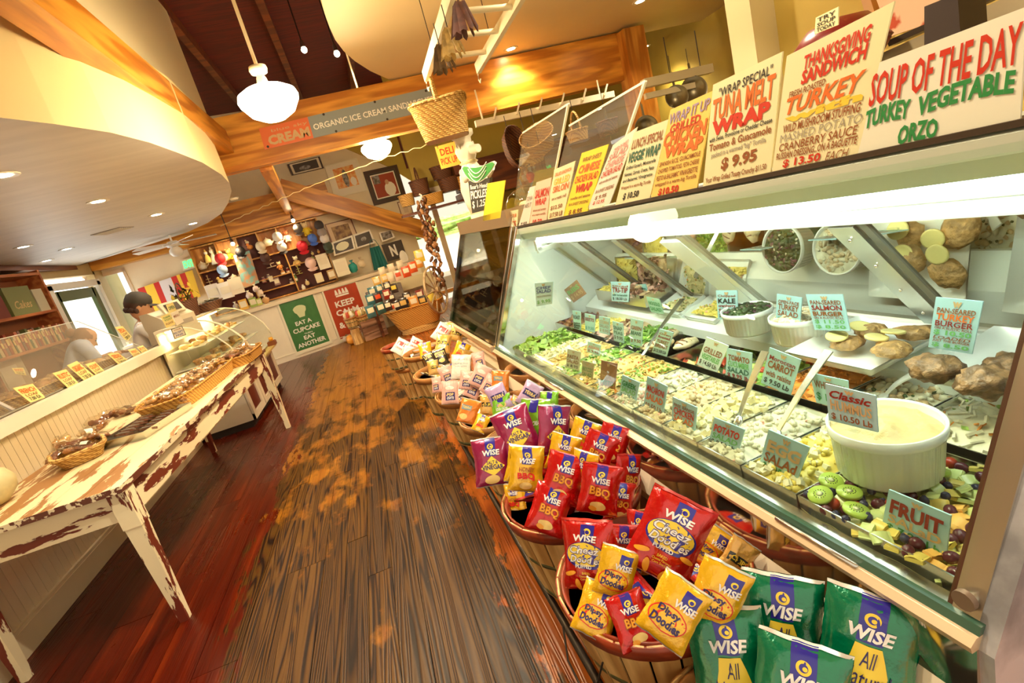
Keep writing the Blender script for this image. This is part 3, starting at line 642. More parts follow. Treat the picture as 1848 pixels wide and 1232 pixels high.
for i, (px, py) in enumerate([(1533, 888), (1480, 893), (1500, 868), (1545, 920), (1690, 850)]):
    p = PZ(px, py, .868); kr = T('kiwi_slice', 'green kiwi slice ' + ['nearest the FRUIT card', 'leftmost in the fruit pan', 'just left of the hummus bowl foot', 'in the middle of the fruit pan front', 'behind the hummus bowl by the steel post'][i], 'fruit', p, 0, 'kiwi slices in the fruit salad', (rnd.uniform(-.25, .1), rnd.uniform(-.25, .1), i))
    ob('flesh', MB().lathe([(0, -.004), (.023, -.004), (.024, 0), (.023, .004), (0, .004)], 20), mat('kiwi_flesh', (.45, .62, .10), .3), kr)
    ob('core', MB().lathe([(.0, .0042), (.007, .0044), (.0, .005)], 10), mat('kiwi_core', (.80, .84, .5), .4), kr)
    sd = MB()
    for j in range(14): sd.ball((.011*math.cos(j*.449), .011*math.sin(j*.449), .0045), (.0016, .001, .0008), 0, 5, 3)
    ob('seeds', sd, mat('kiwi_seed', (.02, .015, .01), .4), kr, kind='stuff')
# ---------------------------------------------------------- white bowls and trays
CERA = mat('white_ceramic', (.88, .89, .82), .18, coat=.3)
def ramekin(name, label, c, r, h, fill=None, flabel=None, n=24, fl=40, fills=None):
    root = ob(name, MB().lathe([(0, 0), (r*.86, 0), (r*.90, .006), (r*.96, h*.78), (r*1.0, h*.80), (r*1.015, h*.84), (r*1.02, h), (r*.985, h*1.005), (r*.95, h*.97), (r*.93, h*.5), (0, h*.42)], fl*4, (0, 0, 0), 0, True, 1, 1,
              lambda t, z: 1+(.012*math.cos(t*fl) if .004 < z < h*.79 else 0)), CERA, None, c, label=label, cat='bowl')
    if fill:
        mb = MB(); ch = fills or []
        def hh(x, y): return h*.86+.014*(1-(x*x+y*y)/(r*r))+.006*noise.noise(V((x*60, y*60, r*9)))+.005*math.sin(28*math.hypot(x+.02, y)*3)
        mb.grid(lambda u, v_: (lambda rr, t: V((rr*math.cos(t), rr*math.sin(t), hh(rr*math.cos(t), rr*math.sin(t)))))(u*r*.955, v_*6.2832), 12, 30)
        rn = random.Random(int(r*1e4)); ms = [fill]
        for k, (m_, sz, shp, cnt) in enumerate(ch):
            ms.append(m_)
            for i in range(cnt):
                rr = r*.86*math.sqrt(rn.random()); t = rn.uniform(0, 6.28); p = V((rr*math.cos(t), rr*math.sin(t), hh(rr*math.cos(t), rr*math.sin(t))))
                mb.ball(p, (sz, sz*.7, sz*.5), k+1, 6, 4, Matrix.Rotation(rn.uniform(0, 6), 3, 'Z'), .4, i)
        ob(flabel[0], mb, ms, None, c, label=flabel[1], cat='food', kind='stuff')
    return root
ramekin('fluted_bowl', 'large white fluted bowl of hummus resting on the pans', C(2.195, .235, .866), .103, .118, HUM, ('hummus', 'smooth tan hummus swirled in the largest fluted bowl'))
ramekin('fluted_bowl', 'white fluted bowl of dark kale and cranberry salad', PZ(1353, 596, .955), .087, .085, DKG, ('salad', 'dark kale and cranberry salad topping a white bowl'), fills=[(DKG, .013, 's', 70), (PURP, .010, 's', 50), (MAYO, .007, 's', 30)])
ramekin('fluted_bowl', 'white fluted bowl of pale turkey salad between kale and burgers', PZ(1445, 612, .955), .085, .085, MAYO, ('salad', 'pale turkey salad inside the middle fluted bowl'), fills=[(CHIX, .011, 's', 60), (MAYO, .009, 's', 40)])
def tray(name, label, s, w_, z, ls, lw, tilt=0., h=.03, rz=0.):
    mb = MB(); 
    def f(u, v_):
        x = (u-.5)*lw; y = (v_-.5)*ls; e = max(abs(u-.5), abs(v_-.5))*2; return V((x, y, (max(0, e-.8)/.2)**2*h))
    mb.grid(f, 20, 20); mb.grid(lambda u, v_: f(u, v_)+V((0, 0, -.004)), 20, 20)
    return ob(name, mb, CERA, None, C(s, w_, z), None, (0, -tilt, CRZ+rz), label=label, cat='tray')
tray('serving_tray', 'square white tray holding lemon-topped salmon patties', 1.87, .60, .955, .27, .30, .06)
tray('serving_tray', 'white tray of browned turkey burgers at the near end', 2.27, .62, .965, .34, .30, .06, rz=.05)
tray('serving_tray', 'white tray of yellow corn salad tilted toward the glass', 1.08, .76, .93, .20, .22, .3, .045)
tray('serving_tray', 'white tray of green and yellow noodles in the back row', .84, .76, .93, .20, .22, .3, .045)
food('corn_salad', 'yellow corn salad with pink bits in a white tray', .99, 1.17, .67, .85, .955, .02, EGGY, [(EGGY, .009, 'lump', 110), (PINKM, .007, 'lump', 22), (GRN, .005, 'lump', 20)], 61)
food('noodle_salad', 'pale noodle salad with herbs in a white tray', .75, .93, .67, .85, .955, .02, POT, [(POT, .009, 'ring', 80), (GRN, .007, 'leaf', 30), (ORG, .006, 'lump', 16)], 62)
for i, (px, py, rr, col) in enumerate([(1530, 618, .046, 0), (1608, 630, .050, 0), (1650, 600, .048, 0), (1572, 596, .042, 0)]):
    p = PZ(px, py, .985+.006*i); ob('salmon_patty', MB().ball((0, 0, 0), (rr, rr*.85, .018), 0, 18, 10, Matrix.Rotation(i, 3, 'Z'), .35, i+3), fmat('salmon_patty', (.66, .38, .14), var=.45, vs=40, bump=1., bs=70), None, p,
        label=['rough pink salmon patty at the front left of the tray', 'rough salmon patty at the front corner of the tray', 'salmon patty on the right side of its tray', 'salmon patty at the back under two lemon slices'][i], cat='patty')
for i, (px, py, z_) in enumerate([(1510, 606, 1.010), (1553, 588, 1.020), (1582, 608, 1.012), (1612, 598, 1.016)]):
    p = PZ(px, py, z_); lr = T('lemon_slice', 'thin lemon slice ' + ['farthest left on the salmon patties', 'at the back on the salmon patties', 'at the front right on the salmon patties', 'farthest right on the salmon patties'][i], 'lemon', p, 0, 'lemon slices on the salmon patties', (.18, -.12, i*.7))
    ob('flesh', MB().lathe([(0, -.002), (.025, -.002), (.025, .002), (0, .0022)], 22), mat('lemon_flesh', (.93, .85, .36), .25), lr)
    ob('rind', MB().lathe([(.0235, -.0028), (.0285, -.0028), (.0285, .0028), (.0235, .0028)], 22), mat('lemon_rind', (.92, .78, .3), .4), lr)
for i, (px, py) in enumerate([(1688, 664), (1775, 688), (1826, 665)]):
    p = PZ(px, py, 1.0); ob('turkey_burger', MB().ball((0, 0, 0), (.052, .048, .032), 0, 20, 12, None, .45, i+9), fmat('turkey_burger', (.36, .20, .09), var=.6, vs=40, bump=1., bs=60), None, p,
        label=['browned lumpy turkey burger at the front of the near tray', 'browned turkey burger half hidden by the steel post', 'browned turkey burger at the back end of the tray'][i], cat='burger')
# spoons and tongs
def spoon(label, pa_, za, pb_, zb, r=.006, m_=None, name='serving_spoon', bowl=True):
    a = PZ(*pa_, za); b = PZ(*pb_, zb); root = T(name, label, 'spoon', b)
    d = (b-a).normalized(); k = (a-b)
    x = d.cross(V((0, 0, 1))).normalized(); y = x.cross(d)
    mb = MB(); n = 8
    for i in range(n):
        t0, t1 = i/n, (i+1)/n; w0 = .006+.007*t0; w1 = .006+.007*t1
        P = lambda t, sg, o: k*t+x*sg+y*(.006*math.sin(t*3.1)+o)
        mb.add([P(t0, -w0, 0), P(t0, w0, 0), P(t1, w1, 0), P(t1, -w1, 0), P(t0, -w0, .004), P(t0, w0, .004), P(t1, w1, .004), P(t1, -w1, .004)], [(0, 1, 2, 3), (7, 6, 5, 4), (0, 4, 5, 1), (3, 2, 6, 7), (0, 3, 7, 4), (1, 5, 6, 2)])
    ob('shank', mb, m_ or STEELM, root)
    if bowl: ob('bowl', MB().ball(d*.02, (.026, .018, .009), 0, 12, 8, frameM(V((0, 0, 0)), d, x, y).to_3x3()), m_ or STEELM, root)
    return root
spoon('steel serving spoon standing in the potato salad', (1382, 634), 1.03, (1335, 752), .875)
spoon('steel serving spoon leaning from the tuna salad', (1497, 633), 1.04, (1405, 778), .875)
spoon('white plastic spoon resting in the whitefish salad', (1650, 676), .93, (1600, 712), .88, m_=mat('white_plastic', (.85, .87, .82), .3))
spoon('steel tongs leaning across the back trays', (1232, 540), .985, (1160, 642), .885, bowl=False, name='tongs')
# ---------------------------------------------------------- blue price cards inside the case
BLUE = mat('card_blue', (.42, .68, .72), .3, tr=0.); BROWNC = mat('card_brown', (.36, .16, .06), .4)
def bcard(label, q, w_, lines, m_=None, name='price_card', holder=True):
    P = [PC(x, y, w_) for x, y in q]
    def ex(root, f):
        ob('crown_emblem', (lambda m: (text_into(m, 'w', (.4, .84, .6, .95), lambda u, v_: f(u, v_, .0013), 0, .05), m)[1])(MB()), ink('tan'), root)
        if holder:
            m = MB(); m.add([f(.35, .03, .004), f(.65, .03, .004), f(.65, -.14, .004), f(.35, -.14, .004), f(.35, -.14, -.012), f(.65, -.14, -.012)], [(0, 1, 2, 3), (3, 2, 5, 4)])
            ob('clip', m, glassmat('clear_plastic', (.9, .95, .95), base=.05), root)
    return quadsign(name, label, 'sign', P, m_ or BLUE, lines, .003, None, ex)
X = lambda a, b: (.08, a, .92, b)
bcard('blue card reading FRUIT SALAD in front of the cut fruit', [(1604, 883), (1716, 930), (1706, 1014), (1590, 955)], .085, [('FRUIT', X(.50, .83), 'maroon', .04), ('SALaD', X(.29, .49), 'tan', .03), ('$ 7.99 Lb', X(.06, .26), 'green', .02)])
bcard('blue card reading EGG SALAD', [(1387, 775), (1461, 807), (1431, 884), (1367, 849)], .085, [('EGG', X(.56, .82), 'tan', .05), ('SALAd', X(.32, .54), 'brown', .03), ('$ 8.95 Lb.', X(.07, .30), 'green', .03)])
bcard('blue card reading POTATO SALAD', [(1289, 753), (1344, 775), (1330, 822), (1278, 801)], .085, [('POTATO', X(.55, .82), 'red', .04), ('SALAD', X(.32, .52), 'lgreen', .02), ('$ 8.50 Lb.', X(.08, .28), 'black', .02)])
bcard('blue card reading CHICKEN SALAD in brown letters', [(1214, 716), (1258, 735), (1253, 786), (1212, 768)], .085, [('FREE RANGE', X(.74, .84), 'brown'), ('CHICKEN', X(.48, .72), 'red', .03), ('SALAD', X(.26, .46), 'orange', .03), ('$ 9.95 Lb', X(.07, .22), 'black')])
bcard('blue card reading MACARONI SALAD', [(1168, 679), (1204, 697), (1196, 755), (1160, 740)], .085, [('MACARONI', X(.62, .82), 'red', .03), ('SALAD', X(.38, .58), 'orange', .03), ('$8.50 Lb', X(.1, .3), 'brown')])
bcard('blue card reading GREEK SALAD', [(1123, 676), (1154, 690), (1146, 728), (1117, 716)], .085, [('GREEK', X(.58, .82), 'green', .03), ('SALAD', X(.33, .55), 'lgreen', .03), ('$ 11.50 Lb', X(.08, .28), 'dgreen')])
bcard('tall card with a brown top beside the greek salad card', [(1085, 650), (1114, 656), (1108, 709), (1082, 702)], .085, [('TORTELLINI', X(.4, .55), 'tan'), ('PESTO', X(.22, .37), 'green'), ('$ 12.50 Lb', X(.05, .18), 'brown')], BROWNC)
bcard('brownish card in front of the broccoli salad', [(1051, 650), (1072, 656), (1068, 693), (1049, 688)], .085, [('BROCCOLI', X(.55, .75), 'green'), ('SALAD', X(.32, .5), 'green'), ('$ 9.50', X(.08, .25), 'black')], mat('card_khaki', (.50, .42, .22), .4))
bcard('pale card near the tube pasta', [(1024, 629), (1048, 635), (1045, 669), (1021, 663)], .085, [('PASTA', X(.55, .75), 'brown'), ('SALAD', X(.32, .5), 'brown'), ('$ 8.95', X(.08, .25), 'black')], mat('card_pale', (.70, .72, .52), .4))
bcard('small blue card with pink print behind the pasta', [(1061, 616), (1084, 623), (1082, 642), (1059, 635)], .22, [('ASIAN', X(.45, .75), 'pink'), ('$ 9.95', X(.1, .35), 'maroon')])
bcard('white-blue card reading GRILLED VEGETABLES', [(1275, 608), (1315, 624), (1293, 674), (1257, 657)], .39, [('GRILLED', X(.52, .72), 'brown', .02), ('VEGETABLES', X(.30, .48), 'lgreen', .03), ('$ 14.50 Lb.', X(.08, .26), 'black', .02)], mat('card_white_blue', (.72, .86, .84), .3))
bcard('blue card reading TOMATO CUCUMBER SALAD', [(1312, 628), (1357, 637), (1355, 694), (1309, 681)], .39, [('TOMATO', X(.64, .82), 'brown', .03), ('CUCUMBER', X(.44, .62), 'lgreen', .02), ('SALAD', X(.25, .42), 'dgreen', .02), ('$ 9.95 lb', X(.06, .22), 'maroon')])
bcard('blue card reading Moroccan CARROT', [(1389, 627), (1445, 649), (1426, 714), (1373, 690)], .39, [('Moroccan', X(.72, .84), 'maroon', .02), ('CARROT', X(.50, .70), 'brown', .03), ('with raisins', X(.28, .44), 'brown'), ('$ 9.50 Lb', X(.06, .22), 'black', .02)])
bcard('blue card half hidden behind the hummus card', [(1461, 672), (1530, 687), (1532, 742), (1473, 726)], .33, [('WHITEFISH', X(.55, .8), 'brown', .02), ('$ 19.95', X(.12, .4), 'green', .02)])
bcard('blue card reading Classic HUMMUS in front of the fluted bowl', [(1489, 692), (1580, 714), (1584, 780), (1496, 758)], .10, [('Classic', X(.66, .88), 'maroon', .03, .3), ('HUMMUS', X(.34, .62), 'tan', .03), ('$ 10.50 Lb', X(.06, .26), 'brown', .02)])
bcard('blue card reading ROASTED TURKEY BREAST', [(1191, 593), (1215, 600), (1203, 643), (1176, 635)], .39, [('Oven', X(.8, .88), 'brown'), ('Roasted', X(.66, .77), 'maroon'), ('TURKEY', X(.46, .6), 'brown'), ('BREAST', X(.27, .42), 'brown'), ('$12.50 Lb', X(.05, .2), 'black')])
bcard('narrow blue card reading ASIAN GREEN BEANS', [(1138, 574), (1160, 579), (1158, 625), (1137, 621)], .39, [('GREEN', X(.6, .75), 'brown'), ('BEANS', X(.4, .55), 'dgreen'), ('$ 9.50', X(.1, .25), 'brown')])
bcard('narrow blue card reading SNAP PEAS', [(1105, 579), (1124, 584), (1126, 619), (1108, 614)], .39, [('SNAP', X(.6, .8), 'dgreen'), ('PEAS', X(.38, .55), 'dgreen'), ('$ 9.95', X(.1, .3), 'black')])
bcard('narrow blue card beside the beef, with white glare', [(1081, 570), (1100, 574), (1100, 605), (1081, 600)], .39, [('CORN', X(.6, .8), 'tan'), ('SALAD', X(.38, .55), 'grey'), ('$ 8.95', X(.1, .3), 'grey')])
bcard('narrow blue card third from the far end', [(1055, 565), (1074, 569), (1073, 600), (1056, 596)], .39, [('BEETS', X(.6, .8), 'maroon'), ('$ 9.50', X(.1, .3), 'teal')])
bcard('narrow dark blue card reading BEEF', [(1033, 560), (1048, 562), (1048, 599), (1036, 597)], .39, [('BEEF', X(.15, .45), 'black'), ('ROAST', X(.6, .8), 'black')])
bcard('blue card reading KALE cranberry SALAD before the kale bowl', [(1292, 524), (1330, 524), (1332, 576), (1296, 576)], .58, [('Chopped', X(.76, .86), 'brown'), ('KALE', X(.56, .73), 'black', .03), ('cranberry', X(.40, .53), 'maroon'), ('SALAD', X(.24, .38), 'maroon', .03), ('$ 13.50 Lb', X(.06, .2), 'black')])
bcard('blue card reading TURKEY SALAD', [(1402, 530), (1447, 537), (1443, 588), (1400, 580)], .55, [('OPEN-FACE', X(.70, .82), 'brown'), ('TURKEY', X(.48, .68), 'brown', .02), ('SALAD', X(.26, .45), 'brown', .02), ('$ 12.95', X(.06, .2), 'green')])
bcard('wide blue card reading PAN-SEARED SALMON BURGER', [(1454, 531), (1520, 531), (1534, 597), (1470, 595)], .54, [('PAN-SEARED', X(.72, .84), 'brown', .02), ('SALMON', X(.56, .70), 'maroon', .03), ('BURGER', X(.40, .53), 'brown', .03), ('ON A RUSTIC ROLL', X(.32, .38), 'brown'), ('$ 11.50', X(.18, .30), 'lgreen', .02), ('$ 8.50', X(.04, .15), 'lgreen', .02)])
bcard('tall blue card reading PAN-SEARED TURKEY BURGER', [(1689, 536), (1774, 544), (1754, 639), (1675, 626)], .50, [('PAN-SEARED', X(.72, .82), 'brown', .02), ('TURKEY', X(.58, .71), 'orange', .03), ('BURGER', X(.46, .57), 'maroon', .02), ('ON A RUSTIC ROLL', X(.40, .45), 'brown'), ('$ 10.50', X(.28, .39), 'lgreen', .03), ('LOADED', X(.21, .27), 'brown', .02, .2), ('JUST THE BURGER', X(.14, .20), 'brown'), ('$ 8.50', X(.04, .13), 'lgreen', .03)])
bcard('blue card reading TRI-TIP above the sliced beef', [(1102, 508), (1137, 509), (1134, 545), (1104, 543)], .62, [('Sliced', X(.74, .84), 'brown'), ('TRI-TIP', X(.46, .72), 'maroon', .03), ('with horseradish', X(.28, .4), 'dgreen'), ('$ 18.50 Lb', X(.06, .22), 'black', .02)])
bcard('pale blue card at the far end reading SALAD', [(965, 511), (998, 508), (996, 548), (968, 553)], .2, [('CHEF', X(.72, .84), 'blue'), ('SALAD', X(.55, .7), 'blue', .02), ('WITH DRESSING', X(.38, .46), 'grey'), ('$ 9.95', X(.08, .25), 'lgreen')], mat('card_ice', (.58, .80, .84), .3))
bcard('brown diamond-tilted card with green letters', [(1018, 523), (1040, 505), (1058, 530), (1035, 546)], .5, [('RIBS', X(.5, .8), 'lgreen', .03), ('$ 14.95', X(.12, .4), 'tan')], BROWNC)
bcard('green-print card left of the corn tray', [(1166, 535), (1190, 540), (1198, 567), (1175, 563)], .62, [('NOODLE', X(.5, .75), 'green', .02), ('SALAD', X(.15, .4), 'green', .02)], mat('card_green', (.36, .58, .40), .4))
bcard('small teal card behind the tri-tip card', [(1148, 514), (1165, 512), (1172, 535), (1155, 538)], .68, [('PESTO', X(.4, .7), 'dgreen')], mat('card_teal', (.25, .50, .46), .4))
# ---------------------------------------------------------- the row of tall menu signs on top of the case
CR1 = mat('sign_cream', (.87, .80, .46), .3); CR2 = mat('sign_ivory', (.86, .84, .66), .3); YL = mat('sign_yellow', (.95, .75, .03), .3); PK = mat('sign_pink', (.90, .62, .42), .35); GR = mat('sign_gold', (.93, .66, .16), .3)
def top(label, q, lines, m_, extra=None, w_=.335):
    return quadsign('menu_sign', label, 'sign', [PC(x, y, w_) for x, y in q], m_, lines, .004, None, extra)
top('tall cream sign reading THANKSGIVING SANDWICH', [(1420, 101), (1614, 2), (1546, 287), (1393, 313)], [('THANKSGIVING', (.22, .82, .86, .93), 'red', .03), ('SANDWICH', (.22, .71, .86, .82), 'red', .04), ('FRESH ROASTED', (.10, .64, .50, .69), 'brown'), ('TURKEY', (.08, .50, .90, .64), 'orange', .03, .2), ('with', (.08, .43, .92, .50), 'yellow', .06), ('WILD MUSHROOM STUFFING', (.08, .35, .92, .42), 'brown'), ('MASHED POTATO', (.06, .27, .96, .34), 'grey', -.004), ('CRANBERRY SAUCE', (.06, .19, .94, .26), 'brown', .01), ('RUSSIAN DRESSING...ON A BAGUETTE', (.04, .12, .96, .18), 'brown'), ('$ 13.50', (.14, .03, .60, .11), 'red', .03), ('EACH', (.66, .03, .9, .10), 'brown', 0, .2)], CR1)
top('wide cream sign reading SOUP OF THE DAY', [(1565, 121), (1852, 12), (1840, 233), (1546, 287)], [('SOUP OF THE DAY', (.05, .56, .995, .90), 'red', .02, .12), ('TURKEY', (.04, .32, .37, .52), 'green', .04, .1, .03), ('VEGETABLE', (.42, .32, .97, .52), 'green', .04, .1, .04), ('ORZO', (.30, .06, .56, .26), 'green', .04, .1, .02)], CR2)
top('cream sign reading WRAP SPECIAL TUNA MELT WRAP', [(1287, 153), (1412, 93), (1390, 316), (1268, 343)], [('"WRAP SPECIAL"', (.12, .86, .9, .94), 'black', .01), ('TUNA MELT', (.04, .66, .95, .86), 'orange', .03), ('WRAP', (.06, .52, .92, .66), 'red', .06), ('with Swiss, Provolone or Cheddar Cheese', (.04, .46, .96, .51), 'black'), ('Tomato & Guacamole', (.05, .38, .96, .45), 'brown', .02), ('packed in a warmed "big" Tortilla', (.1, .30, .9, .36), 'grey'), ('$ 9.95', (.28, .15, .80, .28), 'brown', .04), ('Your Wrap Grilled Toasty Crunchy $11.50', (.04, .05, .94, .12), 'brown')], CR1)
top('yellow-pink sign reading GRILLED CHICKEN WRAP', [(1210, 198), (1288, 163), (1257, 344), (1174, 360)], [('WRAP IT UP', (.04, .84, .97, .95), 'purple', .02), ('GRILLED', (.12, .74, .82, .83), 'red', .02), ('CHICKEN', (.02, .60, .98, .76), 'orange', .05), ('WRAP', (.1, .47, .96, .60), 'orange', .06), ('SPANISH RICE, GUACAMOLE', (.04, .38, .95, .44), 'brown'), ('CHOPPED TOMATOES, FETA CHEESE', (.04, .30, .95, .36), 'brown'), ('PESTO & BALSAMIC VINAIGRETTE', (.04, .22, .95, .28), 'brown'), ('wrapped in a warm big Tortilla', (.04, .14, .95, .20), 'brown'), ('$10.50', (.16, .02, .62, .12), 'red', .04)], GR)
top('cream sign reading LUNCH SPECIAL VEGGIE WRAP', [(1144, 239), (1207, 215), (1172, 359), (1110, 371)], [('LUNCH SPECIAL', (.06, .78, .96, .90), 'brown', .02), ('VEGGIE WRAP', (.05, .60, .96, .74), 'dgreen', .03), ('Grilled Squash, Mozzarella', (.06, .50, .92, .56), 'black'), ('Hummus, Carrots, Greens, Pesto', (.06, .41, .92, .47), 'black'), ('and Balsamic Vinaigrette', (.06, .32, .92, .38), 'black'), ('Wrapped in a warm Big Tortilla', (.06, .22, .92, .28), 'brown'), ('$ 10.50', (.20, .06, .66, .17), 'black', .03)], CR1)
top('cream sign with pale pink letters reading SALAD', [(1106, 262), (1150, 229), (1100, 368), (1060, 376)], [('TERIYAKI', (.2, .84, .8, .91), 'pink'), ('SALAD', (.1, .74, .9, .84), 'pink', .02), ('CHINESE', (.1, .62, .9, .72), 'pink', .02), ('CHICKEN SALAD', (.06, .5, .94, .6), 'red', .02), ('with noodles and sesame', (.1, .4, .9, .45), 'brown'), ('IN A SWEET DRESSING', (.1, .25, .9, .31), 'brown'), ('$ 9.95', (.2, .13, .7, .2), 'brown', .02), ('$ 12.95', (.2, .04, .7, .11), 'red', .02)], CR2)
top('bright yellow sign reading CHINESE CHICKEN SALAD WRAP', [(1050, 276), (1098, 260), (1059, 386), (1016, 394)], [('WRAP SHEET', (.14, .86, .86, .92), 'brown'), ('CHINESE', (.1, .70, .92, .82), 'orange', .03), ('CHICKEN SALAD', (.06, .56, .96, .67), 'red', .02), ('WRAP', (.2, .40, .85, .53), 'red', .05), ('noodles and sesame', (.1, .3, .9, .35), 'brown'), ('IN A SWEET DRESSING', (.1, .2, .9, .25), 'brown'), ('$ 8.95', (.2, .04, .75, .13), 'brown', .03)], YL)
top('cream sign reading SIRLOIN $12.50 and $17.50 LB', [(1000, 306), (1038, 290), (1016, 394), (988, 400)], [('GRILLED SANDWICH', (.1, .86, .9, .92), 'orange'), ('GRILLED', (.1, .70, .9, .82), 'yellow', .02), ('SIRLOIN', (.1, .56, .94, .68), 'orange', .02), ('on a rustic roll', (.1, .42, .9, .48), 'brown'), ('$12.50', (.1, .22, .8, .31), 'brown'), ('$17.50 LB', (.1, .06, .9, .17), 'brown')], CR1)
top('pink sign reading SALMON WRAP', [(968, 329), (995, 320), (985, 409), (954, 412)], [('SALMON', (.08, .66, .95, .84), 'red', .03), ('WRAP', (.15, .50, .85, .64), 'red', .03), ('lettuce and tomato', (.1, .38, .9, .43), 'brown'), ('on a warm tortilla', (.1, .28, .9, .33), 'brown'), ('10.50', (.2, .07, .75, .2), 'red', .04)], PK)
top('ivory sign with grey print beside the pink sign', [(956, 338), (966, 335), (953, 412), (933, 417)], [('TUNA', (.1, .7, .9, .8), 'grey', .02), ('MELT', (.1, .55, .9, .65), 'grey'), ('7.50', (.2, .1, .8, .2), 'black')], mat('sign_blush', (.88, .74, .60), .35))
top('small cream sign reading TRY OUR at the far end', [(916, 382), (935, 378), (933, 415), (916, 418)], [('TRY OUR', (.1, .66, .9, .84), 'orange'), ('PIES', (.1, .2, .9, .5), 'orange', .04)], CR1)
top('small cream tag standing above the thanksgiving sign', [(1472, 32), (1513, 12), (1512, 45), (1470, 62)], [('TRY', (.1, .66, .9, .9), 'black', .02), ('SOUP', (.1, .36, .9, .6), 'black', .02), ('TODAY', (.1, .06, .9, .3), 'black', .02)], CR1, w_=.62)
top('yellow sign leaning at the end of the second case', [(880, 331), (912, 325), (903, 393), (871, 399)], [], YL, w_=.30)
# ---------------------------------------------------------- clear acrylic dividers on the case
ACR = glassmat('acrylic', (.94, .92, .84), base=.03, haze=.05); ACE = mat('acrylic_edge', (.9, .85, .65), .2, em=None)
for q, w_, lb in (([(943, 240), (1026, 187), (985, 400), (925, 395)], .47, 'clear acrylic shield over the far end of the case'), ([(1027, 227), (1165, 146), (1085, 380), (985, 400)], .47, 'clear acrylic shield behind the yellow sign')):
    P = [PC(x, y, w_) for x, y in q]; r_ = T('sneeze_shield', lb, 'shield', (P[2]+P[3])/2)
    mb = MB().extr([p-r_.location for p in P], V((0, 0, 0)), CV*.006); ob('pane', mb, ACR, r_)
    m2 = MB(); m2.bar(P[1]-r_.location, P[2]-r_.location, .010, .008); m2.bar(P[0]-r_.location, P[1]-r_.location, .004, .008); ob('edge', m2, ACE, r_)
# round glass jar of bread behind the first signs
jc = PC(936, 330, .47)
jar = T('glass_dome', 'round glass dome over pale rolls at the far end of the case', 'jar', V((jc.x, jc.y, 1.48)))
ob('dome', MB().lathe([(.09, 0), (.115, .05), (.12, .1), (.11, .15), (.085, .19), (.045, .215), (.0, .222)], 24), glassmat('dome_glass', (.95, .94, .88), base=.06), jar)
ob('base', MB().lathe([(0, 0), (.10, 0), (.105, .012), (0, .014)], 24), CERA, jar)
for i in range(6):
    ob('bread_roll', MB().ball((0, 0, 0), (.036, .032, .026), 0, 12, 8, None, .3, i), fmat('roll', (.84, .66, .42), var=.2), None, jar.location+V((.048*math.cos(i*1.25)*(i < 5), .048*math.sin(i*1.25)*(i < 5), .04+.045*(i == 5)+.03*(i % 2))), label=['bread roll farthest right under the glass dome', 'bread roll at the back right under the glass dome', 'bread roll at the back left under the glass dome', 'bread roll farthest left under the glass dome', 'bread roll at the front under the glass dome', 'topmost bread roll under the glass dome'][i], cat='bread', group='bread rolls under the glass dome')
# ================================================================== bushel baskets of snack bags along the case
STAVE = grainmat('stave_wood', (.55, .30, .09), (.84, .56, .22), 'Z', 14, .15, .5, 5, .1)
HOOPR = mat('hoop_red', (.36, .05, .015), .35, var=.4, vs=20); HOOPG = mat('hoop_green', (.10, .10, .03), .5, var=.3, vs=20); HOOPN = mat('hoop_natural', (.48, .20, .05), .4, var=.3, vs=12)
WIRE = mat('wire_dark', (.06, .05, .04), .4, .8)
def basket(label, c, r, h=.30, hoop=HOOPR, mid=HOOPG, name='bushel_basket', n=22, group=None, handle=False):
    """c = centre of the rim; tapering staves held by hoops"""
    root = T(name, label, 'basket', V((c[0], c[1], c[2]-h)), random.random()); rb = r*.76
    a = math.atan((r-rb)/h); wd0 = 2*math.pi*rb/n*.93; wd1 = 2*math.pi*r/n*.93; L_ = math.hypot(h, r-rb)
    sm = MB(); th = .004
    sm.add([(-wd0/2, 0, 0), (wd0/2, 0, 0), (wd1/2, 0, L_), (-wd1/2, 0, L_), (-wd0/2, th, 0), (wd0/2, th, 0), (wd1/2, th, L_), (-wd1/2, th, L_)], [(0, 1, 2, 3), (7, 6, 5, 4), (0, 4, 5, 1), (1, 5, 6, 2), (2, 6, 7, 3), (3, 7, 4, 0)])
    me = sm.mesh('stave', STAVE)
    for i in range(n):
        t = 2*math.pi*i/n; o = ob('stave', me, None, root, (rb*math.cos(t), rb*math.sin(t), .004)); o.rotation_euler = (-a, 0, t-math.pi/2)
    ob('base', MB().cyl((0, 0, .002), (0, 0, .014), rb*.97, rb*.97, 28), STAVE, root)
    def hp(rr0, z0, z1, t_, m_, nm):
        rr1 = rr0+(z1-z0)*(r-rb)/h
        ob(nm, MB().lathe([(rr0, z0), (rr0+t_, z0), (rr1+t_, z1), (rr1, z1), (rr0, z0)], 40), m_, root)
    rad = lambda z: rb+(r-rb)*z/h
    hp(rad(h-.038)+.002, h-.038, h+.003, .006, hoop, 'rim_hoop'); hp(rad(h-.034)-.011, h-.034, h+.003, .006, hoop, 'inner_hoop')
    hp(rad(h*.50)+.002, h*.50, h*.50+.016, .003, mid, 'middle_hoop'); hp(rad(.01)+.002, .01, .03, .003, mid, 'bottom_hoop')
    if handle:
        for sgn in (1, -1): ob('wire_handle', MB().tube([V((sgn*(r+.008), -.07, h-.05)), V((sgn*(r+.03), -.05, h-.12)), V((sgn*(r+.04), 0, h-.15)), V((sgn*(r+.03), .05, h-.12)), V((sgn*(r+.008), .07, h-.05))], .0025, 5), WIRE, root)
    return root
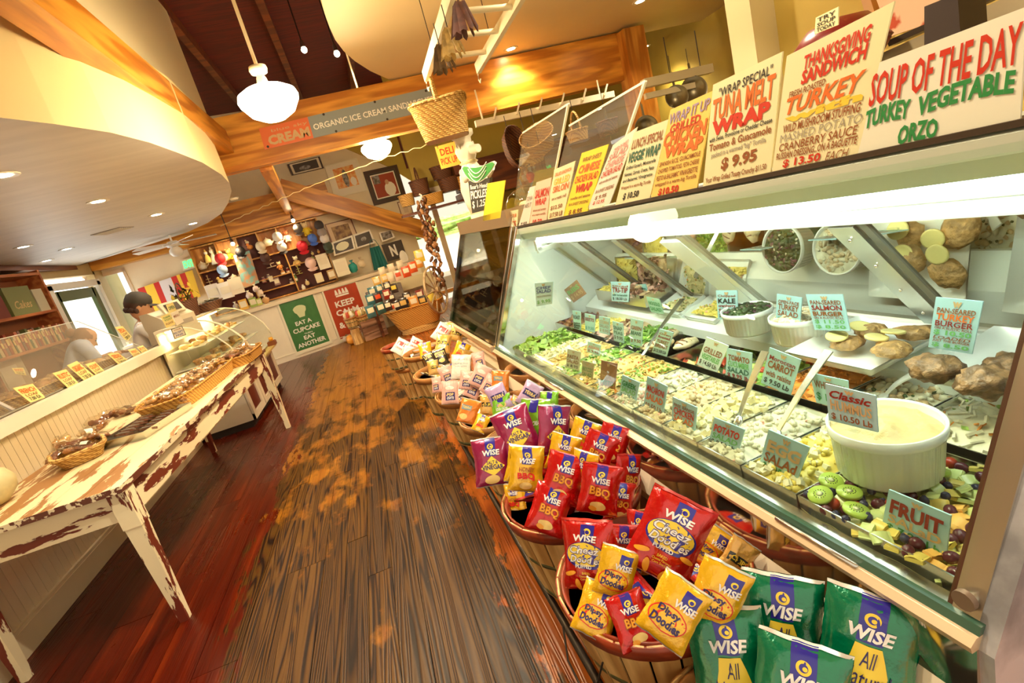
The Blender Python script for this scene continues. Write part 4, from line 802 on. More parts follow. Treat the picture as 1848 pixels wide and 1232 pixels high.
BK = [('green chip bags basket nearest the camera corner', (.39, .545), .232, .63), ('basket', (.40, .99), .225, .70), ('basket', (.375, 1.44), .222, .70),
      ('basket', (.377, 1.885), .215, .70), ('basket', (.375, 2.32), .205, .70), ('basket', (.33, 2.84), .21, .69), ('basket', (.25, 3.50), .20, .68), ('basket', (.22, 4.25), .19, .68)]
labs = ['slatted bushel basket of green chip bags, nearest the camera', 'red-rimmed bushel basket holding cheese puff and yellow corn bags', 'bushel basket crammed with red and yellow barbecue bags',
        'bushel basket of magenta vinegar chip bags', 'bushel basket with orange and lavender bags', 'bushel basket of pink striped popcorn bags', 'bushel basket of yellow and black bags at the aisle bend', 'farthest bushel basket of red and white bags by the case']
for i, (k, c, r, z) in enumerate(BK):
    basket(labs[i], (c[0], c[1], z), r, .30, HOOPR if i in (1, 2) else HOOPN, HOOPG, handle=i in (0, 1))
rack = T('basket_rack', 'dark metal rack carrying the row of bushel baskets', 'rack', (.38, 2.3, 0))
for x_ in (-.13, .13): ob('rail', MB().cyl((x_-.02, -2.1, .378), (x_-.1, 2.2, .378), .012, .012, 8), WIRE, rack)
for (x_, y_) in ((-.115, -.42), (-.16, 1.02), (-.11, -1.6), (.13, -.42), (.08, 1.02), (.13, -1.6), (-.2, 2.1)):
    ob('leg', MB().cyl((x_, y_, 0), (x_+.03, y_-.02, .37), .011, .011, 8), STEEL, rack)
ob('shelf', MB().box((0, -1.75, .30), (.32, .44, .012)), WIRE, rack)
# ---------------------------------------------------------- snack bags
def film(n, c, m=.25, r=.2, **k): return mat('film_'+n, c, r, m, coat=1., bump=k.pop('bump', .45), bs=k.pop('bs', 26), **k)
FR = film('red', (.58, .005, .004)); FY = film('yellow', (.90, .52, .012)); FG = film('green', (.0, .20, .085)); FP = film('magenta', (.34, .012, .085)); FO = film('orange', (.88, .26, .03)); FLV = film('lavender', (.55, .36, .58), .1, .35)
FW_ = film('white', (.85, .78, .66), .05, .4); FB = mat('print_blue', (.025, .02, .30), .25, coat=.5); FLG = film('lime', (.25, .62, .03)); FK = film('black', (.03, .025, .02)); FT = film('teal', (.02, .20, .22)); FGD = film('gold', (.80, .45, .10))
PW = mat('print_white', (.92, .90, .86), .3); PYL = mat('print_yellow', (.95, .70, .06), .3); PRD = mat('print_red', (.75, .03, .02), .3); POR = mat('print_orange', (.92, .40, .03), .3); PBR = mat('print_brown', (.40, .10, .02), .35)
PNV = mat('print_navy', (.04, .03, .14), .3); PGR = mat('print_slate', (.20, .30, .34), .4); PCH = mat('print_chip', (.90, .66, .22), .4); SEAL = mat('film_seal', (.75, .72, .66), .25, .5)
def stripemat():
    M = mat('film_striped', (.85, .7, .6), .35); nt = M.node_tree; N = nt.nodes; L = nt.links; tc = N.new('ShaderNodeTexCoord'); s_ = N.new('ShaderNodeSeparateXYZ'); L.new(tc.outputs['Object'], s_.inputs[0])
    m = N.new('ShaderNodeMath'); m.operation = 'MULTIPLY'; m.inputs[1].default_value = 900; L.new(s_.outputs[0], m.inputs[0]); n = N.new('ShaderNodeMath'); n.operation = 'SINE'; L.new(m.outputs[0], n.inputs[0])
    cr = N.new('ShaderNodeValToRGB'); cr.color_ramp.elements[0].position = .25; cr.color_ramp.elements[1].position = .4; cr.color_ramp.elements[0].color = (.70, .22, .16, 1); cr.color_ramp.elements[1].color = (.88, .78, .66, 1)
    L.new(n.outputs[0], cr.inputs[0]); L.new(cr.outputs[0], N['Principled BSDF'].inputs['Base Color']); return M
FST = stripemat()
def bagsurf(w_, h, t, seed):
    def f(u, v_, off=0., back=1):
        x = (u-.5)*w_; z = (v_-.5)*h
        e = max(0., 1-abs(2*v_-1)**3.2); g = max(0., 1-abs(2*u-1)**2.6)
        k = (e**.6)*(g**.55)
        pin = 1-.07*e*(1-abs(2*v_-1))  # sides pull in where it is full
        n1 = noise.noise(V((u*3.1, v_*4.2, seed*5.3+back)))*.20+noise.noise(V((u*9+v_*5, v_*6-u*4, seed*2.1)))*.10
        fold = .06*abs(math.sin((u*7+v_*3+seed)*1.6))*(1-e*.7)
        y = -back*(t/2)*(k*(1+n1)+fold*(g if back > 0 else g)) - back*.0008
        x = x*pin + .004*noise.noise(V((v_*6, seed, back)))
        return V((x, y-off*back, z+.004*noise.noise(V((u*5, seed, 3.)))))
    return f
def mkbag(kind, w_, h, t, base, decals, seed):
    f = bagsurf(w_, h, t, seed); NU, NV = 14, 18
    mb = MB(); mb.grid(lambda u, v_: f(u, v_), NU, NV); k = len(mb.v); mb.grid(lambda u, v_: f(1-u, v_, 0, -1), NU, NV)
    # seal bands at both ends
    mats = [base, SEAL]
    root = T('snack_bag', 'x', 'bag'); COL.objects.unlink(root); bpy.data.objects.remove(root)
    parts = [('pouch', mb.mesh('pouch', base))]
    for a, b in ((.972, 1.0), (0., .022)):
        sb = MB(); sb.grid(lambda u, v_: f(u, a+(b-a)*v_, .0009), 12, 1); sb.grid(lambda u, v_: f(1-u, a+(b-a)*v_, .0009, -1), 12, 1)
        parts.append(('seal', sb.mesh('seal', SEAL if kind not in ('red', 'cheez') else mat('film_seal_red', (.5, .03, .02), .25, .4))))
    lay = .0008; by = {}
    for i, d in enumerate(decals):
        m_ = d[-1]; o_ = lay+.00035*i; m2 = by.setdefault((m_.name, d[0] == 'text'), (MB(), m_))[0]
        if d[0] == 'rect': a, b, c, e = d[1]; m2.grid(lambda u, v_: f(a+(c-a)*u, b+(e-b)*v_, o_), 5, 6)
        elif d[0] == 'ell':
            cu, cv, ru, rv, ro = d[1]
            def el(u, v_):
                tt = v_*6.2832; X_ = u*ru*math.cos(tt); Y_ = u*rv*math.sin(tt); X2 = X_*math.cos(ro)-Y_*math.sin(ro)*h/w_; Y2 = X_*math.sin(ro)*w_/h+Y_*math.cos(ro); return f(cu+X2, cv+Y2, o_)
            m2.grid(el, 4, 24)
        elif d[0] == 'text':
            s, bx, bold, sh, rot = d[1]; u0, v0, u1, v1 = bx; cu, cv = (u0+u1)/2, (v0+v1)/2; ca, sa = math.cos(rot), math.sin(rot)
            def tf(u, v_): X_ = (u-cu)*w_; Y_ = (v_-cv)*h; return f(cu+(X_*ca-Y_*sa)/w_, cv+(X_*sa+Y_*ca)/h, o_+.0004)
            text_into(m2, s, bx, tf, 0, bold, sh)
        elif d[0] == 'poly':
            pts = d[1]; cx = sum(p[0] for p in pts)/len(pts); cy = sum(p[1] for p in pts)/len(pts); q = []
            for j in range(len(pts)):
                a, b = pts[j], pts[(j+1) % len(pts)]
                for t_ in (0, .5): q.append((a[0]+(b[0]-a[0])*t_, a[1]+(b[1]-a[1])*t_))
            m2.grid(lambda u, v_: (lambda p: f(cx+(p[0]-cx)*u, cy+(p[1]-cy)*u, o_))(q[int(round(v_*len(q))) % len(q)]), 4, len(q))
    for (nm, istext), (m2, m_) in by.items(): parts.append(('lettering' if istext else 'printed_patch', m2.mesh(nm, m_)))
    return parts
WISE = lambda s=0.: [('rect', (.36, .60, .64, .985), FB), ('ell', (.5, .80, .085, .058, 0), PYL), ('ell', (.5, .80, .05, .034, 0), FB), ('ell', (.515, .795, .028, .018, 0), PYL), ('text', ('WISE', (.26, .62, .74, .735), .035, .12, -.0), PW)]
KIND = {
 'green': (.20, .27, .07, FG, WISE()+[('poly', [(.28, .36), (.36, .58), (.64, .58), (.72, .36), (.66, .08), (.34, .08)], PYL), ('text', ('All', (.42, .40, .60, .54), .0, .3, 0), PNV), ('text', ('Natural', (.24, .22, .76, .38), .0, .3, 0), PNV)]),
 'red': (.165, .205, .055, FR, WISE()+[('text', ('BBQ', (.22, .34, .78, .56), .06, .0, -.05), PBR), ('text', ('BBQ', (.24, .355, .76, .545), .02, .0, -.05), POR), ('ell', (.50, .18, .20, .09, 0), PCH), ('ell', (.38, .12, .10, .05, 0), POR)]),
 'cheez': (.215, .275, .075, FR, [('rect', (.42, .70, .68, .93), FB), ('ell', (.55, .84, .07, .045, 0), PYL), ('ell', (.555, .835, .04, .026, 0), FB), ('text', ('WISE', (.28, .71, .74, .80), .035, .12, 0), PW),
     ('ell', (.50, .52, .40, .185, .0), FB), ('ell', (.49, .535, .37, .16, .0), PYL), ('text', ('Cheez', (.18, .535, .80, .655), .05, .25, .0), FB), ('text', ('Cheez', (.19, .545, .79, .645), .02, .25, .0), PW),
     ('text', ('Doodles', (.18, .41, .84, .525), .05, .25, .0), FB), ('text', ('Doodles', (.19, .42, .83, .515), .02, .25, .0), PW), ('text', ('PUFFED', (.30, .345, .62, .395), .02, .0, 0), PW),
     ('text', ('BAKED', (.42, .26, .58, .295), .01, .0, 0), PYL), ('text', ('Cheese Flavored', (.36, .22, .66, .25), .01, .0, 0), PYL), ('text', ('Corn Snacks', (.38, .18, .62, .21), .01, .0, 0), PYL),
     ('ell', (.18, .26, .12, .032, .25), POR), ('ell', (.84, .36, .11, .03, -.2), POR), ('ell', (.34, .11, .05, .09, .3), POR), ('ell', (.62, .08, .05, .08, -.3), POR)]),
 'dipsy': (.185, .235, .07, FY, [('rect', (.52, .62, .84, .88), FB), ('ell', (.70, .77, .07, .05, 0), PYL), ('ell', (.705, .765, .04, .03, 0), FB), ('text', ('WISE', (.42, .58, .88, .70), .035, .12, .0), PW),
     ('ell', (.45, .36, .40, .20, 0), PRD), ('ell', (.45, .36, .375, .182, 0), FY), ('text', ('Dipsy', (.18, .385, .66, .52), .04, .0, 0), PNV), ('text', ('Doodles', (.14, .23, .76, .37), .04, .0, 0), PNV), ('ell', (.44, .47, .02, .016, 0), PRD)]),
 'yellow': (.155, .20, .05, FY, WISE()+[('text', ('HONEY', (.28, .44, .74, .54), .02, 0, 0), PBR), ('text', ('BBQ', (.24, .26, .76, .42), .05, 0, 0), PRD), ('ell', (.5, .14, .18, .08, 0), PCH)]),
 'purple': (.165, .21, .055, FP, WISE()+[('poly', [(.16, .38), (.5, .60), (.84, .38), (.5, .20)], PYL), ('text', ('SALT &', (.34, .44, .66, .51), .02, 0, 0), PNV), ('text', ('VINEGAR', (.20, .33, .80, .43), .03, 0, 0), PNV), ('ell', (.46, .13, .2, .09, 0), PCH)]),
 'lime': (.14, .19, .05, FLG, [('rect', (.36, .70, .64, .985), FB), ('text', ('SOUR CREAM', (.2, .4, .8, .5), .02, 0, 0), PW)]),
 'lavender': (.15, .20, .045, FLV, [('rect', (.12, .40, .88, .66), PNV), ('text', ('TERRA', (.18, .47, .82, .60), .03, 0, 0), PCH), ('ell', (.5, .2, .22, .1, 0), PCH)]),
 'orange': (.16, .20, .05, FO, [('rect', (.10, .52, .62, .72), PGR), ('text', ('TERRA', (.14, .58, .58, .68), .03, 0, 0), PCH), ('ell', (.3, .25, .2, .12, 0), PCH)]),
 'striped': (.14, .19, .04, FST, [('rect', (.24, .16, .80, .50), PNV), ('text', ('POP', (.32, .34, .72, .46), .04, 0, 0), PCH), ('text', ('corn', (.32, .20, .72, .31), .02, .2, 0), PW), ('ell', (.5, .68, .26, .08, 0), FW_)]),
 'white': (.17, .22, .04, FW_, [('text', ('NUTRITION FACTS', (.15, .75, .85, .82), .01, 0, 0), PGR), ('text', ('sea salt and olive oil', (.15, .6, .85, .66), .0, 0, 0), PGR), ('text', ('popped by hand', (.2, .48, .8, .54), .0, 0, 0), PGR)]),
 'gold': (.15, .20, .05, FGD, [('rect', (.1, .4, .9, .6), FK), ('text', ('CHIPS', (.2, .44, .8, .56), .03, 0, 0), PYL)]),
 'black': (.14, .19, .045, FK, [('rect', (.1, .56, .9, .84), PCH), ('text', ('KETTLE', (.16, .62, .84, .76), .03, 0, 0), PNV), ('ell', (.5, .3, .25, .12, 0), PCH)]),
 'teal': (.14, .20, .045, FT, [('rect', (.1, .66, .9, .86), FK), ('text', ('SEA SALT', (.16, .70, .84, .80), .03, 0, 0), PW), ('ell', (.5, .3, .28, .2, 0), FW_)]),
 'redband': (.16, .21, .04, FW_, [('rect', (.0, .55, 1., .8), PRD), ('text', ('CRISPS', (.2, .3, .8, .42), .03, 0, 0), PRD)]),
}
_bm = {}
def bag(kind, px, py, z, ang, label, sc=1., up=.45, side=0., seed=None, group=None):
    """bag centred behind pixel (px,py) at height z; ang = clockwise lean seen from the camera"""
    seed = seed if seed is not None else len(_bm) % 3
    key = (kind, (px+py) % 2)
    if key not in _bm: _bm[key] = mkbag(kind, *KIND[kind], (px*7+py) % 11+1)
    c = PZ(px, py, z); tc = (CO-c).normalized()
    h_ = V((tc.x, tc.y, 0)).normalized(); n = (h_ + V((0, 0, up)) + _rt*side).normalized()
    a = R(ang); d = _up*math.cos(a)+_rt*math.sin(a); zz = (d-n*d.dot(n)).normalized(); xx = (-n).cross(zz)*-1
    xx = zz.cross(n)*1.0; xx = (-n).cross(zz); xx = -xx if xx.dot(_rt) < 0 else xx
    M = frameM(c, xx*sc, -n*sc, zz*sc)
    root = T('snack_bag', label, 'bag', group=group); root.matrix_world = M
    pch = None
    for nm, me in _bm[key]:
        o_ = ob(nm, me, None, pch or root); pch = pch or o_
    return root
B_ = bag
# nearest basket: green bags
B_('green', 1410, 1128, 0.710, 1, 'green natural chip bag standing at the back of its basket', 0.722)
B_('green', 1318, 1192, 0.690, -10, 'green natural chip bag at the left rim of its basket', 0.722, .5)
B_('green', 1565, 1172, 0.710, 9, 'green natural chip bag leaning right beside the case', 0.739, .5)
B_('green', 1440, 1262, 0.690, 8, 'green natural chip bag cut off by the bottom edge', 0.722, .6)
B_('green', 1668, 1228, 0.630, 18, 'green chip bag mostly hidden at the lower right', 0.588, .8)
# second basket
B_('cheez', 1208, 968, 0.830, 24, 'big red puffed cheese snack bag topping the second basket', 0.681, .5)
B_('cheez', 1062, 1000, 0.800, -6, 'red puffed cheese snack bag folded at the left rim', 0.592, .35, -.5)
B_('red', 1122, 985, 0.760, 4, 'small red bag tucked between the two puffed cheese bags', 0.518, .3, .2)
B_('red', 1158, 960, 0.750, -4, 'thin red bag seen edge-on behind the big puffed cheese bag', 0.518, .3, -.9)
B_('dipsy', 1296, 1072, 0.800, 22, 'yellow corn chip bag leaning on the case side', 0.522, .5)
B_('dipsy', 1216, 1102, 0.810, 30, 'yellow corn chip bag in front of the big red bag', 0.522, .7)
B_('dipsy', 1112, 1032, 0.790, 14, 'yellow corn chip bag under the left red bag', 0.458, .5)
B_('dipsy', 1078, 1100, 0.730, 18, 'yellow corn chip bag at the lower left rim', 0.471, .9)
B_('red', 1140, 1118, 0.730, -14, 'crumpled red bag lying low in the second basket', 0.518, .9, .4)
B_('dipsy', 1282, 985, 0.710, 34, 'yellow corn chip bag behind the big red bag', 0.445, .5)
B_('gold', 1330, 1010, 0.710, 34, 'gold bag with red edge against the case', 0.488, .5, .4)
# third basket
B_('red', 992, 918, 0.770, 16, 'red barbecue bag at the front rim of the third basket', 0.671, .6)
B_('red', 1017, 862, 0.830, 14, 'red barbecue bag in the middle of the third basket', 0.686, .5)
B_('red', 1082, 882, 0.810, 8, 'red barbecue bag right of centre in the third basket', 0.671, .4)
B_('yellow', 950, 845, 0.810, 3, 'yellow honey barbecue bag at the left of the third basket', 0.718, .4)
B_('yellow', 1016, 818, 0.810, 14, 'yellow honey barbecue bag behind the middle red bag', 0.624, .4)
B_('yellow', 1056, 852, 0.830, 6, 'yellow bag seen edge-on between two red bags', 0.624, .3, -1.2)
B_('yellow', 1052, 790, 0.790, 20, 'yellow bag at the back of the third basket', 0.640, .4)
B_('red', 1078, 816, 0.830, 22, 'red barbecue bag behind the yellow ones', 0.608, .4)
B_('red', 1106, 800, 0.790, 16, 'red barbecue bag farthest back in the third basket', 0.608, .4)
B_('red', 1132, 860, 0.750, 10, 'plain red side of a bag by the right rim', 0.671, .3, .9)
B_('red', 1118, 905, 0.730, 10, 'small red bag low by the right rim', 0.546, .4, .4)
B_('yellow', 930, 900, 0.690, -14, 'yellow bag squeezed at the left rim of the third basket', 0.515, .5, -.6)
# fourth basket: magenta
B_('purple', 888, 832, 0.790, -8, 'magenta vinegar bag at the front of the fourth basket', 0.791, .5)
B_('purple', 932, 780, 0.850, -22, 'magenta vinegar bag with a yellow diamond, leaning left', 0.846, .5)
B_('purple', 1000, 776, 0.830, 6, 'magenta vinegar bag seen half edge-on at the right', 0.846, .4, .7)
B_('lime', 966, 758, 0.850, -1, 'bright lime bag standing between magenta bags', 0.828, .3, -.5)
B_('lime', 905, 735, 0.790, -10, 'lime bag top behind the magenta bags', 0.644, .4)
B_('lime', 992, 728, 0.790, -2, 'lime bag corner sticking up by the case', 0.552, .4)
B_('purple', 948, 808, 0.770, 20, 'magenta bag lying under the lime bag', 0.681, .6)
B_('red', 968, 822, 0.750, 6, 'red bag between the third and fourth baskets', 0.681, .5)
B_('yellow', 940, 838, 0.770, 8, 'yellow bag between the third and fourth baskets', 0.644, .5)
# fifth basket: orange and lavender
B_('orange', 846, 742, 0.770, 14, 'orange veggie chip bag at the left rim', 0.576, .5)
B_('lavender', 900, 718, 0.830, -24, 'lavender bag leaning left on top', 0.600, .5)
B_('lavender', 956, 712, 0.790, 28, 'lavender bag lying toward the case', 0.588, .5)
B_('orange', 903, 688, 0.790, 2, 'orange bag standing behind the lavender ones', 0.564, .4)
B_('orange', 930, 735, 0.750, 30, 'orange bag low by the right rim of the fifth basket', 0.480, .5)
B_('gold', 880, 730, 0.770, 0, 'golden bag between orange and lavender bags', 0.480, .5)
B_('yellow', 868, 764, 0.720, 20, 'plain yellow bag edge at the front of the fifth basket', 0.420, .8)
# sixth basket: striped
st = 'pink striped popcorn bag'
B_('striped', 812, 708, 0.770, -3, st+' at the front left with a navy label', 0.660, .5)
B_('striped', 855, 700, 0.750, 22, st+' lying at the front rim', 0.600, .6)
B_('striped', 866, 678, 0.810, 24, st+' with a brown label at the right', 0.660, .5)
B_('striped', 884, 694, 0.780, 28, st+' rightmost, against the orange bag', 0.540, .5)
B_('striped', 806, 676, 0.790, -20, st+' leaning left behind the front one', 0.570, .5)
B_('striped', 842, 686, 0.800, 6, st+' in the middle of the heap', 0.540, .5)
B_('white', 832, 662, 0.830, 0, 'white bag back panel with small print on the popcorn heap', 0.660, .5)
B_('striped', 864, 650, 0.810, -12, st+' behind the white one', 0.540, .5)
B_('striped', 788, 694, 0.760, -12, st+' squeezed at the left rim', 0.480, .4, -.7)
B_('gold', 782, 663, 0.770, -10, 'small gold bag behind the striped ones', 0.480, .5)
# seventh and eighth baskets
B_('yellow', 768, 632, 0.730, -12, 'yellow bag at the left of the seventh basket', 0.660, .6)
B_('gold', 800, 620, 0.790, 5, 'gold bag across the middle of the seventh basket', 0.759, .7)
B_('black', 796, 645, 0.730, -20, 'black and white bag at the front of the seventh basket', 0.660, .6)
B_('yellow', 832, 634, 0.770, 20, 'yellow bag with a dark motif toward the case', 0.660, .5)
B_('black', 776, 648, 0.710, -30, 'black and cream bag lying at the left rim', 0.594, .8)
B_('gold', 842, 646, 0.730, 12, 'tan bag edge at the right of the seventh basket', 0.528, .4, .7)
B_('redband', 797, 600, 0.790, 30, 'white bag with a red band leaning right, farthest basket', 0.759, .5)
B_('gold', 812, 596, 0.770, -5, 'gold bag standing in the farthest basket', 0.726, .4)
B_('gold', 824, 602, 0.750, 10, 'tan bag beside the gold one in the farthest basket', 0.660, .4)
# bags lower down that fill each basket
for bi, kinds, nn_, sc_ in ((0, ('green',), 7, .66), (1, ('dipsy', 'cheez', 'red', 'dipsy'), 9, .60), (2, ('red', 'yellow', 'red'), 10, .66), (3, ('purple', 'lime', 'purple'), 8, .74), (4, ('orange', 'lavender', 'gold'), 9, .66), (5, ('striped', 'white', 'striped'), 10, .70), (6, ('yellow', 'black', 'gold'), 8, .74), (7, ('gold', 'redband', 'yellow'), 7, .74)):
    c_, r_b, zb = BK[bi][1], BK[bi][2], BK[bi][3]
    for j in range(nn_):
        an = j*2.4+bi; rr_ = r_b*(.25+.42*((j*.37) % 1)); px_, py_ = None, None
        p = V((c_[0]+rr_*math.cos(an), c_[1]+rr_*math.sin(an), zb-.035-.03*(j % 2))); k_ = kinds[j % len(kinds)]
        key = (k_, j % 2)
        if key not in _bm: _bm[key] = mkbag(k_, *KIND[k_], j+3)
        M = Matrix.Translation(p) @ Matrix.Rotation(an*1.3+.4, 4, 'Z') @ Matrix.Rotation(R(-38-12*(j % 3)), 4, 'X') @ Matrix.Rotation(R(25*((j*.71) % 1)-12), 4, 'Y') @ Matrix.Scale(sc_, 4)
        cn = {'green': 'green', 'dipsy': 'yellow corn chip', 'cheez': 'red cheese puff', 'red': 'red', 'yellow': 'yellow', 'purple': 'magenta', 'lime': 'lime', 'orange': 'orange', 'lavender': 'lavender', 'gold': 'gold', 'striped': 'striped', 'white': 'white', 'black': 'black', 'redband': 'red-banded'}[k_]
        rt_ = T('snack_bag', '%s bag buried in the %s basket from the camera, %s layer piece' % (cn, ORDW[bi], ORDW[j]), 'bag'); rt_.matrix_world = M; pch = None
        for nm, me in _bm[key]:
            o_ = ob(nm, me, None, pch or rt_); pch = pch or o_
# small basket on an upturned one, out in the aisle
sp = PZ(770, 708, 0)
basket('upturned basket on the floor under the small red-rimmed basket', (sp.x-.06, sp.y-.02, .36), .17, .36, HOOPN, HOOPG, 'upturned_basket', 16)
basket('small red-rimmed basket out in the aisle on an upturned one', (sp.x-.13, sp.y-.05, .60), .17, .235, HOOPR, HOOPG, 'small_basket', 16)
B_('redband', 722, 625, 0.640, 28, 'white bag with a red band in the small aisle basket', 0.760, .5)
B_('redband', 748, 622, 0.640, 25, 'second red-banded bag in the small aisle basket', 0.680, .5)
B_('white', 736, 634, 0.630, 12, 'folded white bag in the small aisle basket', 0.480, .5)
# ================================================================== left side: old table, bakery case, curved cases
def peel(name, axis='Y', thr=.5, base=(.86, .76, .50), under=(.16, .022, .008), sc=5.):
    M = bpy.data.materials.new(name); M.use_nodes = True; nt = M.node_tree; N = nt.nodes; L = nt.links; b = N['Principled BSDF']
    tc = N.new('ShaderNodeTexCoord'); mp = N.new('ShaderNodeMapping'); s = [sc*2.2]*3; s['XYZ'.index(axis)] = sc*.45; mp.inputs['Scale'].default_value = s; L.new(tc.outputs['Object'], mp.inputs['Vector'])
    n = N.new('ShaderNodeTexNoise'); n.inputs['Scale'].default_value = 1.; n.inputs['Detail'].default_value = 8; n.inputs['Roughness'].default_value = .62; L.new(mp.outputs[0], n.inputs['Vector'])
    cr = N.new('ShaderNodeValToRGB'); e = cr.color_ramp.elements; e[0].position = thr; e[1].position = thr+.012; e[0].color = (*base, 1); e[1].color = (*under, 1); L.new(n.outputs['Fac'], cr.inputs[0])
    n2 = N.new('ShaderNodeTexNoise'); n2.inputs['Scale'].default_value = 3.; n2.inputs['Detail'].default_value = 4; L.new(mp.outputs[0], n2.inputs['Vector'])
    mx = N.new('ShaderNodeMix'); mx.data_type = 'RGBA'; mx.blend_type = 'MULTIPLY'; mx.inputs[0].default_value = .35; L.new(cr.outputs[0], mx.inputs[6]); L.new(n2.outputs['Color'], mx.inputs[7]); L.new(cr.outputs[0], mx.inputs[6])
    L.new(cr.outputs[0], b.inputs['Base Color']); b.inputs['Roughness'].default_value = .5
    bp = N.new('ShaderNodeBump'); bp.inputs['Strength'].default_value = .5; bp.inputs['Distance'].default_value = .004; bp.invert = True; L.new(cr.outputs[0], bp.inputs['Height']); L.new(bp.outputs[0], b.inputs['Normal']); return M
PEELY = peel('peeling_paint_along', 'Y', .505); PEELT = peel('peeling_paint_top', 'Y', .52, (.84, .72, .44), (.36, .17, .05), 4.); PEELX = peel('peeling_paint_across', 'X', .60); PEELZ = peel('peeling_paint_leg', 'Z', .50)
PEELE = peel('worn_edge', 'Y', .47, (.8, .7, .46), (.12, .03, .015), 12.)
# table frame: origin at near right leg on the floor
TN = V((-1.50, 2.83, 0)); TF = V((-1.36, 5.80, 0)); TD = (TF-TN).normalized(); TL_ = (TF-TN).length; TX = V((-TD.y, TD.x, 0))  # TX points left
tilt = .05/TL_
def TT(a, b, dz=0.): return TN + TD*a + TX*b + V((0, 0, .835+tilt*a+dz))   # a along from near end, b to the left
TMX = frameM(TN, -TX, TD, V((0, 0, 1)))
table = T('rustic_table', 'long old farm table with peeling cream paint over dark red', 'table'); table.matrix_world = TMX
DPT = .84
tl = lambda a, b, z: V((-b, a, z+tilt*a))
def sl(name, a0, a1, b0, b1, z0, z1, m_, p=table):
    vs = [tl(a, b, z) for z in (z0, z1) for a, b in ((a0, b0), (a1, b0), (a1, b1), (a0, b1))]
    return ob(name, MB().add(vs, [(0, 1, 2, 3), (7, 6, 5, 4), (0, 4, 5, 1), (1, 5, 6, 2), (2, 6, 7, 3), (3, 7, 4, 0)]), m_, p)
for i in range(5): sl('top_board', -.06, TL_+.10, -.045+i*.179, -.045+i*.179+.176, .805, .833, PEELT)
sl('front_edge', -.062, TL_+.10, -.050, -.044, .802, .834, PEELE); sl('end_edge', -.068, -.061, -.05, .85, .802, .834, PEELE)
sl('front_apron', .03, TL_+.02, -.01, .012, .645, .803, PEELY); sl('end_apron', -.02, .005, .03, .80, .645, .803, PEELX)
sl('back_apron', .03, TL_, .80, .82, .645, .803, PEELY); sl('far_apron', TL_+.0, TL_+.02, .03, .80, .645, .803, PEELX)
sl('apron_rail', .06, TL_-.03, .0, .02, .632, .66, mat('rail_cream', (.78, .66, .40), .5))
for a, b in ((0, 0), (TL_, 0), (0, .78), (TL_, .78)):
    mb = MB(); o_ = tl(a, b, 0); zt = .803+tilt*a
    for (z0, z1, w0, w1) in ((0, .60, .022, .040), (.60, zt, .044, .044)):
        mb.add([(o_.x+x*w_, o_.y+y*w_, z) for z, w_ in ((z0, w0), (z1, w1)) for x, y in ((-1, -1), (1, -1), (1, 1), (-1, 1))], [(3, 2, 1, 0), (4, 5, 6, 7), (0, 1, 5, 4), (1, 2, 6, 5), (2, 3, 7, 6), (3, 0, 4, 7)])
    ob('leg', mb, PEELZ, table)
ztab = lambda px, py: TT(0, 0).z
def onT(px, py, dz=0.):
    n = TD.cross(TX)  # table plane normal incl. slope
    nn = V((0, 0, 1))-TD*tilt; return PP(px, py, TT(0, 0, dz), nn)
# wicker
def wickermat(name, c1, c2, sc=24.):
    M = mat(name, c2, .6); nt = M.node_tree; N = nt.nodes; L = nt.links; tc = N.new('ShaderNodeTexCoord'); b = N['Principled BSDF']
    wv = N.new('ShaderNodeTexWave'); wv.bands_direction = 'Z'; wv.inputs['Scale'].default_value = sc; wv.inputs['Distortion'].default_value = 1.5; L.new(tc.outputs['Object'], wv.inputs['Vector'])
    w2 = N.new('ShaderNodeTexWave'); w2.bands_direction = 'DIAGONAL'; w2.inputs['Scale'].default_value = sc*.6; w2.inputs['Distortion'].default_value = 2; L.new(tc.outputs['Object'], w2.inputs['Vector'])
    m = N.new('ShaderNodeMath'); m.operation = 'MULTIPLY'; L.new(wv.outputs['Fac'], m.inputs[0]); L.new(w2.outputs['Fac'], m.inputs[1])
    cr = N.new('ShaderNodeValToRGB'); cr.color_ramp.elements[0].color = (*c1, 1); cr.color_ramp.elements[1].color = (*c2, 1); cr.color_ramp.elements[1].position = .32; L.new(m.outputs[0], cr.inputs[0]); L.new(cr.outputs[0], b.inputs['Base Color'])
    bp = N.new('ShaderNodeBump'); bp.inputs['Strength'].default_value = .8; bp.inputs['Distance'].default_value = .006; L.new(m.outputs[0], bp.inputs['Height']); L.new(bp.outputs[0], b.inputs['Normal']); return M
WK = wickermat('wicker_honey', (.36, .17, .03), (.80, .52, .16)); WKD = wickermat('wicker_dark', (.05, .015, .006), (.20, .07, .02)); WKO = wickermat('wicker_amber', (.40, .16, .02), (.82, .46, .09), 26)
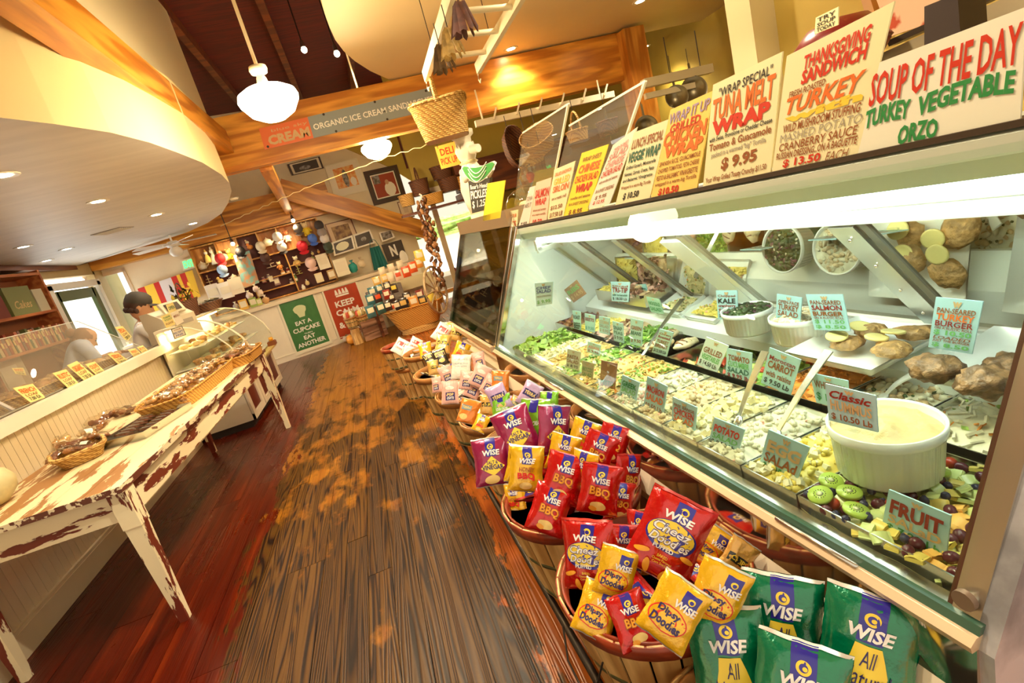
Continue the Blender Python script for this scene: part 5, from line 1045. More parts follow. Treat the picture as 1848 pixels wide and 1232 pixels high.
def wbasket(name, label, Mx, lx, ly, h, flare=1.2, m_=WK, braid=.012, bumps=True, handle=None, group=None, n=44, sq=4., floorz=True):
    """woven basket, rounded-rectangle plan lx by ly at the rim; Mx = world matrix (origin at base)"""
    root = T(name, label, 'basket', group=group); root.matrix_world = Mx
    def se(t, a, b): c, s = math.cos(t), math.sin(t); return V((a*math.copysign(abs(c)**(2/sq), c), b*math.copysign(abs(s)**(2/sq), s), 0))
    mb = MB(); rows = max(6, int(h/.012)); ring = []
    for (sg, ins) in ((1, 0), (-1, .008)):
        def f(u, v_):
            k = (1/flare+(1-1/flare)*v_); p = se(u*2*math.pi, (lx/2-ins)*k, (ly/2-ins)*k); p.z = v_*h
            if sg > 0: d = V((p.x, p.y, 0)).normalized(); p += d*(.003*math.sin(u*n*math.pi)*(1 if int(v_*rows) % 2 else -1))
            return p
        mb.grid(f, n*2, rows)
    ob('weave', mb, m_, root)
    ob('base', MB().add([se(i*2*math.pi/n, lx/2/flare*.98, ly/2/flare*.98)+V((0, 0, .004)) for i in range(n)], [tuple(range(n))]).add([se(i*2*math.pi/n, lx/2/flare*.98, ly/2/flare*.98) for i in range(n)], [tuple(range(n))[::-1]]), m_, root)
    rim = MB(); pts = [se(i*2*math.pi/60, lx/2, ly/2)+V((0, 0, h+.004*math.sin(i*2.6))) for i in range(60)]; rim.tube(pts, braid*.6, 6, 0, True)
    ob('rim', rim, m_, root)
    if handle:
        hh, hr = handle; mb = MB(); mb.tube([V((0, math.cos(math.pi*i/14)*ly/2, h+math.sin(math.pi*i/14)*hh)) for i in range(15)], hr, 7); ob('handle', mb, m_, root)
    return root
def tableM(p, rz=0., dz=0.):
    z = (V((0, 0, 1))-TD*tilt).normalized(); y = (TD*math.cos(rz)+TX*math.sin(rz)); y = (y-z*y.dot(z)).normalized(); x = y.cross(z); return frameM(p+z*dz, x, y, z)
wbasket('wicker_basket', 'honey wicker basket of nut brittle bags nearest on the old table', tableM(onT(150, 828), R(-58)), .34, .27, .075, 1.35, WK, .02)
wbasket('wicker_tray', 'long amber wicker tray heaped with wrapped pastries', tableM(onT(352, 706), R(-2)), .40, 1.30, .10, 1.1, WKO, .014)
wbasket('wicker_tray', 'shorter amber wicker tray at the far end of the table', tableM(onT(436, 652), R(-2)), .36, .60, .09, 1.1, WKO, .014)
# steel tray
tr_ = ob('steel_tray', panmesh(.50, .34, .045), STEELM, label='rectangular steel tray of labelled cookie packets on the old table', cat='tray'); tr_.matrix_world = tableM(onT(268, 772), R(-14), .048)
# gourd
gp = onT(-8, 912); gourd = T('gourd', 'pale round gourd at the left end of the old table', 'gourd', gp)
ob('flesh', MB().lathe([(0, 0), (.06, .004), (.115, .06), (.125, .115), (.10, .17), (.05, .20), (0, .195)], 40, wob=lambda t, z: 1+.02*abs(math.cos(t*5))), mat('gourd_skin', (.74, .66, .36), .45, var=.2, vs=12), gourd)
ob('stem', MB().tube([V((0, 0, .19)), V((.005, 0, .215)), (.02, .005, .235)], [.014, .010, .008], 7), mat('stem', (.3, .2, .07), .7), gourd)
# wrapped goods
CELL = glassmat('cellophane', (.97, .93, .86), base=.07, rough=.08); LABW = mat('paper_label', (.88, .84, .70), .5)
def packmeshes():
    out = []
    for k, (d, c) in enumerate((((.052, .036, .022), (.42, .19, .06)), ((.045, .045, .026), (.62, .36, .14)), ((.058, .040, .020), (.24, .08, .03)), ((.05, .042, .024), (.72, .46, .20)))):
        a = MB()
        for i in range(6):
            a.ball((rnd.uniform(-.5, .5)*d[0], rnd.uniform(-.5, .5)*d[1], d[2]*rnd.uniform(.5, 1.1)), (d[0]*.52, d[1]*.5, d[2]*.62), 0, 8, 5, Matrix.Rotation(i, 3, 'Z'), .5, i+k*5)
        f = MB().ball((0, 0, d[2]), (d[0]*1.12, d[1]*1.12, d[2]*1.18), 0, 14, 8, None, .55, k+20)
        l = MB().grid(lambda u, v_: V(((u-.5)*.034, (v_-.5)*.05, d[2]*2.12+.004-.01*(2*v_-1)**2)), 2, 3)
        out.append((a.mesh('filling', fmat('cookie%d' % k, c, var=.45, vs=25)), f.mesh('wrapper', CELL), l.mesh('label', LABW)))
    return out
PKM = packmeshes()
def packet(p, rot, k, label, group=None, sc=1., lab_=True, name='wrapped_pastry'):
    r_ = T(name, label, 'packet', p, 0, group, rot); r_.scale = (sc,)*3
    ob('filling', PKM[k][0], None, r_); ob('wrapper', PKM[k][1], None, r_)
    if lab_: ob('label', PKM[k][2], None, r_)
    return r_
rnd = random.Random(8)
i = 0
for a in range(12):
    for b in range(4):
        c0 = onT(352, 706)+TD*(-.56+a*.102)+TX*(-.13+b*.088); lvl = (b in (1, 2))*.045+.035
        packet(c0+V((0, 0, lvl+rnd.uniform(0, .02))), (rnd.uniform(-.4, .5), rnd.uniform(-.4, .4), rnd.uniform(0, 6)), rnd.choice((0, 1, 3, 1)), 'wrapped pastry in the long tray, %s row from the aisle, %s from the near end' % (ORDW[b], ORDW[a]), 'wrapped pastries in the long wicker tray', rnd.uniform(.9, 1.1), rnd.random() < .35)
for a in range(5):
    for b in range(3):
        c0 = onT(436, 652)+TD*(-.22+a*.11)+TX*(-.11+b*.10)
        packet(c0+V((0, 0, .05+(b == 1)*.04)), (rnd.uniform(-.4, .4), rnd.uniform(-.4, .4), rnd.uniform(0, 6)), rnd.choice((0, 2, 1)), 'wrapped loaf in the far tray, %s row from the aisle, %s from the near end' % (ORDW[b], ORDW[a]), 'wrapped loaves in the far wicker tray', 1.25, rnd.random() < .3)
for a in range(3):
    for b in range(3):
        c0 = onT(150, 822)+TD*(-.08+a*.08)+TX*(-.08+b*.08)
        packet(c0+V((0, 0, .05+(a == 1)*.025)), (rnd.uniform(-.3, .3), rnd.uniform(-.3, .3), rnd.uniform(0, 6)), 0 if (a+b) % 2 else 2, 'brittle bag in the nearest basket, %s row from the aisle, %s from its left' % (ORDW[b], ORDW[a]), 'brittle bags in the nearest basket', 1.1, (a+b) % 3 == 0)
for a in range(6):
    for b in range(2):
        c0 = onT(268, 772)+TD*(-.17+a*.068)+TX*(-.08+b*.14)
        r_ = T('cookie_packet', 'white-labelled cookie packet, %s row of the steel tray, %s from its near end' % (ORDW[b], ORDW[a]), 'packet', c0+V((0, 0, .03+b*.012)), 0, 'cookie packets in the steel tray', (.35, 0, math.atan2(TD.y, TD.x)+R(60)))
        ob('filling', MB().box((0, 0, 0), (.11, .05, .014)), fmat('choc', (.20, .07, .03), var=.5), r_); ob('wrapper', MB().ball((0, 0, .001), (.068, .034, .013), 0, 12, 6, None, .3, a), CELL, r_)
        ob('label', MB().box((0, 0, .0145), (.075, .024, .0012)), LABW, r_)
for i, (px, py) in enumerate([(178, 762), (196, 752), (214, 748), (232, 744), (186, 774), (120, 800), (98, 806), (160, 790)]):
    packet(onT(px, py, .02)+TX*.0, (.5, .2, i), (2, 2, 0, 2, 0, 3, 3, 1)[i], ('%s dark packet from the near end behind the steel tray' % ORDW[i]) if i < 5 else ('%s clear packet from the left behind the nearest basket' % ORDW[i-5]), 'packets behind the steel tray' if i < 5 else 'packets behind the nearest basket', 1.2, i in (3, 7))
# ---------------------------------------------------------- bakery counter with bead-board front
BX = -2.41; BCR = mat('bead_board_shade', (.80, .68, .46), .5, var=.04, vs=4)
bc = T('bakery_counter', 'long cream bead-board bakery counter with a white ledge behind the old table', 'counter', (BX, 4.4, 0))
Y0, Y1 = 1.6, 6.30
ob('carcass', MB().box((-.48, (Y0+8.3)/2-4.4, .56), (.90, 8.3-Y0, 1.12)), mat('carcass_cream', (.6, .48, .3), .6), bc)
bm = MB().box((.004, 0, .60), (.012, .062, 1.0)).mesh('bead', BCR)
for i in range(int((7.2-Y0)/.066)): ob('bead', bm, None, bc, (-.012, Y0-4.4+.033+i*.066, 0))
ob('baseboard', MB().box((.012, (Y0+Y1)/2-4.4, .07), (.03, Y1-Y0, .14)), BCR, bc); ob('baseboard_cap', MB().box((.010, (Y0+Y1)/2-4.4, .15), (.022, Y1-Y0, .022)), BCR, bc)
LEDG = mat('ledge_white', (.86, .82, .68), .35)
ob('ledge', MB().box((.02, 4.75-4.4, 1.155), (.09, 5.2, .09)), LEDG, bc)
ob('display_bed', MB().box((-.45, 5.2-4.4, 1.16), (.86, 6.1, .06)), mat('bed_brown', (.34, .22, .10), .5), bc)
ob('glass_channel', MB().box((-.06, 4.75-4.4, 1.205), (.02, 5.0, .012)), STEEL, bc)
gz = glassmat('guard_glass', (.95, .95, .94), base=.02, haze=.07)
g0 = V((-2.47, 0, 1.21)); Pg = [(-.06, 2.2-4.4, 1.21), (-.06, 6.25-4.4, 1.21), (-.40, 5.95-4.4, 1.68), (-.36, 2.2-4.4, 1.70)]
ob('guard_pane', MB().extr(Pg, V((0, 0, 0)), V((-.006, 0, -.004))), gz, bc)
ob('guard_edge', MB().bar(V(Pg[1]), V(Pg[2]), .008, .008).bar(V(Pg[3]), V(Pg[2]), .006, .006), mat('guard_edge', (.7, .72, .66), .3), bc)
for y_ in (4.05, ): ob('guard_brace', MB().bar((-.07, y_-4.4, 1.21), (-.43, y_-4.4, 1.71), .03, .012), mat('brace_grey', (.62, .60, .58), .35, .5), bc)
# bread baskets behind the guard
YC = mat('tag_yellow', (.88, .76, .30), .4)
for i, (y_, lb) in enumerate([(2.9, 'dark wicker tray of brown rolls behind the left end of the guard'), (3.8, 'wicker tray of crusty rolls behind the yellow tags'), (4.7, 'wicker tray of sliced loaves in the middle of the bakery counter'), (5.6, 'wicker tray of pale rolls near the register')]):
    wbasket('bread_tray', lb, Matrix.Translation((-2.80, y_, 1.19)), .46, .80, .07, 1.1, WKD if i == 0 else WK, .014, n=30)
    for a in range(6):
        for b in range(3):
            rr = ob('bread_roll', FMESH.setdefault('roll%d' % (i % 2), MB().ball((0, 0, 0), (.062, .046, .038), 0, 12, 8, None, .3, i+3).mesh('bread_roll', fmat('crust%d' % (i % 2), ((.52, .26, .08), (.70, .44, .18))[i % 2], var=.4, vs=16))), None, None,
                    (-2.93+b*.13, y_-.31+a*.125, 1.245+.012*((a+b) % 2)), None, (0, 0, a+b*2.), label=('crusty roll, %s bread tray, %s row from aisle, %s from near end' % (('leftmost', 'second', 'third', 'rightmost')[i], ORDW[2-b], ORDW[a])), cat='bread', group='rolls in the %s bread tray' % ('leftmost', 'second', 'third', 'rightmost')[i])
tags = [([(23, 700), (59, 692), (82, 717), (55, 726)], 'FRENCH', 'leftmost and largest yellow tag on the bakery ledge'), ([(95, 673), (119, 666), (142, 691), (123, 700)], 'RUSTIC', 'second yellow tag from the left on the bakery ledge'),
        ([(121, 659), (139, 651), (172, 679), (154, 688)], 'ORGANIC', 'third yellow tag, longest of the close pair'), ([(154, 657), (171, 652), (192, 672), (177, 680)], 'OLIVE', 'fourth yellow tag, right one of the close pair'),
        ([(194, 638), (213, 636), (233, 651), (216, 659)], 'SEEDED', 'fifth yellow tag with orange print in front of the pale loaves'), ([(231, 631), (244, 628), (260, 642), (245, 648)], 'WHEAT', 'sixth yellow tag near the right end of the ledge'),
        ([(247, 626), (258, 623), (271, 636), (261, 641)], 'RYE', 'rightmost small yellow tag on the bakery ledge'), ([(207, 590), (221, 588), (238, 607), (229, 617)], 'SPECIAL', 'yellow tag stuck high on the guard glass'), ([(22, 664), (42, 663), (48, 677), (28, 674)], 'BAKED', 'yellow tag lying on the bread at the far left')]
for i, (q, w1, lb) in enumerate(tags):
    xx = -2.445 if i < 7 else (-2.62 if i == 7 else -2.7)
    quadsign('bread_tag', lb, 'sign', [PXX(a, b, xx) for a, b in q], YC, [(w1, (.1, .55, .9, .85), 'orange', .03), ('LOAF', (.15, .34, .85, .5), 'brown', .02), ('7.00 EA', (.15, .08, .85, .28), 'black', .02)], .003)
# ---------------------------------------------------------- curved glass pastry cases
CRED = mat('panel_red', (.13, .012, .006), .35)
def curved(label, y0, y1, warm):
    root = T('pastry_case', label, 'display case', (-1.75, (y0+y1)/2, 0)); L_ = y1-y0; h = L_/2
    pf = [(.06, .60), (.075, .72), (.06, .85), (.02, .98), (-.06, 1.10), (-.16, 1.21), (-.28, 1.29), (-.40, 1.335), (-.50, 1.35)]
    ob('carcass', MB().box((-.34, 0, .34), (.60, L_, .52)), WOODW, root); ob('plinth', MB().box((-.34, 0, .04), (.54, L_-.02, .08)), DARK, root)
    ob('red_panel', MB().box((-.036, 0, .33), (.01, L_-.22, .34)), CRED, root)
    for yy in (-h+.055, h-.055): ob('stile', MB().box((-.03, yy, .34), (.03, .11, .52)), WOODW, root)
    ob('top_rail', MB().box((-.03, 0, .55), (.032, L_, .08)), WOODW, root); ob('bottom_rail', MB().box((-.03, 0, .115), (.032, L_, .07)), WOODW, root)
    ob('ledge', MB().box((.0, 0, .605), (.16, L_, .025)), mat('ledge_ochre', (.62, .48, .16), .4), root)
    g = MB(); n = len(pf)
    vs = [(x, -h+.01, z) for x, z in pf]+[(x, h-.01, z) for x, z in pf]; g.add(vs, [(i, i+1, n+i+1, n+i) for i in range(n-1)], 0, True)
    ob('curved_glass', g, glassmat('curved_pane', (.96, .97, .94), base=.03), root)
    for yy in (-h+.008, h-.008):
        e = MB(); e.add([(x, yy, z) for x, z in pf]+[(-.5, yy, .62)], [tuple(range(n+1))]); ob('end_glass', e, glassmat('end_pane', (.95, .97, .92), base=.02), root)
        ob('end_trim', MB().tube([V((x, yy, z)) for x, z in pf], .008, 6), mat('trim_cream', (.84, .80, .62), .3), root)
    tw_ = .14 if warm > 6 else .50; ob('top', MB().box((-.49-tw_/2, 0, 1.34), (tw_, L_, .03)), WOODW, root); ob('back', MB().box((-.62, 0, .96), (.02, L_, .72)), mat('case_back', (.75, .68, .5), .5), root)
    for z_ in (.64, .86, 1.07): ob('shelf', MB().box((-.31-.035*(z_ > .8)-.05*(z_ > 1.), 0, z_), (.60 if z_ < .8 else (.50 if z_ < 1. else .38), L_-.04, .012)), mat('shelf_glass', (.7, .72, .6), .15), root)
    ob('lamp_strip', MB().box((-.52, 0, 1.315), (.05, L_-.1, .015)), mat('warm_strip', (1, 1, 1), .5, em=(1, .78, .32), es=warm), root)
    l = light('AREA', (-2.27, (y0+y1)/2, 1.30), 9 if warm > 6 else 3, (1, .75, .3) if warm > 6 else (1, .9, .7), L_-.2, (0, 0, R(90)), .1)
    for k, z_ in enumerate((.66, .88, 1.09)):
        for a in range(int(L_/.17)):
            for b in range(3 if z_ < .7 else 2):
                nm, me, lb2 = [('tart', 'tart'), ('muffin', 'muffin'), ('loaf_cake', 'loaf')][(a+k) % 3][0], None, None
                if nm not in FMESH:
                    FMESH['tart'] = MB().lathe([(0, 0), (.035, 0), (.045, .022), (.040, .024), (0, .020)], 12).mesh('tart', fmat('tart', (.80, .50, .12), var=.4)); FMESH['muffin'] = MB().lathe([(0, 0), (.025, 0), (.033, .035), (.042, .045), (.03, .065), (0, .072)], 12).mesh('muffin', fmat('muffin', (.50, .24, .07), var=.4))
                    FMESH['loaf_cake'] = MB().ball((0, 0, .028), (.055, .036, .030), 0, 12, 8, None, .2, 3).mesh('loaf_cake', fmat('loafcake', (.78, .54, .24), var=.3))
                ob(nm, FMESH[nm], None, None, (-1.95-b*.125-.06*k, y0+.10+a*.16, z_-.012+.0), a*1.3, label='%s, %s shelf of the %s, %s row, %s along' % ({'tart': 'golden tart', 'muffin': 'brown muffin', 'loaf_cake': 'golden loaf cake'}[nm], ('bottom', 'middle', 'top')[k], 'yellow-lit case' if warm > 6 else 'farther case', ('front', 'middle', 'back')[b], ORDW[a]), cat='pastry', group='%s pastries, %s shelf' % ('yellow-lit case' if warm > 6 else 'unlit case', ('bottom', 'middle', 'top')[k]))
    return root
curved('curved-glass pastry case glowing yellow beside the old table', 6.32, 6.94, 8)
curved('farther curved-glass pastry case with dark red base panels', 6.96, 8.34, 2.5)
jr = PXX(505, 618, -1.70)
jb = T('napkin_box', 'small brown box with an amber jar on the pastry case corner', 'box', (-1.70, 8.25, .618))
ob('tray', MB().box((0, 0, .03), (.11, .13, .06)).box((0, 0, .063), (.09, .11, .008)), mat('box_brown', (.28, .09, .03), .5), jb); ob('jar', MB().lathe([(0, .06), (.03, .062), (.034, .09), (.028, .12), (0, .125)], 12), mat('amber', (.85, .42, .04), .2), jb)
# ================================================================== far counter, wall shelves, posters
FWX = FU; MF = lambda p: frameM(p, FU, FN, V((0, 0, 1)))
def fsign(name, label, q, b, card, lines, extra=None, th=.012, cat='poster', border=None): return quadsign(name, label, cat, [PF(x, y, b) for x, y in q], card, lines, th, None, extra, border)
WFR = mat('frame_white', (.86, .80, .62), .4); BFR = mat('frame_black', (.06, .03, .02), .4); RFR = mat('frame_walnut', (.16, .05, .02), .4)
def framed(m_, bw=.05, pr=.012):
    def ex(root, f):
        for nm, a in (('frame_rail', (-bw, -bw, 1+bw, 0)), ('frame_rail', (-bw, 1, 1+bw, 1+bw)), ('frame_stile', (-bw, 0, 0, 1)), ('frame_stile', (1, 0, 1+bw, 1))):
            u0, v0, u1, v1 = a; q = [f(u0, v0, pr), f(u1, v0, pr), f(u1, v1, pr), f(u0, v1, pr)]
            mb = MB().add(q+[p+V((0, .02, 0)) for p in q], [(0, 1, 2, 3), (7, 6, 5, 4), (0, 4, 5, 1), (1, 5, 6, 2), (2, 6, 7, 3), (3, 7, 4, 0)]); ob(nm, mb, m_, root)
    return ex
def cupcake(root, f):
    framed(WFR, .055)(root, f)
    m = MB(); m.add([f(.5+.2*math.cos(t)*(1 if math.sin(t) > 0 else .9), .79+.09*math.sin(t), .001) for t in [i*.35 for i in range(18)]], [tuple(range(18))]); m.add([f(.36, .76, .0015), f(.64, .76, .0015), f(.58, .64, .0015), f(.42, .64, .0015)], [(0, 1, 2, 3)])
    ob('cupcake_print', m, mat('poster_print', (.66, .72, .42), .5), root)
fsign('poster', 'green framed poster reading EAT A CUPCAKE THEN EAT ANOTHER', [(503, 549.5), (564, 531), (595.3, 615.5), (536.6, 636)], -.03, mat('poster_green', (.05, .20, .05), .3, var=.15, vs=6),
      [('EAT A', (.24, .50, .72, .58), 'white', .03), ('CUPCAKE', (.10, .36, .90, .45), 'white', .03), ('THEN', (.38, .29, .62, .32), 'white', .01), ('EAT', (.33, .19, .67, .27), 'white', .03), ('ANOTHER', (.08, .06, .92, .15), 'white', .03)], cupcake)
def crown(root, f):
    framed(WFR, .055)(root, f)
    m = MB()
    for c_ in (.34, .45, .56, .66): m.add([f(c_-.05, .86, .001), f(c_+.05, .86, .001), f(c_+.02, .96, .001), f(c_-.02, .96, .001)], [(0, 1, 2, 3)])
    m.add([f(.30, .82, .001), f(.70, .82, .001), f(.70, .85, .001), f(.30, .85, .001)], [(0, 1, 2, 3)]); ob('crown_print', m, ink('white'), root)
fsign('poster', 'red framed poster with a crown reading KEEP CALM', [(583.4, 526), (641, 509), (673, 596), (614.5, 612)], -.03, mat('poster_red', (.50, .06, .015), .3, var=.15, vs=6),
      [('KEEP', (.20, .62, .80, .74), 'white', .03), ('CALM', (.14, .45, .84, .57), 'white', .03), ('&', (.10, .20, .28, .32), 'white', .03), ('EAT', (.4, .12, .8, .22), 'white', .02)], crown)
# wall shelving unit
SH0, SH1 = -.84, 1.50; SB = .80
HONEY = grainmat('honey_pine', (.55, .24, .04), (.78, .42, .10), 'Z', 9, .1, .4, 5, .05); MAR = mat('back_maroon', (.13, .012, .008), .5, var=.2, vs=4)
sh = T('wall_shelf', 'honey pine wall shelving with maroon back full of hats and knick-knacks', 'shelf', F(0, SB+.17, 1.13), FRZ)
W_ = lambda a, z: V((a, 0, z-1.13))
def dv(nm, a0, a1, z0, z1, y0=-.17, y1=.16, m_=HONEY): ob(nm, MB().box(((a0+a1)/2, (y0+y1)/2, (z0+z1)/2-1.13), (a1-a0, y1-y0, z1-z0)), m_, sh)
tops = [SH0] + [((lambda p: (p-FA).dot(FU))(PF(x, y, SB))) for x, y in ((385, 437), (423, 428), (460, 417), (495, 407), (531, 397))] + [SH1]
for i, a in enumerate(tops): dv('upright', a-.012, a+.012, 1.13 if i in (0, 2, 4, 6) else 1.98, 2.46)
for z_ in (1.145, 1.98, 2.45): dv('shelf_board', SH0, SH1, z_-.012, z_+.012)
dv('shelf_board', tops[2], tops[4], 1.54, 1.56); dv('shelf_board', tops[4], SH1, 1.66, 1.68); dv('shelf_board', SH0, tops[2], 1.50, 1.52); dv('shelf_board', tops[2], tops[4], 1.32, 1.34)
dv('back_panel', SH0, SH1, 1.13, 1.98, .15, .165, MAR); dv('back_panel', SH0, tops[2], 1.98, 2.46, .15, .165, HONEY); dv('back_panel', tops[2], tops[3], 1.98, 2.46, .15, .165, MAR); dv('back_panel', tops[3], SH1, 1.98, 2.46, .15, .165, HONEY)
# caps
def cap(label, px, py, b, c, c2=None, ang=0., sc=1., bead=False):
    p = PF(px, py, b); M = frameM(p, FU, FN, V((0, 0, 1))) @ Matrix.Rotation(R(ang), 4, 'Y') @ Matrix.Rotation(R(52), 4, 'X')
    root = T('baseball_cap', label, 'hat'); root.matrix_world = M @ Matrix.Scale(sc, 4)
    m1 = mat('cloth_%d_%d_%d' % tuple(int(x*99) for x in c), c, .7); c2 = c2 or c; m2 = mat('cloth_%d_%d_%d' % tuple(int(x*99) for x in c2), c2, .7)
    ob('crown', MB().lathe([(.088, 0), (.09, .03), (.082, .07), (.055, .10), (.02, .113), (0, .115)], 20, sy=1.1), m1, root)
    ob('brim', MB().grid(lambda u, v_: V(((u-.5)*.17*(1-.12*v_), -.085-.075*v_*math.sqrt(max(0, 1-(2*u-1)**2*.92)), .004-.018*(2*u-1)**2)), 10, 4).grid(lambda u, v_: V(((.5-u)*.17*(1-.12*v_), -.085-.075*v_*math.sqrt(max(0, 1-(2*u-1)**2*.92)), -.0-.018*(2*u-1)**2)), 10, 4), m2, root)
    ob('button', MB().ball((0, 0, .115), .008, 0, 8, 5), m2, root)
cap('scarlet cap pinned above the light blue one', 398, 468, .60, (.62, .02, .02)); cap('light blue cap hanging below the scarlet cap', 402, 488, .56, (.45, .62, .85))
cap('black cap hanging over the turquoise towel', 434, 455, .56, (.03, .025, .025)); cap('cream cap left of the row of jars', 471, 446, .56, (.85, .74, .55)); cap('dark brown cap under the cream cap', 479, 466, .60, (.10, .04, .03))
cap('white round cap shining under the spotlight', 501, 429, .56, (.9, .86, .75)); cap('two-tone cap, white crown and black brim', 509, 447, .58, (.86, .82, .72), (.03, .03, .03)); cap('charcoal cap directly under the spotlight', 538, 414, .54, (.13, .11, .10))
cap('bright red cap hanging low in the middle', 546, 446, .56, (.72, .02, .04), None, 0, 1.15); cap('royal blue cap right of the red cap', 564, 432, .56, (.08, .20, .75)); cap('pale pink cap hanging lowest on the right', 561, 476, .54, (.86, .60, .54), None, 0, 1.15)
cap('black cap topping the right-hand string of caps', 576, 408, .50, (.05, .04, .04)); cap('grey cap second on the right-hand string', 581, 420, .50, (.30, .26, .24)); cap('white-and-black cap third on the right-hand string', 586, 432, .50, (.7, .65, .6), (.04, .03, .03)); cap('dark green cap lowest on the right-hand string', 592, 446, .50, (.06, .08, .05))
# knick-knacks on the shelves: (shape, label, px, py, colour, size)
def knick(shape, label, px, py, c, s=.10, b=SB+.12, cat='ornament', c2=(.85, .78, .6)):
    s *= 1.3; p = PF(px, py+2, b); m_ = mat('kn_%d_%d_%d' % tuple(int(x*99) for x in c), c, .45); m2 = mat('kn_%d_%d_%d' % tuple(int(x*99) for x in c2), c2, .45)
    nm = {'pot': 'teapot', 'bear': 'soft_toy', 'duck': 'figurine', 'jar': 'jar', 'box': 'gift_box', 'book': 'card', 'tower': 'cake_stand', 'bottle': 'bottle', 'cone': 'figurine', 'bag': 'goody_bag', 'tall': 'figurine'}[shape]
    r_ = T(nm, label, cat, p, FRZ)
    if shape in ('bear',):
        ob('body', MB().ball((0, 0, s*.55), (s*.45, s*.38, s*.55), 0, 12, 8), m_, r_); ob('head', MB().ball((0, -.01, s*1.35), (s*.40, s*.36, s*.36), 0, 12, 8).ball((-s*.3, 0, s*1.68), s*.14, 0, 8, 5).ball((s*.3, 0, s*1.68), s*.14, 0, 8, 5).ball((0, -s*.32, s*1.25), s*.16, 0, 8, 5), m2, r_)
        for sg in (-1, 1): ob('arm', MB().cyl((sg*s*.35, 0, s*.9), (sg*s*.62, -s*.2, s*.45), s*.14, s*.11, 8), m_, r_); ob('leg', MB().cyl((sg*s*.2, -.0, s*.2), (sg*s*.3, -s*.5, s*.1), s*.17, s*.14, 8), m_, r_)
    elif shape == 'duck':
        ob('body', MB().ball((0, 0, s*.5), (s*.6, s*.4, s*.5), 0, 12, 8), m_, r_); ob('head', MB().ball((-s*.3, 0, s*1.15), s*.3, 0, 10, 7).cyl((-s*.3, 0, s*.7), (-s*.3, 0, s*1.0), s*.18, s*.15, 8), m_, r_); ob('beak', MB().cyl((-s*.5, 0, s*1.12), (-s*.75, 0, s*1.08), s*.1, s*.03, 6), mat('kn_beak', (.85, .4, .05), .4), r_)
    elif shape == 'pot':
        ob('body', MB().lathe([(0, 0), (s*.5, 0), (s*.72, s*.45), (s*.55, s*.95), (s*.3, s*1.05), (0, s*1.05)], 16), m_, r_); ob('lid', MB().lathe([(s*.34, s*1.04), (s*.2, s*1.18), (s*.06, s*1.22), (s*.09, s*1.34), (0, s*1.38)], 12), m2, r_)
        ob('spout', MB().tube([V((s*.6, 0, s*.4)), V((s*.9, 0, s*.6)), V((s*1.0, 0, s*.95))], [s*.14, s*.1, s*.07], 7), m_, r_); ob('handle', MB().tube([V((-s*.6, 0, s*.8)), V((-s*1.0, 0, s*.7)), V((-s*.95, 0, s*.35)), V((-s*.62, 0, s*.3))], s*.06, 6), m_, r_)
    elif shape in ('jar', 'bottle'):
        k = 1.0 if shape == 'jar' else .55
        ob('body', MB().lathe([(0, 0), (s*.5*k, 0), (s*.52*k, s*.9), (s*.3*k, s*1.15), (s*.24*k, s*1.4), (0, s*1.4)], 14), m_, r_); ob('lid', MB().cyl((0, 0, s*1.36), (0, 0, s*1.52), s*.3*k, s*.3*k, 12), m2, r_); ob('label', MB().lathe([(s*.525*k, s*.25), (s*.53*k, s*.7)], 14), m2, r_)
    elif shape in ('cone', 'tall'):
        ob('body', MB().lathe([(0, 0), (s*.5, 0), (s*.42, s*.4), (s*.3, s*.9), (s*.12, s*1.25), (0, s*1.3)], 14), m_, r_); ob('head', MB().ball((0, 0, s*1.45), s*.26, 0, 10, 7), m2, r_); ob('hat', MB().lathe([(s*.3, s*1.6), (s*.15, s*1.66), (s*.1, s*1.95), (0, s*1.98)], 10), m_, r_)
    elif shape == 'tower':
        for k in range(3): ob('tier', MB().lathe([(0, k*s*.6), (s*(.8-k*.18), k*s*.6), (s*(.85-k*.18), k*s*.6+.012), (0, k*s*.6+.012)], 16), m_, r_)
        ob('stem', MB().cyl((0, 0, 0), (0, 0, s*1.9), .008, .008, 8), m2, r_); ob('finial', MB().ball((0, 0, s*1.95), .018, 0, 8, 5), m_, r_)
    elif shape == 'box':
        ob('carton', MB().box((0, 0, s*.6), (s*.9, s*.5, s*1.2)), m_, r_); ob('label', MB().box((0, -s*.256, s*.65), (s*.7, .003, s*.7)), m2, r_)
    elif shape == 'book':
        rm = Matrix.Rotation(-.25, 3, 'X'); ob('sheet', MB().box((0, 0, s*.7), (s, .006, s*1.4), 0, rm), m_, r_); ob('print', MB().box((0, -.007, s*.72), (s*.7, .003, s*.6), 0, rm), m2, r_)
    elif shape == 'bag':
        ob('pouch', MB().ball((0, 0, s*.45), (s*.45, s*.4, s*.5), 0, 12, 8, None, .4, px), m_, r_); ob('tie', MB().lathe([(s*.12, s*.85), (s*.06, s*.95), (s*.22, s*1.25), (0, s*1.1)], 10), m2, r_)
    return r_
CW = (.90, .84, .62); K = knick
K('pot', 'white round pot glowing at the left end of the top shelf', 368, 484, CW, .09); K('cone', 'yellow cone figure in the top left compartment', 378, 472, (.92, .66, .16), .10); K('cone', 'tall white bell figure beside the yellow cone', 391, 474, CW, .13)
K('duck', 'white duck figure right of the bell', 407, 470, CW, .12); K('bear', 'yellow toy under the pine divider', 417, 466, (.92, .60, .05), .09, c2=(.95, .75, .2)); K('duck', 'small orange crab-like figure in the maroon compartment', 453, 448, (.75, .32, .08), .07); K('duck', 'little white bird on the orange figure shelf', 447, 438, CW, .045)
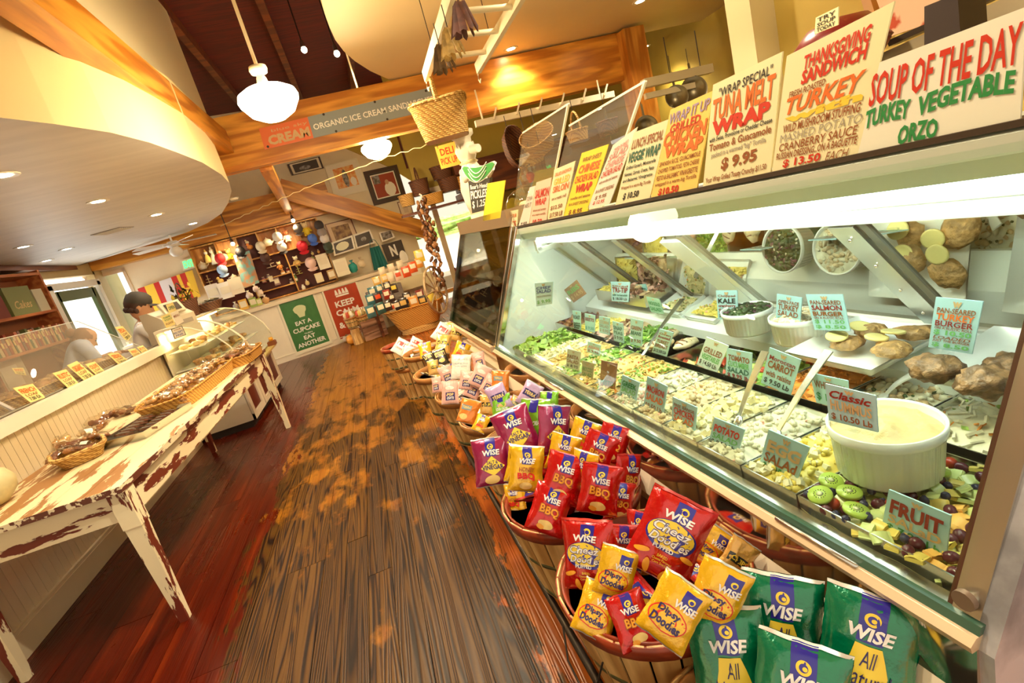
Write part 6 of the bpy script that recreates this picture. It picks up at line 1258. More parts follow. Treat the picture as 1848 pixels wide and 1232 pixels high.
K('pot', 'white teapot in the middle top compartment', 485, 442, CW, .10); K('bear', 'brown and white toy dog on the top shelf', 521, 434, (.88, .80, .62), .10, c2=(.40, .14, .05)); K('bear', 'yellow-shirted toy pig on the top right shelf', 556, 423, (.92, .72, .05), .12, c2=(.92, .78, .5))
K('tower', 'cream cupcake-shaped figure left of the blue cap', 380, 512, (.85, .72, .35), .07); K('duck', 'gold and white teapot figure under the blue cap', 400, 509, (.80, .55, .15), .07); K('pot', 'round cream clock ornament by the towel', 424, 503, (.82, .72, .5), .07)
K('tower', 'tiered cream cake stand in the centre', 490, 480, (.85, .68, .42), .085); K('bear', 'orange toy behind the cake stand', 507, 484, (.75, .30, .06), .07, c2=(.9, .7, .4)); K('bear', 'chef doll with a floppy white hat', 538, 478, (.72, .56, .2), .09, c2=(.92, .88, .7)); K('tower', 'green and gold ornament below the chef doll', 541, 492, (.5, .5, .12), .06)
K('bag', 'yellow popcorn-like bag on the small right shelf', 565, 458, (.9, .72, .3), .05); K('bag', 'orange bag on the small right shelf', 576, 455, (.85, .45, .1), .05); K('duck', 'small green and white egg cup', 566, 465, (.3, .45, .1), .035)
K('bottle', 'dark bottle between pink cap and white card', 573, 487, (.05, .02, .02), .10); K('book', 'large white calendar card at the right of the shelves', 588, 483, (.92, .86, .68), .17, b=.58)
K('jar', 'pink-lidded jar below the maroon compartment', 478, 508, (.55, .25, .3), .06); K('jar', 'grey jar beside the pink jar', 487, 503, (.35, .28, .3), .06); K('book', 'round white sign on the lower shelf', 491, 506, (.85, .78, .55), .06, b=.6); K('jar', 'amber jar on the lower middle shelf', 512, 494, (.5, .22, .05), .06); K('jar', 'dark red jar right of the amber jar', 522, 491, (.3, .03, .03), .06)
K('box', 'brown patterned box on the lower middle shelf', 502, 512, (.35, .2, .2), .09, b=.62); K('bottle', 'green-labelled bottle on the bottom shelf', 536, 507, (.1, .2, .05), .09); K('jar', 'smoky jar on the bottom shelf', 528, 511, (.2, .12, .12), .06); K('bag', 'white-tied goody bag on the bottom shelf', 556, 512, (.78, .6, .3), .07, b=.55, c2=(.95, .9, .8))
K('box', 'cream recipe box at the right end of the counter', 579, 507, (.85, .72, .45), .12, b=.45); K('box', 'brown handled box beside the cream recipe box', 601, 501, (.55, .36, .15), .12, b=.45); K('jar', 'white sugar pot on the counter', 549, 520, (.9, .85, .75), .05, b=.4)
# counter goods at the left
K('book', 'white printed card leaning at the left of the counter', 391, 540, (.84, .78, .7), .17, b=.45); K('book', 'plain white card next to the printed one', 413, 536, (.92, .88, .8), .17, b=.42); K('book', 'cream card with brown figures', 432, 528, (.88, .78, .6), .17, b=.42)
K('box', 'orange carton standing on the counter', 443, 556, (.80, .48, .08), .12, b=.25); K('box', 'green-striped carton right of the orange one', 460, 551, (.35, .5, .1), .11, b=.28); K('box', 'small yellow-green carton beside the striped one', 470, 548, (.55, .6, .12), .08, b=.28); K('bag', 'tan ribbon-tied goody bag on the counter', 482, 545, (.72, .42, .18), .10, b=.35, c2=(.9, .8, .7)); K('bag', 'pale wrapped bag behind the tan one', 472, 532, (.85, .7, .6), .10, b=.5)
K('bag', 'clear sweets bag on the counter pile', 452, 537, (.72, .6, .55), .10, b=.45); K('bag', 'pink and white bag on the counter pile', 463, 524, (.85, .68, .66), .09, b=.5); K('bag', 'grey bag left of the cartons', 428, 556, (.45, .4, .38), .09, b=.3)
tw = quadsign('printed_towel', 'turquoise souvenir towel printed with orange figures', 'towel', [PF(x, y, .62) for x, y in ((421, 461), (450, 452), (468, 510), (439, 520))], mat('towel_print', (.30, .62, .60), .7, c2=(.72, .40, .22), vs=9, lo=.45, hi=.55), [('SAVE WATER', (.15, .86, .85, .92), 'orange', .01)], .01)
# left part of the far wall
exs = quadsign('exit_sign', 'illuminated green EXIT sign on the cream wall', 'sign', [PF(x, y, 1.08) for x, y in ((325, 470), (349, 463), (355, 482), (331, 489))], mat('exit_housing', (.82, .78, .62), .4), [], .05)
def exl(root=exs):
    for ln, o in (('EXIT', 0),):
        m = MB(); P = [exs.matrix_world.inverted() @ PF(x, y, 1.08) for x, y in ((325, 470), (349, 463), (355, 482), (331, 489))]
        text_into(m, 'EXIT', (.14, .18, .88, .84), lambda u, v_: (P[3]*(1-u)+P[2]*u)*(1-v_)+(P[0]*(1-u)+P[1]*u)*v_+V((0, -.002, 0)), 0, .04); ob('lettering', m, mat('exit_green', (.1, .9, .2), .5, em=(.05, 1, .15), es=1.6), exs)
exl()
def blocks(root, f):
    by = {}
    for (a, b, c, d, m_) in ((0, .0, .14, 1, 'r'), (.14, .0, .30, 1, 'y'), (.30, .0, .40, 1, 'r'), (.40, 0, .62, 1, 'w'), (.62, .0, .72, .6, 'r'), (.62, .6, .72, 1, 'r'), (.72, 0, .78, 1, 'y'), (.78, .46, .88, 1, 'r'), (.78, .0, .88, .38, 'r'), (.88, 0, 1, 1, 'y')):
        m = by.setdefault(m_, MB()); m.add([f(a, b, .001), f(c, b, .001), f(c-.02, d, .001), f(a-.02 if a else 0, d, .001)], [(0, 1, 2, 3)])
    for k, m in by.items(): ob('colour_block', m, {'r': mat('block_red', (.60, .03, .02), .4), 'y': mat('block_yellow', (.92, .60, .05), .4), 'w': mat('block_white', (.75, .70, .72), .4)}[k], root)
fsign('wall_panel', 'long red and yellow lettered panel left of the shelves', [(248, 521), (347, 487), (362, 535), (266, 566)], 1.05, mat('panel_gold', (.90, .55, .06), .4), [], blocks, cat='sign')
# framed pictures
def pict(label, q, b, card, fr, bw, items=(), nm='framed_picture'):
    def ex(root, f):
        framed(fr, bw)(root, f)
        for ii_, (poly, m_) in enumerate(items):
            m = MB(); m.add([f(x, y, .0012+.0012*ii_) for x, y in poly], [tuple(range(len(poly)))]); ob('print', m, m_, root)
    return fsign(nm, label, q, b, card, [], ex, .015, 'picture')
bk = mat('pic_dark', (.05, .035, .025), .4); wt = mat('pic_white', (.88, .84, .74), .4); og = mat('pic_orange', (.80, .25, .05), .4, c2=(.85, .55, .2), vs=14); gy = mat('pic_grey', (.35, .33, .3), .4, c2=(.1, .08, .06), vs=14); rd = mat('pic_red', (.35, .05, .02), .4)
O_ = lambda cx, cy, rx, ry, n=12: [(cx+rx*math.cos(i*6.283/n), cy+ry*math.sin(i*6.283/n)) for i in range(n)]
pict('black-framed dark photograph highest on the far wall', [(522, 297), (574, 284), (581, 303), (530, 315)], 1.09, mat('mat_cream', (.85, .75, .55), .5), BFR, .06, [([(.08, .12), (.92, .12), (.92, .9), (.08, .9)], bk), (O_(.45, .4, .2, .2), gy)])
pict('white-framed orange poster with standing figures', [(589, 302), (642, 288), (661, 341), (606, 354)], 1.09, mat('mat_white', (.86, .80, .66), .5), WFR, .05, [([(.16, .2), (.84, .2), (.84, .88), (.16, .88)], og), (O_(.48, .5, .09, .3), gy), (O_(.7, .35, .1, .15), wt)])
pict('wide black-framed photograph of a person in white on the phone', [(663, 315), (712, 304), (727, 352), (679, 364)], 1.09, bk, BFR, .12, [([(.06, .06), (.94, .06), (.94, .94), (.06, .94)], wt), ([(.1, .1), (.9, .1), (.9, .9), (.1, .9)], rd), (O_(.64, .34, .2, .26), wt), (O_(.58, .6, .07, .09), mat('skin_print', (.6, .35, .2), .5)), ([(.12, .6), (.36, .6), (.36, .9), (.12, .9)], gy)])
pict('small thin-framed certificate beside the doorway', [(718, 366), (738, 361), (747, 390), (727, 394)], 1.09, mat('mat_pinkish', (.84, .70, .54), .5), RFR, .05, [([(.3, .3), (.7, .3), (.7, .75), (.3, .75)], mat('cert_print', (.7, .55, .42), .5))])
pict('walnut-framed brown landscape under the diagonal beam', [(588, 406), (632, 395), (648, 435), (604, 447)], 1.09, mat('mat_tan', (.78, .6, .4), .5), RFR, .04, [([(.15, .15), (.85, .15), (.85, .85), (.15, .85)], mat('pic_landscape', (.45, .28, .10), .5, c2=(.12, .04, .02), vs=10))])
pict('white board with a pale flower photograph', [(599, 438), (635, 425), (641, 449), (604, 461)], .86, wt, WFR, .03, [([(.06, .08), (.94, .08), (.94, .9), (.06, .9)], bk), (O_(.45, .5, .32, .32), mat('pic_flower', (.86, .84, .6), .5))])
pict('white board with a dark kitchen photograph', [(638, 424), (667, 414), (676, 438), (644, 448)], .86, wt, WFR, .03, [([(.06, .08), (.94, .08), (.94, .9), (.06, .9)], bk), (O_(.5, .5, .16, .16), gy)])
pict('white board with a round plate photograph near the beam', [(684, 420), (706, 414), (712, 428), (690, 436)], .86, wt, WFR, .03, [([(.1, .1), (.9, .1), (.9, .9), (.1, .9)], gy)])
# ledge and goods right of the shelves
K('box', 'white papers propped under the photograph boards', 621, 495, (.90, .84, .64), .22, b=.5); K('bag', 'teal folded apron on the counter', 640, 488, (.03, .38, .36), .15, b=.55, c2=(.05, .3, .3)); K('bag', 'cream and teal bundle on the counter', 655, 480, (.80, .66, .42), .13, b=.5, c2=(.7, .55, .35))
ap = T('hanging_apron', 'dark teal apron hanging from the boards', 'apron', PF(684, 470, .8), FRZ)
ob('cloth', MB().grid(lambda u, v_: V(((u-.5)*.36*(.6+.4*(1-v_)), .025*math.sin(u*14)-.0, (v_-.5)*.60)), 20, 6), mat('apron_teal', (.01, .16, .15), .7), ap); ob('strap', MB().tube([V((-.1, 0, .28)), V((-.06, 0, .42)), V((.0, 0, .46)), V((.06, 0, .42)), V((.1, 0, .28))], .006, 5), mat('apron_teal', (.01, .16, .15)), ap)
dc = T('white_fan', 'white oval shell-shaped dish standing by the hanging strands', 'dish', PF(733, 478, .62), FRZ); ob('dish', MB().ball((0, 0, .16), (.085, .03, .16), 0, 16, 10), wt, dc); ob('foot', MB().cyl((0, 0, -.05), (0, 0, .02), .05, .03, 12), bk, dc)
sgN = fsign('wall_sign', 'dark sign with a white letter N', [(688, 442), (724, 432), (734, 462), (700, 472)], .84, bk, [('N', (.3, .2, .62, .85), 'white', .05)], None, cat='sign')
# market wagon with a spoked wheel
wg = PF(668, 540, -.25); wgn = T('market_wagon', 'cream market wagon with a big spoked wheel, loaded with bags', 'wagon')
wa, wb, wc_ = PF(668, 523, -.20), PF(728, 504, -.20), PY(788, 478, 9.6)
wgn.location = (wa.x, wa.y, 0); WGC = mat('wagon_cream', (.88, .80, .50), .45); o_ = wgn.location
def pl(a, b, h, th, nm): 
    d = (b-a); d.z = 0; n = V((-d.y, d.x, 0)).normalized()*th; q = [a-o_, b-o_, b-o_+V((0, 0, h)), a-o_+V((0, 0, h))]; ob(nm, MB().extr(q, V((0, 0, 0)), n), WGC, wgn)
za = wa.z-.22; A0 = V((wa.x, wa.y, za)); B0 = V((wb.x, wb.y, za)); Cc = V((wb.x+.62, wb.y+.10, za)); 
pl(A0, B0, .23, .03, 'side_board'); pl(B0, Cc, .23, .03, 'side_board'); Dd = A0+(Cc-B0)*.2+V((0, .6, 0)); pl(A0+V((0, .6, 0)), B0+V((0.05, .6, 0)), .26, .03, 'side_board'); pl(A0, A0+V((0, .6, 0)), .23, -.03, 'end_board')
ob('floor_board', MB().add([A0-o_, B0-o_, Cc-o_, Cc+V((0, .5, 0))-o_, A0+V((0, .6, 0))-o_], [(0, 1, 2, 3, 4)]), WGC, wgn)
wcn = PY(787, 523, 8.75); wr = .40
whe = MB().tube([V((wr*math.cos(t), 0, wr*math.sin(t))) for t in [i*2*math.pi/40 for i in range(40)]], .022, 7, 0, True)
wo = T('x', 'x', 'x'); COL.objects.unlink(wo); bpy.data.objects.remove(wo)
WHM = grainmat('wheel_wood', (.42, .30, .16), (.62, .48, .28), 'Z', 10, .2, .6, 5, .05); wl_ = wcn-o_
ob('wheel_rim', whe, WHM, wgn, wl_, R(58)); ob('hub', MB().cyl((0, -.06, 0), (0, .06, 0), .05, .05, 14), WHM, wgn, wl_, R(58))
spk = MB().cyl((0, 0, .04), (0, 0, wr), .013, .011, 7).mesh('spoke', WHM)
for i in range(12): ob('spoke', spk, None, wgn, wl_, None, Matrix.Rotation(R(58), 3, 'Z').to_4x4().to_euler() if 0 else (Matrix.Rotation(R(58), 4, 'Z') @ Matrix.Rotation(i*math.pi/6, 4, 'Y')).to_euler())
for x_ in (.1, .55): ob('leg', MB().box((x_, .2, za/2), (.05, .05, za)), WGC, wgn)
def sack(label, px, py, y, c, s=.10, c2=(.9, .8, .6), group=None):
    p = PY(px, py, y); m_ = mat('sk_%d_%d_%d' % tuple(int(x*99) for x in c), c, .3, coat=.4); r_ = T('snack_sack', label, 'bag', p, random.uniform(-.4, .4), group)
    ob('pouch', MB().grid(lambda u, v_: V(((u-.5)*s, -.025*math.sin(math.pi*u)**.6*math.sin(math.pi*v_)**.6, (v_-.5)*s*1.35)), 8, 8).grid(lambda u, v_: V(((.5-u)*s, .025*math.sin(math.pi*u)**.6*math.sin(math.pi*v_)**.6, (v_-.5)*s*1.35)), 8, 8), m_, r_)
    ob('label', MB().grid(lambda u, v_: V(((u-.5)*s*.7, -.001-.025*math.sin(math.pi*(.15+.7*u))**.6*math.sin(math.pi*(.4+.4*v_))**.6, (v_*.4-.1)*s*1.35)), 6, 4), mat('sk_%d_%d_%d' % tuple(int(x*99) for x in c2), c2, .4), r_)
S_ = sack; ye = (.92, .68, .08); oj = (.85, .35, .06); rdd = (.65, .08, .02); kk = (.04, .03, .03); tt = (.04, .16, .20); gdd = (.8, .5, .12); cc = (.85, .72, .5)
for q in [('clear bag of golden chips at the left of the wagon', 680, 508, 9.2, gdd, .13), ('clear bag of golden chips second in the wagon', 694, 503, 9.2, gdd, .12), ('white bag of nuts in the wagon', 706, 500, 9.2, cc, .13), ('red-labelled bag in the wagon', 719, 497, 9.1, (.8, .6, .45), .13, rdd), ('pale bag at the back left of the wagon', 690, 490, 9.5, cc, .12), ('pale bag at the back middle of the wagon', 706, 484, 9.5, cc, .12), ('pale bag behind the red sacks', 722, 478, 9.5, cc, .12),
          ('red sack in the middle of the wagon', 733, 490, 9.1, rdd, .14), ('second red sack of the wagon', 745, 482, 9.1, (.75, .12, .03), .14), ('orange-red sack at the right of the wagon', 756, 474, 9.2, oj, .13), ('yellow sack topping the wagon load', 757, 462, 9.2, ye, .16)]: S_(*q)
# bench with dark and teal bags
bt = T('display_bench', 'low bench under a grey cloth stacked with teal and black bags', 'bench', PZ(722, 600, 0), FRZ); bl = bt.location
ob('top', MB().box((.05, .35, .60), (.74, .5, .03)), mat('cloth_grey', (.32, .28, .25), .7), bt); ob('riser', MB().box((.05, .50, .72), (.66, .2, .22)), mat('cloth_grey', (.32, .28, .25), .7), bt)
for x_ in (-.28, .38):
    for y_ in (.14, .56): ob('leg', MB().box((x_, y_, .3), (.05, .05, .6)), DARKW, bt)
for q in [('teal bag at the left of the upper step', 672, 527, 8.9, tt, .13), ('blue-green bag second on the upper step', 685, 522, 8.9, tt, .12), ('black bag third on the upper step', 699, 517, 8.9, kk, .12), ('yellow-labelled bag at the right of the upper step', 711, 520, 8.9, kk, .12, ye), ('teal bag at the left of the lower step', 669, 541, 8.7, tt, .14), ('red-labelled black bag on the lower step', 682, 537, 8.7, kk, .13, rdd), ('black and red bag on the lower step', 698, 531, 8.7, (.3, .03, .02), .12), ('cream-labelled bag right on the lower step', 707, 537, 8.7, kk, .10)]: S_(*q)
# crate, little baskets, pumpkins
cr = PZ(682, 610, 0); crate = T('wooden_crate', 'weathered wooden crate on the floor holding teal bags', 'crate', cr, FRZ)
CRW = grainmat('crate_wood', (.28, .13, .07), (.50, .28, .17), 'X', 9, .1, .6, 5, .1)
for k in range(3): ob('slat', MB().box((.0, -.0, .07+k*.125), (.42, .018, .115)), CRW, crate); ob('slat', MB().box((.0, .34, .07+k*.125), (.42, .018, .115)), CRW, crate)
for x_ in (-.2, .2): ob('end_panel', MB().box((x_, .17, .195), (.018, .32, .37)), CRW, crate)
ob('bottom', MB().box((0, .17, .02), (.40, .32, .018)), CRW, crate)
for q in [('teal bag standing at the left in the crate', 669, 562, 8.45, tt, .15), ('dark teal bag standing right in the crate', 687, 556, 8.45, (.02, .10, .10), .14), ('black bag at the back of the crate', 700, 552, 8.5, kk, .12)]: S_(*q)
for i, (px, py, lb, r) in enumerate([(634, 592, 'small bushel basket of ribboned bags before the red poster', .12), (655, 588, 'small bushel basket of striped sweets next to the crate', .12)]):
    c = PY(px-2, py-20, 9.72); st_ = ob('stool', MB().cyl((0, 0, 0), (0, 0, c.z-.22), .10, .08, 14), STAVE, None, (c.x, c.y, 0), label='short barrel stand under the '+('left' if i == 0 else 'right')+' small bushel basket', cat='stand')
    basket(lb, (c.x, c.y, c.z), r, .20, HOOPN, HOOPG, 'small_basket', 14)
    for j in range(5):
        q = V((c.x-.07+.035*j, c.y-.02*(j % 2), c.z+.02)); k_ = T('goody_bag', '%s %s' % (ORDW[j], ('ribboned bag from the left in the small basket before the red poster', 'sweets bag from the left in the basket next to the crate')[i]), 'bag', q, j, ('ribboned bags in the small basket', 'sweets bags in the basket by the crate')[i])
        cx = [(.85, .7, .4), (.7, .1, .06), (.8, .6, .2), (.9, .85, .7), (.4, .3, .1)][(j+i) % 5]; ob('pouch', MB().ball((0, 0, .02), (.045, .035, .07), 0, 10, 7, None, .4, j), mat('gb%d' % ((j+i) % 5), cx, .35, coat=.4), k_); ob('tie', MB().lathe([(.012, .08), (.006, .09), (.022, .12), (0, .11)], 8), wt, k_)
def pumpkin(label, px, py, r, c, y):
    p = PZ(px, py, 0); k_ = T('pumpkin', label, 'pumpkin', (p.x, p.y, 0))
    ob('flesh', MB().lathe([(0, .02), (r*.5, 0), (r*.92, r*.35), (r, r*.85), (r*.85, r*1.35), (r*.4, r*1.62), (.0, r*1.5)], 48, wob=lambda t, z: 1-.07*abs(math.sin(t*5))), mat('pump_%d' % int(c[1]*99), c, .4), k_)
    ob('stem', MB().tube([V((0, 0, r*1.5)), V((.01, 0, r*1.8)), V((.03, 0, r*2.0))], [.018, .013, .015], 7), mat('stem', (.3, .2, .07), .7), k_)
pumpkin('orange pumpkin on the floor before the red poster', 639, 620, .115, (.85, .36, .04), 9); pumpkin('pale white pumpkin beside the orange one', 661, 613, .10, (.82, .70, .50), 9); pumpkin('small pale pumpkin half behind the orange one', 627, 616, .07, (.76, .60, .45), 9)
# big wicker basket on a rope-trimmed base
bp_ = PZ(762, 596, 0); th_ = math.atan2(-(PZ(740, 600, 0)-PZ(795, 585, 0)).y, -(PZ(740, 600, 0)-PZ(795, 585, 0)).x)
ob('woven_stool', MB().lathe([(0, 0), (.30, 0), (.31, .03), (.29, .06), (.31, .09), (.29, .12), (0, .12)], 30, sx=1.15, sy=.7), WK, None, (bp_.x, bp_.y, 0), th_, label='low cream woven stool under the big wicker basket', cat='stool')
wbasket('big_wicker_basket', 'big flared wicker basket of snack bags near the doorway', Matrix.Translation((bp_.x, bp_.y, .12)) @ Matrix.Rotation(th_, 4, 'Z'), 1.02, .55, .36, 1.45, WKO, .022, n=60)
yy = bp_.y
for q in [('black bag with cream label at the left of the big wicker basket', 716, 552, yy, kk, .14), ('striped white bag leaning at the left of the big wicker basket', 708, 556, yy, cc, .12, rdd), ('black and gold bag in the big wicker basket', 728, 548, yy, kk, .15, gdd), ('orange-red bag upright in the big wicker basket', 747, 545, yy, oj, .16), ('black bag with brown label right of the orange-red one', 763, 543, yy, kk, .14, gdd), ('bright yellow bag in the big wicker basket', 777, 540, yy, ye, .16, (.95, .75, .1)), ('second yellow bag leaning right in the big wicker basket', 792, 537, yy, (.85, .58, .1), .15, ye), ('dark bag behind in the big wicker basket', 735, 537, yy+.12, kk, .14), ('dark red bag behind in the big wicker basket', 758, 532, yy+.12, (.25, .03, .02), .14)]: S_(*q)
# strands of dried peppers by the doorway, wine bottle on a ledge
PEP = [mat('pepper_a', (.16, .06, .02), .25, coat=.5), mat('pepper_b', (.40, .20, .08), .3, coat=.5)]
pm = [MB().ball((0, 0, 0), (.035, .03, .055), 0, 9, 6, None, .6, k).mesh('pepper', PEP[k]) for k in (0, 1)]
for i, (px0, py0, px1, py1, lb) in enumerate([(760, 362, 780, 450, 'long glossy strand of dried brown peppers left of the doorway'), (775, 405, 796, 520, 'lower strand of dried tan peppers left of the doorway')]):
    a = PY(px0, py0, 8.9); b = PY(px1, py1, 8.9); r_ = T('pepper_strand', lb, 'garland', a); n = 34
    ob('cord', MB().cyl((0, 0, 0), b-a, .006, .006, 6), WIRE, r_)
    for k in range(n):
        t = k/(n-1); ob('pepper', pm[(k+i) % 2 if k % 3 else i], None, r_, (b-a)*t+V((.07*math.cos(k*2.4), .06*math.sin(k*2.4), 0)), None, (.5*math.cos(k*2.4), .5*math.sin(k*1.4), k))
sr = T('sausage_rope', 'pale curly rope of netting hanging at the door post', 'garland', PY(757, 350, 9.0)); ob('rope', MB().tube([V((.03*math.sin(k*1.1)+k*.0, .02*math.cos(k*1.3), -.03*k)) for k in range(34)], .016, 6), wt, sr)
dl = caseslab  # keep name
led = ob('door_ledge', MB().box((0, 0, 0), (.95, .14, .06)), PINE, None, PY(822, 520, 10.0), label='honey wooden ledge across the doorway', cat='ledge')
wb_ = T('wine_bottle', 'dark wine bottle standing on the ledge before the bright doorway', 'bottle', (PY(820, 480, 9.96)+V((0, 0, 0)))); wb_.location.z = led.location.z+.03
ob('body', MB().lathe([(0, 0), (.04, 0), (.042, .2), (.035, .24), (.015, .29), (.014, .36), (0, .36)], 14), mat('bottle_glass', (.02, .02, .015), .15), wb_); ob('label', MB().lathe([(.0425, .05), (.0428, .16)], 14), LABW, wb_); ob('capsule', MB().cyl((0, 0, .30), (0, 0, .365), .0165, .0165, 10), mat('capsule', (.12, .01, .01), .3), wb_)
ds = MB()
pA, pB = PY(778, 350, 10.30), PY(864, 330, 10.30)
for a, b in ((pA.x-.08, pA.x+.02), (pB.x-.02, pB.x+.08)): ds.box(((a+b)/2, 10.28, 1.15), (b-a, .06, 2.3))
ds.box(((pA.x+pB.x)/2, 10.28, 2.32), (pB.x-pA.x+.16, .06, .10)); ob('trim_back_door', ds, mat('door_cream', (.82, .68, .42), .5), kind='structure')
hd = ob('outside_hedge', MB().ball((0, 0, 0), (2.4, .4, .22), 0, 60, 20, None, .6, 4), mat('hedge_leaf', (.42, .68, .14), .7, var=.5, vs=9, bump=.6, bs=14), None, (3.2, 14.6, 1.62), label='green hedge outside the bright back doorway', cat='hedge', kind='stuff')
ob('outside_wall', MB().box((3.2, 14.6, .95), (6, .3, 1.0)), mat('outside_render', (.9, .88, .8), .7), kind='structure')
ob('outside_ground', MB().box((4.5, 17.1, .3), (14, 10, .4)), mat('paving', (.85, .83, .8), .7), kind='structure')
# ================================================================== lamps, ceiling fittings, hanging things, register, people, right side
GLOW = mat('opal_glass', (1, .96, .85), .3, em=(1, .88, .62), es=7); BRS = mat('fitter_enamel', (.92, .80, .52), .3)
def pendant(label, c, w_, ztop):
    r_ = T('pendant_lamp', label, 'lamp', c); s = w_/2
    ob('shade', MB().lathe([(0, -s*.66), (s*.35, -s*.62), (s*.72, -s*.42), (s*.96, -s*.08), (s, .06*s), (s*.94, s*.24), (s*.66, s*.40), (s*.34, s*.47), (s*.27, s*.50)], 36), GLOW, r_)
    ob('fitter', MB().lathe([(s*.20, s*.50), (s*.16, s*.72), (s*.10, s*.84), (s*.26, s*.88), (s*.30, s*1.0), (s*.28, s*1.10), (0, s*1.12)], 24), BRS, r_); ob('rod', MB().cyl((0, 0, s*1.1), (0, 0, ztop-c.z), .012, .012, 10), BRS, r_); ob('canopy', MB().lathe([(0, ztop-c.z-.04), (.06, ztop-c.z-.02), (.07, ztop-c.z), (0, ztop-c.z)], 16), BRS, r_)
    light('POINT', c+V((0, 0, -s*.75)), 100, WARM, s*.8)
pendant('glowing white schoolhouse pendant nearest, hanging from the vault', PY(486, 182, 4.05), .40, 4.66); pendant('smaller-looking schoolhouse pendant behind the cross beam', PY(680, 268, 7.15), .40, 4.66)
SPOT = mat('spot_glow', (1, 1, 1), .4, em=(1, .82, .48), es=14); TRM = mat('downlight_trim', (.86, .80, .66), .4)
def hangcord(root, p, top, r=.004):
    bpy.context.view_layer.update(); Mi = root.matrix_world.inverted(); o = ob('cord', MB().cyl(Mi @ V(p), Mi @ V((p[0], p[1], top)), r, r, 6), WIRE, root); return o
def down(label, px, py, z, pw=14, on=True):
    p = PZ(px, py, z); r_ = T('downlight', label, 'ceiling light', p); ob('trim', MB().lathe([(.055, -.001), (.085, -.006), (.09, -.001), (.055, -.001)], 20), TRM, r_); ob('bulb', MB().lathe([(0, -.004), (.05, -.004)], 20), SPOT if on else mat('spot_pale', (1, 1, 1), .4, em=(1, .9, .75), es=2), r_)
    if pw: light('SPOT', p+V((0, 0, -.03)), pw, SOFTW, .04, (0, 0, 0), None, 120)
for a in [('downlight nearest the rounded tip of the left ceiling', 348, 403, 2.6, 26), ('second downlight from the tip of the left ceiling', 282, 387, 2.6, 26), ('third downlight from the tip of the left ceiling', 177, 363, 2.6, 26), ('downlight at the left edge of the picture', 4, 316, 2.6, 20), ('dimmer downlight left of the ceiling vent', 120, 449, 2.6, 10, False), ('dim downlight far left above the door', 42, 445, 2.6, 10, False), ('small dim downlight by the soffit edge', 84, 470, 2.6, 0, False),
          ('ceiling downlight above the picnic basket ladder', 922, 88, 3.4, 60), ('ceiling downlight near the timber post', 1164, 84, 3.4, 60), ('ceiling downlight at the top edge of the picture', 1155, 2, 3.4, 60)]: down(*a)
light('SPOT', PZ(1500, -250, 3.35), 150, SOFTW, .05, None, None, 130); light('SPOT', PZ(1100, -260, 3.35), 150, SOFTW, .05, None, None, 130); light('SPOT', V((-.6, 1.2, 4.4)), 90, SOFTW, .08, None, None, 120); light('SPOT', V((.35, 1.6, 3.35)), 110, SOFTW, .06, None, None, 130); light('SPOT', V((.3, 4.2, 3.3)), 90, SOFTW, .06, None, None, 130); light('SPOT', V((-1.9, 2.4, 2.55)), 34, SOFTW, .05, None, None, 120)  # added spots with no fittings, for extra light on signs, aisle and baskets
def barespot(label, p, pw, aim, top=4.68):
    r_ = T('spotlight', label, 'ceiling light', p); ob('bulb', MB().ball((0, 0, 0), .035, 0, 12, 8), SPOT, r_); ob('holder', MB().cyl((0, 0, .03), (0, 0, .10), .03, .02, 10), BFR if 'BFR' in globals() else DARK, r_)
    ob('stem', MB().cyl((0, 0, .10), (0, 0, top-p.z), .008, .008, 8), WIRE, r_)
    d = (V(aim)-p); o_ = light('SPOT', p+d.normalized()*.06, pw, WARM, .04, None, None, 120); o_.rotation_euler = d.to_track_quat('-Z', 'Y').to_euler()
barespot('bare spotlight high in the dark red vault', PY(549, 90, 7.0), 70, (0, 8, 0)); barespot('small spotlight beside the curved soffit edge', PY(608, 97, 6.9), 20, (.5, 8, 1)); barespot('starry spotlight over the hat shelves', PF(529, 398, .42), 26, F(.6, .9, 1.4), 2.9); barespot('spotlight aimed at the left shelves', PF(420, 440, .35), 14, F(-.3, .95, 1.8), 2.9)
vt = PZ(203, 416, 2.6); vr = T('ceiling_vent', 'rectangular slatted vent in the left ceiling', 'vent', vt, R(-12)); ob('frame', MB().box((0, 0, -.004), (.36, .26, .008)), mat('vent_grey', (.42, .38, .34), .5), vr)
for k in range(6): ob('slat', MB().box((0, -.10+k*.04, -.012), (.32, .012, .008)), TRM, vr)
sm = PY(422, 357, 8.4); sd_ = T('smoke_alarm', 'round cream smoke alarm on the red boards', 'alarm', sm); ob('body', MB().lathe([(0, -.03), (.05, -.028), (.065, 0), (0, 0)], 20), TRM, sd_)
# ceiling fan
fp = PZ(312, 440, 2.46); fan = T('ceiling_fan', 'white ceiling fan with light hanging at the soffit edge', 'fan', fp)
FNW = mat('fan_white', (.80, .74, .66), .4)
ob('rod', MB().cyl((0, 0, .04), (0, 0, .14), .015, .015, 8), FNW, fan); ob('motor', MB().lathe([(0, -.05), (.09, -.04), (.10, .0), (.07, .04), (0, .05)], 20), FNW, fan)
ob('light_bowl', MB().lathe([(0, -.20), (.06, -.19), (.095, -.14), (.09, -.09), (.05, -.05)], 20), mat('fan_glass', (.85, .80, .72), .3), fan)
bm2 = MB().box((.38, 0, 0), (.50, .13, .008), 0, Matrix.Rotation(.2, 3, 'X')).mesh('blade', FNW); ba = MB().box((.12, 0, -.005), (.12, .03, .01)).mesh('blade_arm', FNW)
for k in range(5): ob('blade', bm2, None, fan, (0, 0, 0), k*R(72)+.35); ob('blade_arm', ba, None, fan, (0, 0, 0), k*R(72)+.35)
